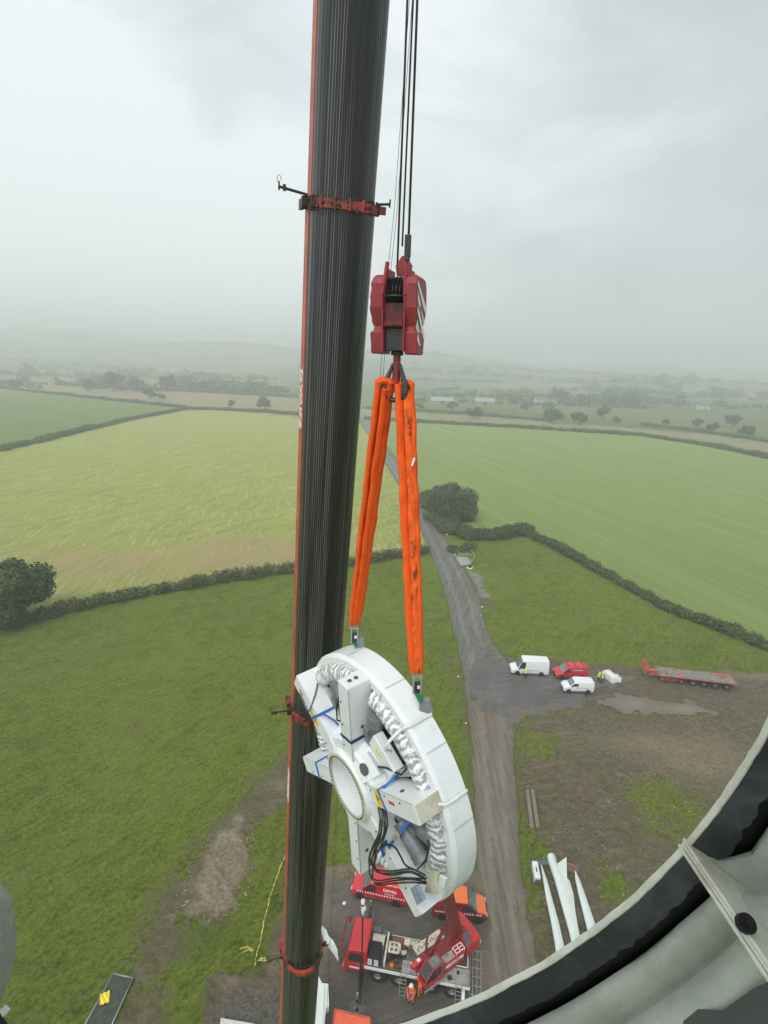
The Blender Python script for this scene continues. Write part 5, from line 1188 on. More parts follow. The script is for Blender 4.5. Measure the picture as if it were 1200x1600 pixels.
for i in range(3): mb.tube(spline([(-.5, -ys * .9 + i * .05, 1.75), (-.9 - i * .1, -ys * .5, 1.62), (-1.5, -ys * .3 - i * .06, 1.58), (-2.0, -ys * .1, 1.62)]), .025, 6)
tag(mb.build('hydraulic_hoses', BLACK, ct), kind='stuff')
# outriggers: beams, jacks
matl = [ct.matrix_basis.inverted() @ Vector(G(579, 1431)), ct.matrix_basis.inverted() @ Vector(G(558, 1578))]
print('mats', matl)
for x, tag_ in ((-.75, 0), (-6.35, 1)):
    for s_ in (-1, 1):
        y1 = 2.6
        if tag_ == 0: mm_ = matl[0] if s_ == ys else matl[1]; x, y1 = mm_.x, abs(mm_.y)
        mb = MB(); mb.bar((x, s_ * 1.0, .95), (x, s_ * (y1 + .1), .95), .22, .26); bm_ = mb.build('outrigger_beam', DSTEEL if tag_ == 0 else WHITE, ct, bevel=.01)
        mb = MB(); mb.cyl((x, s_ * y1, .10), (x, s_ * y1, 1.25), .07, n=12); mb.cyl((x, s_ * y1, .6), (x, s_ * y1, 1.6), .10, n=12); mb.cyl((x, s_ * y1, .07), (x, s_ * y1, .12), .2, n=16); mb.build('jack', HUB, bm_)
# grid rack folded behind the tail
mb = MB()
for i in range(6): mb.bar((-7.0, -ys * (1.5 - i * .62), 1.15), (-7.62, -ys * (1.5 - i * .62), 1.15), .035, .035)
for x in (-7.0, -7.31, -7.62): mb.bar((x, -ys * 1.7, 1.15), (x, ys * 1.65, 1.15), .035, .035)
for yy in (-1.5, 1.4): mb.bar((-6.8, ys * yy, 1.2), (-7.0, ys * yy, 1.15), .04, .04)
for x in (-7.0, -7.31, -7.62): mb.bar((x, -ys * 1.7, 1.15), (x, -ys * 1.7, .25), .035, .035)
mb.build('grid_rack', STEEL, ct)
# two boarding ladders
for i, (x, lab) in enumerate(((-1.95, 'aluminium ladder leaning on the carrier deck left of the two orange clad workers'), (-6.0, 'aluminium ladder leaning on the carrier deck at its rear end'))):
    base = Vector((x, -ys * 1.95, .0)); tp_ = Vector((x, -ys * 1.42, 1.75)); wm = ct.matrix_basis
    t = thing('ladder', lab, 'ladder', tuple(wm @ base), rz); mb = MB(); b0 = Vector((0, 0, 0)); dv = tp_ - base
    for sx in (-.21, .21): mb.bar((sx, 0, 0), (sx, dv.y, dv.z), .05, .03)
    mb.build('rail', STEEL, t)
    for k in range(6): u = (k + .7) / 6.6; MB().bar((-.21, dv.y * u, dv.z * u), (.21, dv.y * u, dv.z * u), .035, .035).build('rung', STEEL, t)
# slewing superstructure, turned so its cab looks down left
cw = G(676, 1503, 1.9); lc = ct.matrix_basis.inverted() @ Vector(cw)
pf = np.array(G(652, 1538, 2)[:2]) - np.array(G(735, 1478, 2)[:2]); sa = math.atan2(pf[1], pf[0]) - rz
sup = bpy.data.objects.new('superstructure', None)
SM = Matrix.Translation((-2.9 if abs(lc.y) > 1 else lc.x, 0, 1.5)) @ Matrix.Rotation(sa, 4, 'Z')
print('SUPER local centre', lc, 'angle', math.degrees(sa), 'ys', ys)
cs_ = 1 if ((Matrix.Rotation(sa + rz, 2) @ Vector((0, 1))).y < 0) else -1    # local y sign towards camera
def spart(mb, name, m, par=None, bevel=.02): return mb.build(name, m, par or ct, xf=SM, bevel=bevel)
mb = MB(); mb.box((-.6, 0, .38), (4.4, .95, .5)); mb.cyl((0, 0, -.02), (0, 0, .2), .85, n=28); mb.box((.9, 0, .7), (.7, .8, .3)); tb = spart(mb, 'turntable', DRED)
mb = MB(); mb.prism([(-3.55, -1.25), (-3.7, -.9), (-3.7, .9), (-3.55, 1.25), (-2.2, 1.3), (-2.2, .95), (-3.0, .85), (-3.0, -.85), (-2.2, -.95), (-2.2, -1.3)], (0, 0, .75), (1, 0, 0), (0, 1, 0), (0, 0, 1), 1.0); mb.box((-2.6, 0, .5), (1.0, 1.7, .5)); spart(mb, 'counterweight', RED, tb, .06)
mb = MB(); mb.box((-2.5, cs_ * 1.0, 1.27), (.62, .42, .05)); spart(mb, 'winch_drum', GENDK, tb)
MB_ = MB().box((-2.75, 0, 1.16), (1.0, 1.7, .12)); spart(MB_, 'top_plate', RED, tb)
for yy_ in (cs_ * .50, -cs_ * .42): spart(MB().box((-2.72, yy_, 1.235), (.62, .55, .05)), 'vent_opening', GENDK, tb)
mb = MB()
for yy_ in (cs_ * .14, cs_ * .86, -cs_ * .08, -cs_ * .78): mb.bar((-3.1, yy_, 1.30), (-2.35, yy_, 1.30), .07, .08)
spart(tag(mb, None) if False else mb, 'guard_rail', RED, tb, .01)
mb = MB()
for i in range(3): mb.box((-3.70, cs_ * (.75 + i * .17), .75), (.04, .08, .5), rot=Matrix.Rotation(.4, 3, 'X'))
spart(mb, 'hazard_stripe', WHITE, tb, 0)
# side housing with vents on the camera side, then the operator cab
mb = MB(); mb.box((-.95, cs_ * 1.02, .72), (2.0, .62, .95)); hs = spart(mb, 'engine_housing', RED, tb, .03)
mb = MB(); mb.box((-.55, cs_ * 1.02, 1.21), (1.0, .52, .03)); spart(mb, 'grey_lid', GREYD, hs, .01)
mb = MB()
for p, q in (((-1.15, .78), (-1.95, .78)), ((-1.15, 1.26), (-1.95, 1.26)), ((-1.15, .78), (-1.15, 1.26)), ((-1.95, .78), (-1.95, 1.26)), ((-1.55, .78), (-1.55, 1.26)), ((-1.15, 1.02), (-1.95, 1.02))): mb.bar((p[0], cs_ * p[1], 1.38), (q[0], cs_ * q[1], 1.38), .05, .05)
for x, y in ((-1.15, .78), (-1.95, .78), (-1.15, 1.26), (-1.95, 1.26)): mb.bar((x, cs_ * y, 1.18), (x, cs_ * y, 1.4), .04, .04)
spart(mb, 'guard_frame', WHITE, hs, .005)
mb = MB(); mb.box((-.95, cs_ * 1.338, .85), (1.7, .012, .26)); spart(mb, 'white_panel', WHITE, hs, 0)
Zv = Vector((0, cs_, 0)); Xv = Vector((-cs_, 0, 0)); Yv = Zv.cross(Xv); M_ = Matrix((Xv, Yv, Zv)).transposed().to_4x4(); M_.translation = (-1.0, cs_ * 1.347, .85)
text_mesh('lettering', 'DAVIES', .28, VRED, hs, SM @ M_)
cp = [(.10, .30), (.10, 1.55), (.25, 1.66), (1.15, 1.70), (1.75, 1.05), (1.80, .35)]
mb = MB(); cy = cs_ * 1.02
# frame of the cab: posts, sills and roof rails, with glass set between
w2 = .40
mb.prism([(.10, .25), (.10, .72), (1.80, .62), (1.80, .25)], (0, cy, 0), (1, 0, 0), (0, 0, 1), (0, 1, 0), 2 * w2)
for s_ in (-1, 1):
    for i in range(1, len(cp) - 1):
        a, b = cp[i], cp[i + 1]; mb.bar((a[0], cy + s_ * w2, a[1]), (b[0], cy + s_ * w2, b[1]), .07, .07)
    mb.bar((.10, cy + s_ * w2, .3), (.10, cy + s_ * w2, 1.58), .08, .08); mb.bar((.78, cy + s_ * w2, .6), (.72, cy + s_ * w2, 1.68), .06, .06)
for (x, z) in ((.25, 1.67), (1.15, 1.71), (1.75, 1.05)): mb.bar((x, cy - w2, z), (x, cy + w2, z), .07, .06)
mb.box((.14, cy, 1.0), (.06, 2 * w2, 1.1)); oc = spart(mb, 'operator_cab', RED, ct, .012)
mb = MB(); mb.prism([(.28, 1.64), (1.15, 1.68), (1.73, 1.03), (1.76, .62), (.20, .70), (.16, 1.5)], (0, cy, 0), (1, 0, 0), (0, 0, 1), (0, 1, 0), 2 * w2 - .02); spart(mb, 'glazing', GLASS, oc, .01)
mb = MB(); mb.box((.70, cy, 1.70), (.78, 2 * w2 - .12, .02)); spart(mb, 'roof_window', GLASSL, oc, .005)
mb = MB(); mb.box((.95, cy + cs_ * .47, .20), (1.9, .12, .05)); spart(mb, 'walkway', STEEL, oc, .005)
# far side: cream walkway and red front nose with lamp
mb = MB(); mb.box((-.3, -cs_ * .95, .55), (2.6, .7, .08)); mb.box((-1.2, -cs_ * 1.0, .68), (.5, .4, .2)); spart(mb, 'side_walkway', CREAM, tb, .01)
mb = MB()
for i in range(4): mb.tube([(-1.4 + i * .6, -cs_ * .8, .62), (-1.2 + i * .6, -cs_ * 1.0, .75), (-.95 + i * .6, -cs_ * .85, .64)], .025, 6)
spart(mb, 'hydraulic_hose', BLACK, tb, 0)
mb = MB(); mb.tube([(1.0, -.05, .75), (1.55, -.05, .8), (1.95, -.05, .72)], [.22, .26, .15], 12); mb.box((1.4, -.05, .85), (.5, .45, .35)); mb.cyl((1.95, -.05, .82), (2.02, -.05, .84), .14, n=14); spart(mb, 'boom_nose', RED, tb, .03)
mb = MB(); mb.box((1.35, -.05, 1.035), (.28, .22, .02)); spart(mb, 'lamp_cover', WHITE, tb, .01)
cr_ = ct.matrix_basis.inverted() @ Vector(G(631, 1487, 1.7)); cr_.z = 1.52; MB().cyl(cr_, cr_ + Vector((0, 0, .14)), .22, n=20).build('cable_reel', CREAM, ct, bevel=.01)
# its own boom, luffed up and away behind the generator
b0 = SM @ Vector((-2.35, -cs_ * .1, 1.1)); b0w = ct.matrix_basis @ b0
tipw = Vector(G(668, 1285, 21)); tipl = ct.matrix_basis.inverted() @ tipw; bdv = (tipl - b0)
for i, (u0, u1, wd, hg) in enumerate(((0, .45, .62, .80), (.44, .75, .52, .68), (.74, 1.0, .42, .56))):
    MB().bar(b0 + bdv * u0, b0 + bdv * u1, wd, hg, up=SM.to_3x3() @ Vector((1, 0, 0))).build('boom_section', DRED if i == 0 else RED, ct, bevel=.04)
mb = MB(); mb.bar(b0 + bdv * .02, b0 + bdv * .24, .08, .9, up=SM.to_3x3() @ Vector((1, 0, 0))); c0 = SM @ Vector((.2, -cs_ * .1, .6)); 
mb = MB(); mb.cyl(c0, b0 + bdv * .22, .13, n=14); mb.build('luffing_cylinder', DRED, ct)
mb = MB(); p = SM @ Vector((.35, -cs_ * .42, .6)); mb.tube([p, p + Vector((0, 0, 1.1)), p + Vector((.0, 0, 1.55))], [.09, .08, .08], 8); mb.tube([p + Vector((.12 * math.cos(q), .12 * math.sin(q), 1.6)) for q in np.linspace(0, 5, 9)], .035, 6); mb.build('guide_post', DRED, ct)
# round outrigger mats
for x, y, lab in ((579, 1431, 'round grey outrigger mat on the far side of the red crane beside its cab'), (558, 1578, 'round grey outrigger mat on the near side of the red crane below its cab')):
    p = G(x, y, .1); t = thing('outrigger_mat', lab, 'mat', (p[0], p[1], .05)); mb = MB(); mb.lathe([(0, .0), (.60, 0), (.62, .03), (.60, .08), (.0, .08)][::-1], 36, close=False); mb.build('disc', mat('mat_grey', (.13, .135, .13), .7, var=.2), t)
    mb = MB(); mb.tube([(.45 * math.cos(q), .45 * math.sin(q), .09) for q in np.linspace(0, 6.28, 25)], .02, 5); mb.box((0, 0, .1), (.22, .22, .04)); mb.build('rim_ring', DSTEEL, t)

# ------------------------------------------------------------------ LOW LOADER TRAILER
f = np.array(G(1008, 1064)[:2]); b = np.array(G(1148, 1081)[:2]); d = (f - b) / np.hypot(*(f - b)); nrm = np.array([-d[1], d[0]]); nrm = nrm if nrm[1] > 0 else -nrm
LT = np.hypot(*(f - b)) + .4; c_ = (f + b) / 2 + nrm * 1.3; rz = math.atan2(d[1], d[0]); tt = thing('flatbed_trailer', 'long five axle orange and grey flatbed trailer standing at the edge of the green field', 'trailer', (*c_, .05), rz); h_ = LT / 2
yn = -1 if (Matrix.Rotation(rz, 2) @ Vector((0, 1))).y > 0 else 1
FOR = mat('trailer_orange', (.62, .12, .06), .6, var=.25, vscale=3, col2=(.25, .09, .055), c2range=(.42, .6)); TG = mat('trailer_deck', (.22, .215, .20), .8, var=.25, vscale=2.5, col2=(.12, .11, .1), c2range=(.5, .65))
mb = MB(); mb.box((-1.0, 0, 1.16), (LT - 2.0, 2.5, .08)); 
[mb.box((h_ - 2.2 - i * (LT - 2.6) / 10, 0, 1.215), (.08, 2.4, .03)) for i in range(10)]; mb.build('deck', TG, tt, bevel=.01)
mb = MB()
for s_ in (-1, 1): mb.box((0, s_ * 1.26, 1.14), (LT, .07, .14)); mb.box((-.5, s_ * .5, .98), (LT - 1, .14, .28))
mb.box((-h_ + .05, 0, 1.15), (.14, 2.6, .2)); mb.box((h_ - 5.2, 0, 1.22), (.35, 2.5, .06)); mb.box((h_ - 1.0, yn * .4, 1.30), (1.9, .5, .3)); mb.box((-h_ + 1.6, -yn * .9, 1.24), (2.9, .5, .05)); mb.build('side_rail', FOR, tt, bevel=.01)
mb = MB(); mb.box((h_ - .15, 0, 1.75), (.12, 2.5, 1.3), rot=Matrix.Rotation(-.25, 3, 'Y')); hbd = mb.build('headboard', FOR, tt, bevel=.02)
mb = MB(); mb.box((h_ - .07, 0, 1.75), (.05, 1.3, .2)); 
for i in range(5): mb.box((h_ - .23, -1.1 + i * .55, 1.72), (.06, .06, 1.2), rot=Matrix.Rotation(-.25, 3, 'Y'))
mb.build('headboard_rib', FOR, hbd)
for i in range(5):
    for s_ in (-1, 1): wheel(None, -h_ + 1.0 + i * 1.55 + .3, s_ * 1.06, .50, .36, s_, tt, mat('rusty_rim', (.30, .12, .09), .6, var=.3))
mb = MB()
for s_ in (-1, 1):
    for z in (.55, .8): mb.bar((-h_ + 8.0, s_ * 1.25, z), (-h_ + 10.3, s_ * 1.25, z), .05, .06)
    mb.bar((-h_ + 10.3, s_ * 1.25, .3), (-h_ + 10.3, s_ * 1.25, 1.1), .12, .12); mb.bar((-h_ + 9.1, s_ * 1.25, .5), (-h_ + 9.1, s_ * 1.25, 1.1), .06, .06)
mb.build('side_guard', FOR, tt)
mb = MB()
for i, x in enumerate((-1.5, -.6, 2.0)): mb.bar((x, -.9, 1.3), (x + .9, .9, 1.33), .07, .05)
mb.build('load_bar', STEEL, tt)

# ------------------------------------------------------------------ PEOPLE
def person(label, px, py, face, top, legs, vest=None, pose=0, hat=HAT, z0=.05, sc=1.0):
    p = G(px, py, z0); t = thing('person', label, 'person', (p[0], p[1], z0), face); t.scale = (sc,) * 3; t.matrix_basis = t.matrix_basis @ Matrix.Scale(sc, 4)
    # joints; local +y is forward
    lean = (.10, .0, .18)[pose]
    J = {'pel': (0, 0, .95, .145, .115), 'spi': (0, lean * .3, 1.15, .135, .105), 'che': (0, lean * .8, 1.36, .165, .12), 'nec': (0, lean + .01, 1.52, .055, .055), 'hed': (0, lean + .04, 1.64, .09, .105), 'top': (0, lean + .035, 1.75, .07, .085)}
    arms_ = {0: ((.20, lean, 1.44), (.27, lean + .05, 1.16), (.16, lean + .28, 1.08)), 1: ((.20, lean, 1.44), (.28, lean - .03, 1.17), (.29, lean + .08, .93)), 2: ((.20, lean, 1.42), (.25, lean + .2, 1.22), (.15, lean + .42, 1.30))}[pose]
    V = []; E = []; Rr = []
    def add(c, r0, r1, pr=None):
        V.append(c); Rr.append((r0, r1)); i = len(V) - 1
        if pr is not None: E.append((pr, i))
        return i
    pel = add(J['pel'][:3], .145, .115); sp = add(J['spi'][:3], .14, .11, pel); che = add(J['che'][:3], .165, .12, sp); nec = add(J['nec'][:3], .06, .06, che); hd = add(J['hed'][:3], .085, .10, nec); tp = add(J['top'][:3], .07, .085, hd)
    for s_ in (-1, 1):
        st = .07 * (1 if s_ > 0 else -1) * (pose == 2)
        h = add((s_ * .10, 0, .90), .095, .10, pel); k = add((s_ * .12, .03 + st, .50), .068, .072, h); a = add((s_ * .13, -.01 + st, .11), .048, .055, k); f_ = add((s_ * .145, .10 + st, .04), .045, .04, a); add((s_ * .15, .18 + st, .035), .038, .03, f_)
        q = arms_; sh = add((s_ * q[0][0], q[0][1], q[0][2]), .062, .065, che); el = add((s_ * q[1][0], q[1][1], q[1][2]), .046, .048, sh); wr_ = add((s_ * q[2][0], q[2][1], q[2][2]), .03, .032, el)
        dv = (Vector(q[2]) - Vector(q[1])).normalized(); dv.x *= s_; pw = Vector((s_ * q[2][0], q[2][1], q[2][2])); pm = add(tuple(pw + dv * .08), .032, .018, wr_)
        sd = Vector((0, 0, 1)).cross(dv).normalized() if abs(dv.z) < .8 else Vector((0, 1, 0))
        for n_, ln in enumerate((.07, .08, .075, .06)):
            o_ = sd * ((n_ - 1.5) * .018); m1 = add(tuple(pw + dv * (.09 + ln * .5) + o_), .009, .009, pm); add(tuple(pw + dv * (.09 + ln) + o_ + Vector((0, 0, -.012))), .008, .008, m1)
        m1 = add(tuple(pw + dv * .06 + sd * .035), .010, .010, wr_); add(tuple(pw + dv * .095 + sd * .05), .009, .009, m1)
    me = bpy.data.meshes.new('body'); me.from_pydata(V, E, []); ob = bpy.data.objects.new('tmp', me); col.objects.link(ob)
    sk = ob.modifiers.new('s', 'SKIN'); sk.use_smooth_shade = True
    for i, r_ in enumerate(Rr): me.skin_vertices[0].data[i].radius = r_
    me.skin_vertices[0].data[0].use_root = True
    sb = ob.modifiers.new('b', 'SUBSURF'); sb.levels = 1; sb.render_levels = 1
    dg = bpy.context.evaluated_depsgraph_get(); m2 = bpy.data.meshes.new_from_object(ob.evaluated_get(dg)); bpy.data.objects.remove(ob)
    m2.materials.clear()
    for mm in (top, legs, SKIN, BLACK): m2.materials.append(mm)
    hands = [Vector((s_ * arms_[2][0], arms_[2][1], arms_[2][2])) for s_ in (-1, 1)]
    for pl in m2.polygons:
        c = pl.center; 
        if c.z > 1.545: i = 2
        elif min((c - h).length for h in hands) < .15 and (abs(c.x) > .1 and (c - Vector((0, 0, c.z))).length > .17): i = 2 if min((c - h).length for h in hands) > .035 else 0
        elif c.z < .12: i = 3
        elif c.z < .97 and abs(c.x) < .24: i = 1
        else: i = 0
        pl.material_index = i; pl.use_smooth = True
    body = bpy.data.objects.new('body', m2); col.objects.link(body); body.parent = t
    hz0 = Vector((0, lean + .04, 1.66))
    mb = MB(); mb.lathe([(.135, -.0), (.112, .005), (.110, .045), (.09, .09), (.05, .12), (0, .13)], 20, close=False); mb.v = [(x, y * 1.15 + hz0.y, z + hz0.z + .015) for x, y, z in mb.v]; mb.build('helmet', hat, t)
    mb = MB(); mb.box(hz0 + Vector((0, .108, -.03)), (.03, .03, .05)); mb.build('nose', SKIN, t, bevel=.008)
    mb = MB(); [mb.box(hz0 + Vector((s_ * .035, .098, .0)), (.024, .012, .012)) for s_ in (-1, 1)]; mb.build('eyes', BLACK, t); MB().box(hz0 + Vector((0, .098, -.075)), (.045, .012, .01)).build('mouth', REDL, t)
    mb = MB()   # reflective bands
    mb.lathe([(.152, 1.02), (.152, 1.07), (.145, 1.07), (.145, 1.02)], 24); mb.v = [(x * 1.06, y * .88 + lean * .3, z) for x, y, z in mb.v]
    for s_ in (-1, 1): mb.tube([(s_ * .09, lean + .12, 1.42), (s_ * .085, lean * .5 + .135, 1.25), (s_ * .08, .135, 1.08)], .02, 4, flat=.3)
    mb.build('reflective_band', mat('reflective', (.7, .72, .7), .4), t)
    if vest:
        mb = MB(); rings = []
        for z, rx, ry in ((.92, .175, .145), (1.05, .172, .14), (1.2, .172, .135), (1.35, .195, .145), (1.46, .16, .11), (1.50, .09, .08)):
            rings.append([(rx * math.cos(q), ry * math.sin(q) + lean * (z - .95) / .5, z) for q in np.linspace(0, 6.283, 19)[:-1]])
        mb.loft(rings, smooth=True, cap=False); mb.build('hi_vis_vest', vest, t)
    return t
person('person in orange overalls and white helmet standing clear of the crane cab, left of another', 642, 1566, R_(160), HORG, HORG, pose=0, sc=1.06)
person('person in orange overalls bending at the side of the red crane cab, right of another', 656, 1556, R_(20), HORG, HORG, pose=2, sc=1.04)
person('person in yellow vest standing at the open door of the long white van', 821, 1060, R_(10), HIVIS, GREYD if False else NAVY, vest=HIVIS, pose=0, hat=HAT)
person('person in yellow vest facing the camera, left of the two beside the white bags', 935, 1066, R_(170), HIVIS, NAVY, vest=HIVIS, pose=1)
person('person in yellow vest with dark harness beside the white bags, the right of two', 940, 1068, R_(0), NAVY, NAVY, vest=HIVIS, pose=1)

# ------------------------------------------------------------------ SITE ITEMS
def wpt(x, y, z=0): return Vector(G(x, y, z))
# white bulk bags on the mud
def soft_block(name, label, px, py, sz, rz, m, cat, seed):
    p = wpt(px, py); t = thing(name, label, cat, (p.x, p.y, .05), rz); bm = bmesh.new(); bmesh.ops.create_cube(bm, size=1); bmesh.ops.subdivide_edges(bm, edges=bm.edges[:], cuts=5, use_grid_fill=True)
    for v in bm.verts:
        n_ = noise.noise(v.co * 3 + Vector((seed, 0, 0))) * .10; v.co = Vector((v.co.x * (1 - .12 * (v.co.z + .5)) * sz[0], v.co.y * (1 - .12 * (v.co.z + .5)) * sz[1], (v.co.z + .5) * sz[2])) * (1 + n_)
    me = bpy.data.meshes.new('bag'); bm.to_mesh(me); bm.free(); me.materials.append(m)
    for pl in me.polygons: pl.use_smooth = True
    o = bpy.data.objects.new('bag', me); col.objects.link(o); o.parent = t; mb = MB()
    for sx in (-1, 1):
        for sy in (-1, 1): mb.tube([(sx * sz[0] * .3, sy * sz[1] * .36, sz[2] * .8), (sx * sz[0] * .34, sy * sz[1] * .2, sz[2] * 1.12), (sx * sz[0] * .3, sy * sz[1] * .05, sz[2] * .9)], .03, 5)
    mb.build('loop_handle', m, t); return t
soft_block('bulk_bag', 'long wrapped white load on the mud right of the two people in yellow, left half', 953, 1061, (1.3, 2.4, .9), .35, PLASTIC, 'bag', 1)
soft_block('bulk_bag', 'shorter wrapped white load at the right end, nearest the trailer', 962, 1063.5, (1.1, 1.3, .7), .2, PLASTIC, 'bag', 5)
# old timbers
for i, (a, b, lab) in enumerate((((824, 1236), (831, 1296), 'left of two weathered timbers lying side by side beside the haul road'), ((831.5, 1235), (840, 1295), 'right of two weathered timbers lying side by side beside the haul road'))):
    A, B = wpt(*a), wpt(*b); mid = (A + B) / 2; t = MB().bar(A - mid + Vector((0, 0, .12)), B - mid + Vector((0, 0, .12)), .40, .24).build('timber_beam', WOOD, bevel=.03); t.location = mid; tag(t, lab, 'timber')
# turbine blades lying on the ground
def blade(label, px, widths, ht=.55, root=False, z=.35, name='turbine_blade'):
    pts = [wpt(x, y) for x, y in px]; o = pts[0].copy(); t = thing(name, label, 'blade', (o.x, o.y, z)); rings = []
    for i, (p, w_) in enumerate(zip(pts, widths)):
        dn = (pts[min(i + 1, len(pts) - 1)] - pts[max(i - 1, 0)]).normalized(); sd = Vector((-dn.y, dn.x, 0)) * -1; r_ = []
        wl, wr_, th = w_
        for q in np.linspace(0, 2 * math.pi, 17)[:-1]:
            cx = math.cos(q); off = (wr_ if cx > 0 else wl) * cx; sharp = (1 - abs(cx) ** 3 * .0)
            r_.append(tuple(p - o + sd * -off + Vector((0, 0, th * math.sin(q) * (1 if cx < 0 else (1 - cx * .75))))))
        rings.append(r_)
    mb = MB(); mb.loft(rings, smooth=True); mb.build('shell', BLADE, t, sharp=70); return t, rings
blade('slender white turbine blade lying left of the broad rooted blade', [(845, 1356), (851, 1380), (858, 1412), (866, 1445), (873, 1480), (880, 1530), (890, 1600)], [(.05, .05, .04), (.19, .2, .12), (.28, .28, .15), (.33, .33, .17), (.36, .37, .2), (.42, .42, .22), (.45, .5, .25)])
tb_, _ = blade('broad white turbine blade with round root end and pointed shoulder, in the middle', [(861, 1343), (863, 1352), (868, 1366), (873, 1380), (879, 1400), (887, 1430), (895, 1460), (904, 1500), (912, 1560)], [(.42, .42, .42), (.42, .42, .42), (.42, .46, .40), (.44, .95, .34), (.45, .90, .28), (.42, .62, .22), (.38, .45, .18), (.36, .42, .15), (.3, .35, .12)])
MB().cyl((0, 0, 0), (0, .05, 0), .40, n=28).build('root_face', GENI, tb_)
sh_ = wpt(882, 1348) - wpt(861, 1343)
mb = MB(); p0 = wpt(869, 1358) - wpt(861, 1343); p1 = wpt(884, 1346) - wpt(861, 1343); p2 = wpt(886, 1400) - wpt(861, 1343); p3 = wpt(874, 1392) - wpt(861, 1343)
mb.add([p0 + Vector((0, 0, .30)), p1 + Vector((0, 0, .22)), p2 + Vector((0, 0, .12)), p3 + Vector((0, 0, .35)), p0, p1 + Vector((0, 0, .14)), p2, p3], [(0, 1, 2, 3), (7, 6, 5, 4), (0, 1, 5, 4), (1, 2, 6, 5), (2, 3, 7, 6), (3, 0, 4, 7)]); mb.build('trailing_shoulder', BLADE, tb_, bevel=.03)
blade('short white turbine blade lying right of the broad rooted blade', [(898, 1366), (902, 1380), (909, 1405), (917, 1432), (925, 1460), (934, 1500)], [(.05, .05, .04), (.22, .22, .13), (.31, .31, .17), (.37, .37, .2), (.42, .42, .22), (.45, .45, .24)])
# cradle under the blade roots
o = wpt(830, 1352); t = thing('blade_cradle', 'dark steel and timber cradle bar beneath the blade tips', 'cradle', (o.x, o.y, .05)); e_ = wpt(904, 1362) - o; m_ = wpt(856, 1352) - o
MB().bar((0, 0, .2), m_ + Vector((0, 0, .2)), .45, .22).build('steel_beam', mat('cradle_steel', (.12, .13, .16), .4, metal=.3), t, bevel=.02)
MB().bar(wpt(884, 1358) - o + Vector((0, 0, .15)), e_ + Vector((0, 0, .15)), .75, .2).build('timber_pad', mat('pad_brown', (.15, .10, .08), .8, var=.3), t, bevel=.02)
MB().bar(wpt(884, 1353) - o + Vector((0, 0, .3)), wpt(897, 1357) - o + Vector((0, 0, .3)), .06, .04).build('orange_strap', HORG, t)
o = wpt(837, 1372); t = thing('white_crate', 'small white tank standing left of the slender blade', 'tank', (o.x, o.y, .05), R_(-5)); mb = MB(); mb.box((0, .2, .45), (.55, 1.7, .75)); mb.build('tank_body', PLASTIC, t, bevel=.12, seg=4); MB().box((0, -.6, .3), (.42, .3, .5)).build('dark_end', GENDK, t, bevel=.05); MB().box((.0, .1, .84), (.12, .5, .02)).build('tank_label', GENDK, t)
# fence panel lying in the grass with a yellow sheet on it
c4 = [wpt(177, 1523), wpt(208, 1530), wpt(165, 1625), wpt(120, 1625)]; o = c4[0].copy(); t = thing('fence_panel', 'galvanised mesh fence panel lying flat in the grass at the bottom left', 'fence panel', (o.x, o.y, .05)); mb = MB()
L4 = [p - o for p in c4]
for i in range(4): mb.tube([L4[i] + Vector((0, 0, .1)), L4[(i + 1) % 4] + Vector((0, 0, .1))], .03, 6)
for i in range(4): mb.tube([L4[i].lerp(L4[(i + 1) % 4], .06) * .985 + Vector((.07, -.08, .13)), L4[(i + 1) % 4].lerp(L4[i], .06) * .985 + Vector((.07, -.08, .13))], .02, 5)
mb.build('frame', STEEL, t); mb = MB()
for i in range(1, 24): u = i / 24; mb.tube([L4[0].lerp(L4[3], u) + Vector((0, 0, .09)), L4[1].lerp(L4[2], u) + Vector((0, 0, .09))], .006, 4)
for i in range(1, 9): u = i / 9; mb.tube([L4[0].lerp(L4[1], u) + Vector((0, 0, .095)), L4[3].lerp(L4[2], u) + Vector((0, 0, .095))], .006, 4)
mb.build('mesh', mat('mesh_wire', (.10, .11, .11), .5), t)
mb = MB(); mb.prism([(q_.x, q_.y) for q_ in L4], (0, 0, .055), (1, 0, 0), (0, 1, 0), (0, 0, 1), .01); mb.build('netting', mat('netting', (.055, .065, .045), .8, var=.5, vscale=3), t)
p = wpt(164, 1563); t = thing('yellow_sheet', 'crumpled yellow sheet lying on the fence panel', 'sheet', (p.x, p.y, .2), .4); mb = MB(); n_ = 8
vs = [((i / n_ - .5) * .62, (j / n_ - .5) * .78, .06 * math.sin(i * 1.7 + j) + .04 * math.cos(j * 2.3)) for i in range(n_ + 1) for j in range(n_ + 1)]; mb.add(vs + [(a, b, c - .02) for a, b, c in vs], [(i * (n_ + 1) + j, i * (n_ + 1) + j + 1, (i + 1) * (n_ + 1) + j + 1, (i + 1) * (n_ + 1) + j) for i in range(n_) for j in range(n_)] + [((n_ + 1) ** 2 + i * (n_ + 1) + j, (n_ + 1) ** 2 + i * (n_ + 1) + j + 1, (n_ + 1) ** 2 + (i + 1) * (n_ + 1) + j + 1, (n_ + 1) ** 2 + (i + 1) * (n_ + 1) + j) for i in range(n_) for j in range(n_)], smooth=True); mb.build('sheet', YEL, t)
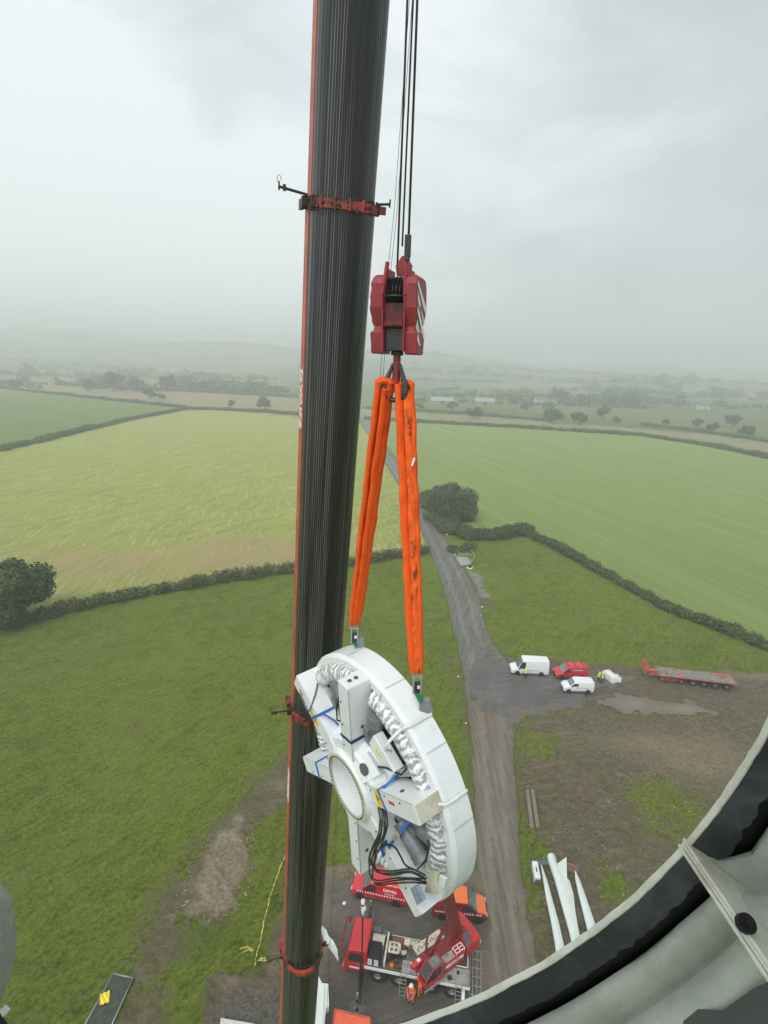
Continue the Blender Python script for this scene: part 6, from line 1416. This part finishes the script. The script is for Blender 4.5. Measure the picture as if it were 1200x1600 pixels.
# yellow tape along the trench
r = np.random.default_rng(8); px = [(398, 1512), (402, 1490), (408, 1470), (413, 1440), (418, 1420), (428, 1385), (440, 1352), (452, 1328), (462, 1305)]
P = [wpt(*q_) for q_ in px]; o = P[0].copy(); t = thing('barrier_tape', 'twisted yellow tape laid along the narrow trench left of the boom', 'tape', (o.x, o.y, .08)); mb = MB()
rings = []
for i in range(len(P) - 1):
    for j in range(9):
        A = P[i].lerp(P[i + 1], j / 9) - o; dn = (P[i + 1] - P[i]).normalized(); sd = Vector((-dn.y, dn.x, 0)); w2 = .012 if r.random() < .35 else .022 + r.random() * .04
        A = A + Vector((r.normal() * .025, r.normal() * .025, .07 + r.random() * .04)); tw = r.normal() * .4; sv = sd * w2 * math.cos(tw) + Vector((0, 0, w2 * .5 * math.sin(tw)))
        rings.append([A - sv, A + sv, A + sv + Vector((0, 0, .012)), A - sv + Vector((0, 0, .012))])
mb.loft(rings)
mb.build('strip', YELT, t)
for k, (cx_, cy_) in enumerate(((384, 1486), (402, 1500))):
    mb = MB(); c = wpt(cx_, cy_) - o; c.z = 0; mb.tube([c + Vector((r.normal() * .18 + j * .05, r.normal() * .16 - j * .01, .08 + r.random() * .08)) for j in range(14)], .035, 5, flat=.3); mb.build('knot', YELT, t)
# concrete block, orange container, white pieces
def corner_slab(name, label, cat, px, h, m, part, z=.05, bev=.02):
    P = [wpt(x, y, h) for x, y in px]; o = sum(P, Vector()) / 4; t = thing(name, label, cat, (o.x, o.y, z)); mb = MB(); pl = [(p.x - o.x, p.y - o.y) for p in P]; mb.prism(pl, (0, 0, h / 2), (1, 0, 0), (0, 1, 0), (0, 0, 1), h); mb.build(part, m, t, bevel=bev); return t, pl
corner_slab('concrete_block', 'pale concrete block on the rubble at the bottom edge left of the boom', 'block', [(345, 1591), (398, 1600), (402, 1640), (338, 1640)], .5, mat('pale_block', (.55, .56, .5), .8, var=.1), 'block')
t, pl = corner_slab('skip_container', 'orange topped container cut by the bottom edge, right of the boom', 'container', [(523, 1578), (578, 1592), (576, 1680), (512, 1680)], 1.4, mat('container_orange', (.80, .13, .05), .5, var=.12), 'tarpaulin', bev=.05)
mb = MB(); n4 = len(pl)
for i in range(n4): mb.bar((*pl[i], 1.43), (*pl[(i + 1) % n4], 1.43), .09, .07)
mb.build('rim_rail', FOR, t, bevel=.01)
# curved white spinner panels near the boom foot
def curved_panel(label, px_out, px_in, h, thick, name='spinner_panel'):
    A = [wpt(x, y, h) for x, y in px_out]; B = [wpt(x, y, h - .6) for x, y in px_in]; o = A[0].copy(); t = thing(name, label, 'panel', (o.x, o.y, h)); rings = []
    for a, b in zip(A, B): a = a - o; b = b - o; m_ = (a + b) / 2 + Vector((0, 0, .12)); rings.append([a, m_, b, b + Vector((0, 0, -thick)), m_ + Vector((0, 0, -thick)), a + Vector((0, 0, -thick))])
    mb = MB(); mb.loft(rings, smooth=True); mb.build('shell', BLADE, t, sharp=50); return t, A, B
t, A, B = curved_panel('white crescent shaped fibreglass panel beside the lowest orange collar', [(501, 1444), (510, 1453), (513, 1462), (521, 1470), (527, 1483), (529, 1500)], [(501, 1448), (504, 1460), (507, 1470), (514, 1480), (522, 1490), (528.5, 1501)], 1.6, .1)
t, A, B = curved_panel('tall white spinner shell standing at the bottom edge right of the boom', [(497, 1523), (503, 1536), (513, 1537), (514, 1572), (509, 1576), (505, 1620)], [(490, 1530), (492, 1545), (492, 1550), (490, 1575), (488, 1600), (485, 1640)], 2.2, .5)
mb = MB(); o = t.location; mb.bar(wpt(505, 1538, 2.3) - o, wpt(503, 1600, 2.3) - o, .05, .1); mb.build('rib', WHITE, t)
# small white debris and grass-side markers
def marker(label, x, y, h=1.0):
    p = wpt(x, y); t = thing('marker_post', label, 'post', (p.x, p.y, 0)); mb = MB(); mb.tube([(0, 0, 0), (0, 0, h)], .05, 7); mb.build('stake', WHITE, t); MB().box((0, 0, h), (.3, .06, .3)).build('plate', WHITE, t, bevel=.02)
marker('white marker post in front of the hedge end right of the oak', 807, 835, 1.6)
for i, (x, y, s, lab) in enumerate(((753, 949, .35, 'white bucket lid at the track edge below the gravel patch'), (710, 868, .35, 'white tub beside the wire gate on the track'), (698, 836, .7, 'grey white pipe end in the scrub beneath the oak'), (538, 1413, .3, 'small white scrap on the dark pad left of the red van'), (716, 1058, .25, 'little white scrap on the grass left of the junction'), (728, 1131, .2, 'small white scrap left of the haul road below the junction'), (736, 1274, .2, 'small white scrap beside the haul road right of the generator ring'), (752, 962, .15, 'tiny white peg in the grass below the bucket lid'))):
    p = wpt(x, y); mb = MB(); mb.lathe([(0, 0), (s * .5, 0), (s * .55, s * .3), (s * .45, s * .38), (0, s * .40)][::-1], 14, close=False); o = mb.build('debris', PLASTIC); o.location = (p.x, p.y, .05); o.rotation_euler = (.2, .1, i); tag(o, lab, 'debris')
# field gate, wire hurdles and spare wheel beside the track
A, B = wpt(708, 872), wpt(722, 884); o = A.copy()
t = thing('field_gate', 'galvanised field gate opened flat beside the track with wire hurdle', 'gate', (o.x, o.y, 0)); Q = [wpt(711, 872) - o, wpt(730, 871) - o, wpt(737, 882) - o, wpt(720, 885) - o]
mb = MB()
for i in range(4): mb.tube([Q[i] + Vector((0, 0, .5)), Q[(i + 1) % 4] + Vector((0, 0, .5))], .06, 6); mb.tube([Q[i], Q[i] + Vector((0, 0, 1.2))], .07, 6)
for i in range(1, 7): u = i / 7; mb.tube([Q[0].lerp(Q[3], u) + Vector((0, 0, .5)), Q[1].lerp(Q[2], u) + Vector((0, 0, .5))], .035, 5)
mb.build('frame', STEEL, t)
mb = MB(); mb.prism([(q_.x, q_.y) for q_ in Q], (0, 0, .12), (1, 0, 0), (0, 1, 0), (0, 0, 1), .06); mb.build('grid_plate', GENI, t)
mb = MB()
for a_, b_ in (((711, 862), (719, 871)), ((719, 871), (741, 872)), ((736, 864), (741, 873)), ((741, 873), (739, 880))): mb.tube([wpt(*a_) - o + Vector((0, 0, .9)), wpt(*b_) - o + Vector((0, 0, .9))], .05, 5); mb.tube([wpt(*a_) - o, wpt(*a_) - o + Vector((0, 0, .95))], .05, 5)
mb.build('hurdle', YEL if False else mat('pale_rail', (.45, .48, .30), .7), t)
p = wpt(734, 888); t = thing('drinking_trough', 'round black and white trough at the foot of the field gate', 'trough', (p.x, p.y, 0)); mb = MB(); mb.lathe([(0, 0), (.7, 0), (.75, .35), (.65, .38), (.6, .1), (0, .1)][::-1], 20, close=False); mb.build('bowl', WHITE, t); MB().cyl((0, 0, .12), (0, 0, .6), .45, .42, n=16).build('lid', BLACK, t)
# stones and clods scattered over the disturbed ground (nobody could count them)
r = np.random.default_rng(12); V = []; F = []
def clods(n, region, smin, smax, name, label, m):
    V = []; F = []; xs = np.array([q_[0] for q_ in region]); ys_ = np.array([q_[1] for q_ in region]); k = 0
    while k < n:
        x, y = r.uniform(xs.min(), xs.max()), r.uniform(ys_.min(), ys_.max())
        if not in_poly(np.array([x]), np.array([y]), region)[0]: continue
        if fnoise(x, y, .25, 3) < -.05 and r.random() < .7: continue
        s = smin + (smax - smin) * r.random() ** 3; b0 = len(V); k += 1
        for dx, dy, dz in ((1, 0, .2), (0, 1, .3), (-1, 0, .2), (0, -1, .3), (.2, .1, 1), (0, 0, -.8)): V.append((x + dx * s * r.uniform(.6, 1.2), y + dy * s * r.uniform(.6, 1.2), .03 + dz * s * .7))
        for f_ in ((0, 1, 4), (1, 2, 4), (2, 3, 4), (3, 0, 4), (1, 0, 5), (2, 1, 5), (3, 2, 5), (0, 3, 5)): F.append([b0 + q_ for q_ in f_])
    me = bpy.data.meshes.new(name); me.from_pydata(V, [], F); me.materials.append(m); o = bpy.data.objects.new(name, me); col.objects.link(o); tag(o, label, 'stones', kind='stuff')
CL = mat('clod_earth', (.24, .19, .135), .9, var=.35, vscale=.8)
clods(2600, P2([(800, 1122), (940, 1104), (1100, 1112), (1195, 1060), (1200, 1180), (1000, 1390), (830, 1470)]), .03, .16, 'loose_stones', 'loose clods and stones on the bare brown earth at the right', CL)
clods(700, P2([(378, 1255), (405, 1280), (398, 1380), (360, 1440), (285, 1440), (276, 1400), (325, 1300)]), .03, .13, 'spoil_stones', 'pale clods strewn over the spoil patch left of the boom', mat('spoil', (.33, .26, .18), .9, var=.3, vscale=.8))
clods(2200, P2([(318, 1600), (335, 1540), (420, 1530), (470, 1520), (500, 1380), (740, 1376), (770, 1600)]), .015, .07, 'pad_gravel', 'gravel lying over the crane pad and the rubble beside it', mat('gravel_grey', (.20, .19, .17), .8, var=.4, vscale=1.5))

# ------------------------------------------------------------------ NACELLE OPENING around the camera
NC = Vector((-.5013, 0, 44.5703)); 
def rpt(an, R0, y): return Vector((NC.x + R0 * math.cos(an), y, NC.z + R0 * math.sin(an)))
FA = math.atan2(atY(1062, 1326, 1.0)[2] - NC.z, atY(1062, 1326, 1.0)[0] - NC.x)
def inn(a): return -.030 * min(1, max(0, (a - FA) / .55))
na = thing('nacelle_rim', 'curved pale fibreglass rim of the turbine nacelle with black rubber seal at the bottom right', 'nacelle', (NC.x, 1.0, NC.z))
def nloft(prof, a0, a1, n, name, m, wob=None, sharp=50, closed=True):
    rings = []
    for i in range(n + 1):
        a = a0 + (a1 - a0) * i / n; ring_ = []
        for j, (R0, y) in enumerate(prof):
            dR = wob(a, j) if wob else 0; ring_.append(rpt(a, R0 + dR, y))
        rings.append(ring_)
    mb = MB(); mb.loft(rings, smooth=True, closed=closed, cap=closed); return mb.build(name, m, na, world=True, sharp=sharp)
g = NG('lip_gelcoat'); nn = g.noise(9, 6, ro=.7); n2_ = g.noise(60, 4, scl=(1, 1, 1))
g.l(g.mix(g.mr(nn, .45, .7), (.84, .83, .74), (.58, .55, .43)), g.b.inputs['Base Color']); g.b.inputs['Roughness'].default_value = .5; g.bump(g.math('ADD', nn, n2_), .5, .004); LIP = g.m
g = NG('nacelle_inside'); nn = g.noise(5, 6, ro=.7); n2_ = g.noise(45, 5, ro=.7); n3_ = g.noise(2.2, 4)
c = g.mix(g.mr(nn, .40, .75), (.60, .63, .56), (.38, .41, .36)); c = g.mix(g.mr(n2_, .62, .75, 0, .5), c, (.20, .21, .17)); c = g.mix(g.mr(n3_, .5, .7, 0, .3), c, (.66, .70, .63))
g.l(c, g.b.inputs['Base Color']); g.l(g.mr(nn, .3, .7, .35, .6), g.b.inputs['Roughness']); g.bump(g.math('ADD', nn, g.math('MULTIPLY', n2_, .4)), .35, .012); INS = g.m
g = NG('seal_rubber'); nn = g.noise(14, 6, ro=.75); n2_ = g.noise(3, 5, ro=.7)
g.l(g.mix(g.mr(n2_, .50, .74), (.028, .030, .033), (.12, .128, .14)), g.b.inputs['Base Color']); g.l(g.mr(n2_, .3, .7, .28, .6), g.b.inputs['Roughness']); g.bump(nn, .35, .004); SEAL = g.m  # lighter patches in the colour stand for highlights on the rubber
a0_, a1_2 = R_(-100), R_(20)
wl = lambda a, j: .006 * math.sin(a * 31) * (j in (0, 1)) + .004 * noise.noise(Vector((a * 25, j, 0)))
nloft([(1.365, 1.00), (1.367, .997), (1.371, .997), (1.374, 1.0), (1.374, 1.012), (1.365, 1.012)], a0_, a1_2, 260, 'outer_lip', LIP, wob=lambda a, j: .0035 * noise.noise(Vector((a * 14, 0, 0))) + .002 * noise.noise(Vector((a * 60, j * .3, 0))))
nloft([(1.373, .998), (1.42, .986), (1.438, .982), (1.442, .987), (1.436, .996), (1.375, 1.01)], a0_, a1_2, 420, 'rubber_seal', SEAL, wob=lambda a, j: (.016 * noise.noise(Vector((a * 22, 3, 0))) + .010 * noise.noise(Vector((a * 60, 9, 0)))) + inn(a) * .6 if j in (2, 3, 4) else 0)
nloft([(1.39, 1.03), (1.53, 1.03), (1.53, 1.0), (1.505, 1.008), (1.39, 1.012)], a0_, a1_2, 360, 'seal_channel', mat('channel_shadow', (.008, .008, .009), .6), None)  # gap behind the seal, its shadow painted in as near-black
# shell profile running back past the camera, with ridges that follow the rim
SP = [(1.512, .999), (1.498, .995), (1.489, .988), (1.489, .978), (1.499, .968), (1.527, .958), (1.555, .948), (1.562, .937), (1.548, .926), (1.524, .914), (1.512, .90), (1.509, .87), (1.513, .845), (1.532, .825), (1.540, .805), (1.525, .785), (1.512, .76), (1.52, .7), (1.55, .6), (1.57, .45), (1.60, .2), (1.60, -.6), (1.60, -1.8)]
shell = nloft(SP + [(r0 + .03, y) for r0, y in SP[::-1]], a0_, a1_2, 220, 'inner_shell', INS, wob=lambda a, j: inn(a) + .004 * noise.noise(Vector((a * 9, j * .3, 2))))
# axial split flange with bolt
fa = math.atan2(atY(1062, 1326, 1.0)[2] - NC.z, atY(1062, 1326, 1.0)[0] - NC.x)
er = rpt(fa, 1, 0) - rpt(fa, 0, 0); et = Vector((-er.z, 0, er.x))
prof = [(1.360, 1.015), (1.358, .995), (1.362, .97), (1.366, .93), (1.372, .88), (1.378, .82), (1.386, .74), (1.40, .6), (1.45, .3), (1.50, -.1), (1.62, -.1), (1.62, 1.015)]
def flange(off, th, name, m, dr=0):
    mb = MB(); n_ = len(prof); vs = []
    for s_ in (-1, 1):
        for (R0, y) in prof: vs.append(rpt(fa, R0 + (dr if R0 < 1.6 else 0), y) + et * (off + s_ * th / 2))
    mb.add(vs, [list(range(n_))[::-1], list(range(n_, 2 * n_))] + [(i, (i + 1) % n_, (i + 1) % n_ + n_, i + n_) for i in range(n_)]); return mb.build(name, m, na, world=True, bevel=.003, sharp=30)
flange(0, .008, 'split_flange', LIP); flange(.009, .008, 'split_flange', LIP, .003); flange(.018, .008, 'split_flange', LIP, -.001)
# flange foot on the right half: sloping face with bolt
def onR(px, py, R0):
    r_ = ray(px, py); k1, k3 = r_[0] / r_[1], r_[2] / r_[1]; ax, az = -NC.x, CAM_H - NC.z
    A = k1 * k1 + k3 * k3; B = 2 * (k1 * ax + k3 * az); C_ = ax * ax + az * az - R0 * R0; Y = (-B + math.sqrt(B * B - 4 * A * C_)) / (2 * A); return Vector((k1 * Y, Y, CAM_H + k3 * Y))
def polar(p): return math.atan2(p.z - NC.z, p.x - NC.x)
mb = MB(); rows = []
for R0, y in SP[1:]:
    rows.append([rpt(fa, R0 - .075, y) + et * .0225, rpt(fa, R0 - .05, y) + et * .03, rpt(fa, R0 - .028, y) + et * .05, rpt(fa, R0 + .004, y) + et * .09])
mb.loft(rows, smooth=True, closed=False, cap=False); mb.build('flange_fillet', INS, na, world=True)
r_ = Vector(ray(1162, 1448)); c0_ = Vector((NC.x, 0, NC.z)) + et * .0225; bp_ = Vector(CAM) + r_ * ((c0_ - Vector(CAM)).dot(et) / r_.dot(et)); print('bolt', bp_, (bp_ - Vector((NC.x, bp_.y, NC.z))).length)
bn = (et * .8 - er * .35 + Vector((0, -.55, 0))).normalized(); bp_ = bp_ + et * .010
mb = MB(); mb.cyl(bp_ - bn * .012, bp_ + bn * .003, .0175, n=28); mb.cyl(bp_ + bn * .003, bp_ + bn * .006, .013, n=24); mb.cyl(bp_ + bn * .005, bp_ + bn * .012, .008, n=6, smooth=False); mb.build('washer_bolt', BLACK, na, world=True, bevel=.001)
q = [onR(x, y, 1.512) for x, y in ((1066, 1596), (1090, 1576), (1128, 1578), (1176, 1544), (1205, 1530), (1260, 1640), (1080, 1640))]
mb = MB(); vs = [tuple(p) for p in q] + [tuple(p + (Vector((NC.x, p.y, NC.z)) - p).normalized() * -.02) for p in q]; n_ = len(q)
mb.add(vs, [list(range(n_))[::-1], list(range(n_, 2 * n_))] + [(i, (i + 1) % n_, (i + 1) % n_ + n_, i + n_) for i in range(n_)]); mb.build('notch_dark_plate', mat('notch_dark', (.085, .09, .085), .5, var=.2), na, world=True, bevel=.002)  # notched hole in the shell, its darkness painted as a plate
# small rivet
rv_ = onR(1141, 1378, 1.488); mb = MB(); mb.cyl(rv_, rv_ - er * .005, .004, n=10); mb.build('rivet', STEEL, na, world=True)
# unseen rest of the nacelle round the camera, added to shade the inner shell
nloft([(1.60, .4), (1.60, -1.8), (1.63, -1.8), (1.63, .4)], a1_2, a0_ + 2 * math.pi, 90, 'rear_shell', INS)

# wet grey cover bulging in at the left edge, and white label and black tip
LX = 1.0
cpx = [(-8, 1396), (0, 1406), (8, 1420), (13, 1440), (15.5, 1465), (15, 1500), (13, 1530), (8, 1556), (2, 1574), (-10, 1592)]
cpx = [(-10, 1392), (0, 1404), (5, 1415), (10, 1440), (13, 1460), (15.5, 1485), (14.5, 1510), (10, 1535), (4, 1560), (-6, 1580)]
pp = [atY(x, y, LX) for x, y in cpx] + [atY(-70, 1580, LX), atY(-70, 1392, LX)]
o = pp[0]; t = thing('hatch_cover', 'wet grey rounded cover edge poking in at the lower left edge', 'cover', tuple(o)); cx_ = np.mean(pp, 0); rings = []
for dy, sc_ in ((.03, .92), (.012, .985), (0, 1), (-.012, .985), (-.03, .90), (-.045, .6), (-.05, .1)):
    rings.append([tuple(cx_ + (p - cx_) * sc_ + np.array((0, dy, 0)) - np.array(o)) for p in pp])
mb = MB(); mb.loft(rings, smooth=True); mb.build('cover', mat('wet_grey', (.38, .40, .40), .18, var=.12, vscale=20, bump=.5, bscale=120, coat=.4), t, sharp=70)
o = atY(5, 1585, LX); t = thing('cable_tag', 'small white tag with dark end at the bottom left corner', 'tag', tuple(o)); mb = MB(); q = [atY(-2, 1578, LX), atY(6, 1573, LX), atY(14, 1580, LX), atY(4, 1590, LX)]
mb.add([tuple(p - o) for p in q] + [tuple(p - o + np.array((0, .006, 0))) for p in q], [(0, 1, 2, 3), (7, 6, 5, 4), (0, 1, 5, 4), (1, 2, 6, 5), (2, 3, 7, 6), (3, 0, 4, 7)]); mb.build('tag_plate', WHITE, t)
mb = MB(); mb.tube([tuple(atY(-20, 1580, LX) - o), tuple(atY(-2, 1590, LX) - o), tuple(atY(8, 1606, LX) - o)], .008, 8); mb.build('dark_end', BLACK, t)

# ------------------------------------------------------------------ HAZE
mb = MB(); zb, zt = -2.0, 190.; mb.box((0, 2700, (zb + zt) / 2), (10600, 6000, zt - zb))
hzo = mb.build('haze', []); tag(hzo, kind='stuff'); hzo['label'] = 'thin rain mist hanging over the fields'; hzo['category'] = 'haze'
hm = bpy.data.materials.new('haze'); hm.use_nodes = True; nt = hm.node_tree; nt.nodes.clear(); o_ = nt.nodes.new('ShaderNodeOutputMaterial'); v_ = nt.nodes.new('ShaderNodeVolumePrincipled')
v_.inputs['Color'].default_value = (.955, .985, 1, 1); v_.inputs['Density'].default_value = .00092; v_.inputs['Anisotropy'].default_value = .2
nt.links.new(v_.outputs[0], o_.inputs['Volume']); hzo.data.materials.append(hm); hzo.display_type = 'WIRE'

# repeats of one kind carry one group
GR = {'hedge': 'hedges between the fields', 'hoist_rope': 'hoist ropes of the hook block', 'signal_wire': 'thin wires beside the hook block', 'round_sling': 'orange slings holding the generator', 'lifting_shackle': 'shackles under the slings',
      'ratchet_strap': 'straps round the generator', 'ladder': 'ladders on the crane deck', 'outrigger_mat': 'round outrigger mats', 'person': 'people on the site', 'turbine_blade': 'turbine blades on the ground', 'timber_beam': 'timbers beside the haul road',
      'debris': 'small white scraps on the ground', 'bulk_bag': 'white wrapped loads', 'spinner_panel': 'white spinner shells', 'farmhouse': 'distant farm buildings', 'branded_van': 'vans of the crane firm', 'broadleaf_tree': 'near oaks', 'panel_van': 'vans parked on the hardstanding', 'small_van': 'vans parked on the hardstanding'}
for o in scene.objects:
    if o.parent is None and not o.get('group') and 'label' in o.keys():
        g_ = GR.get(o.name.split('.')[0])
        if g_: o['group'] = g_
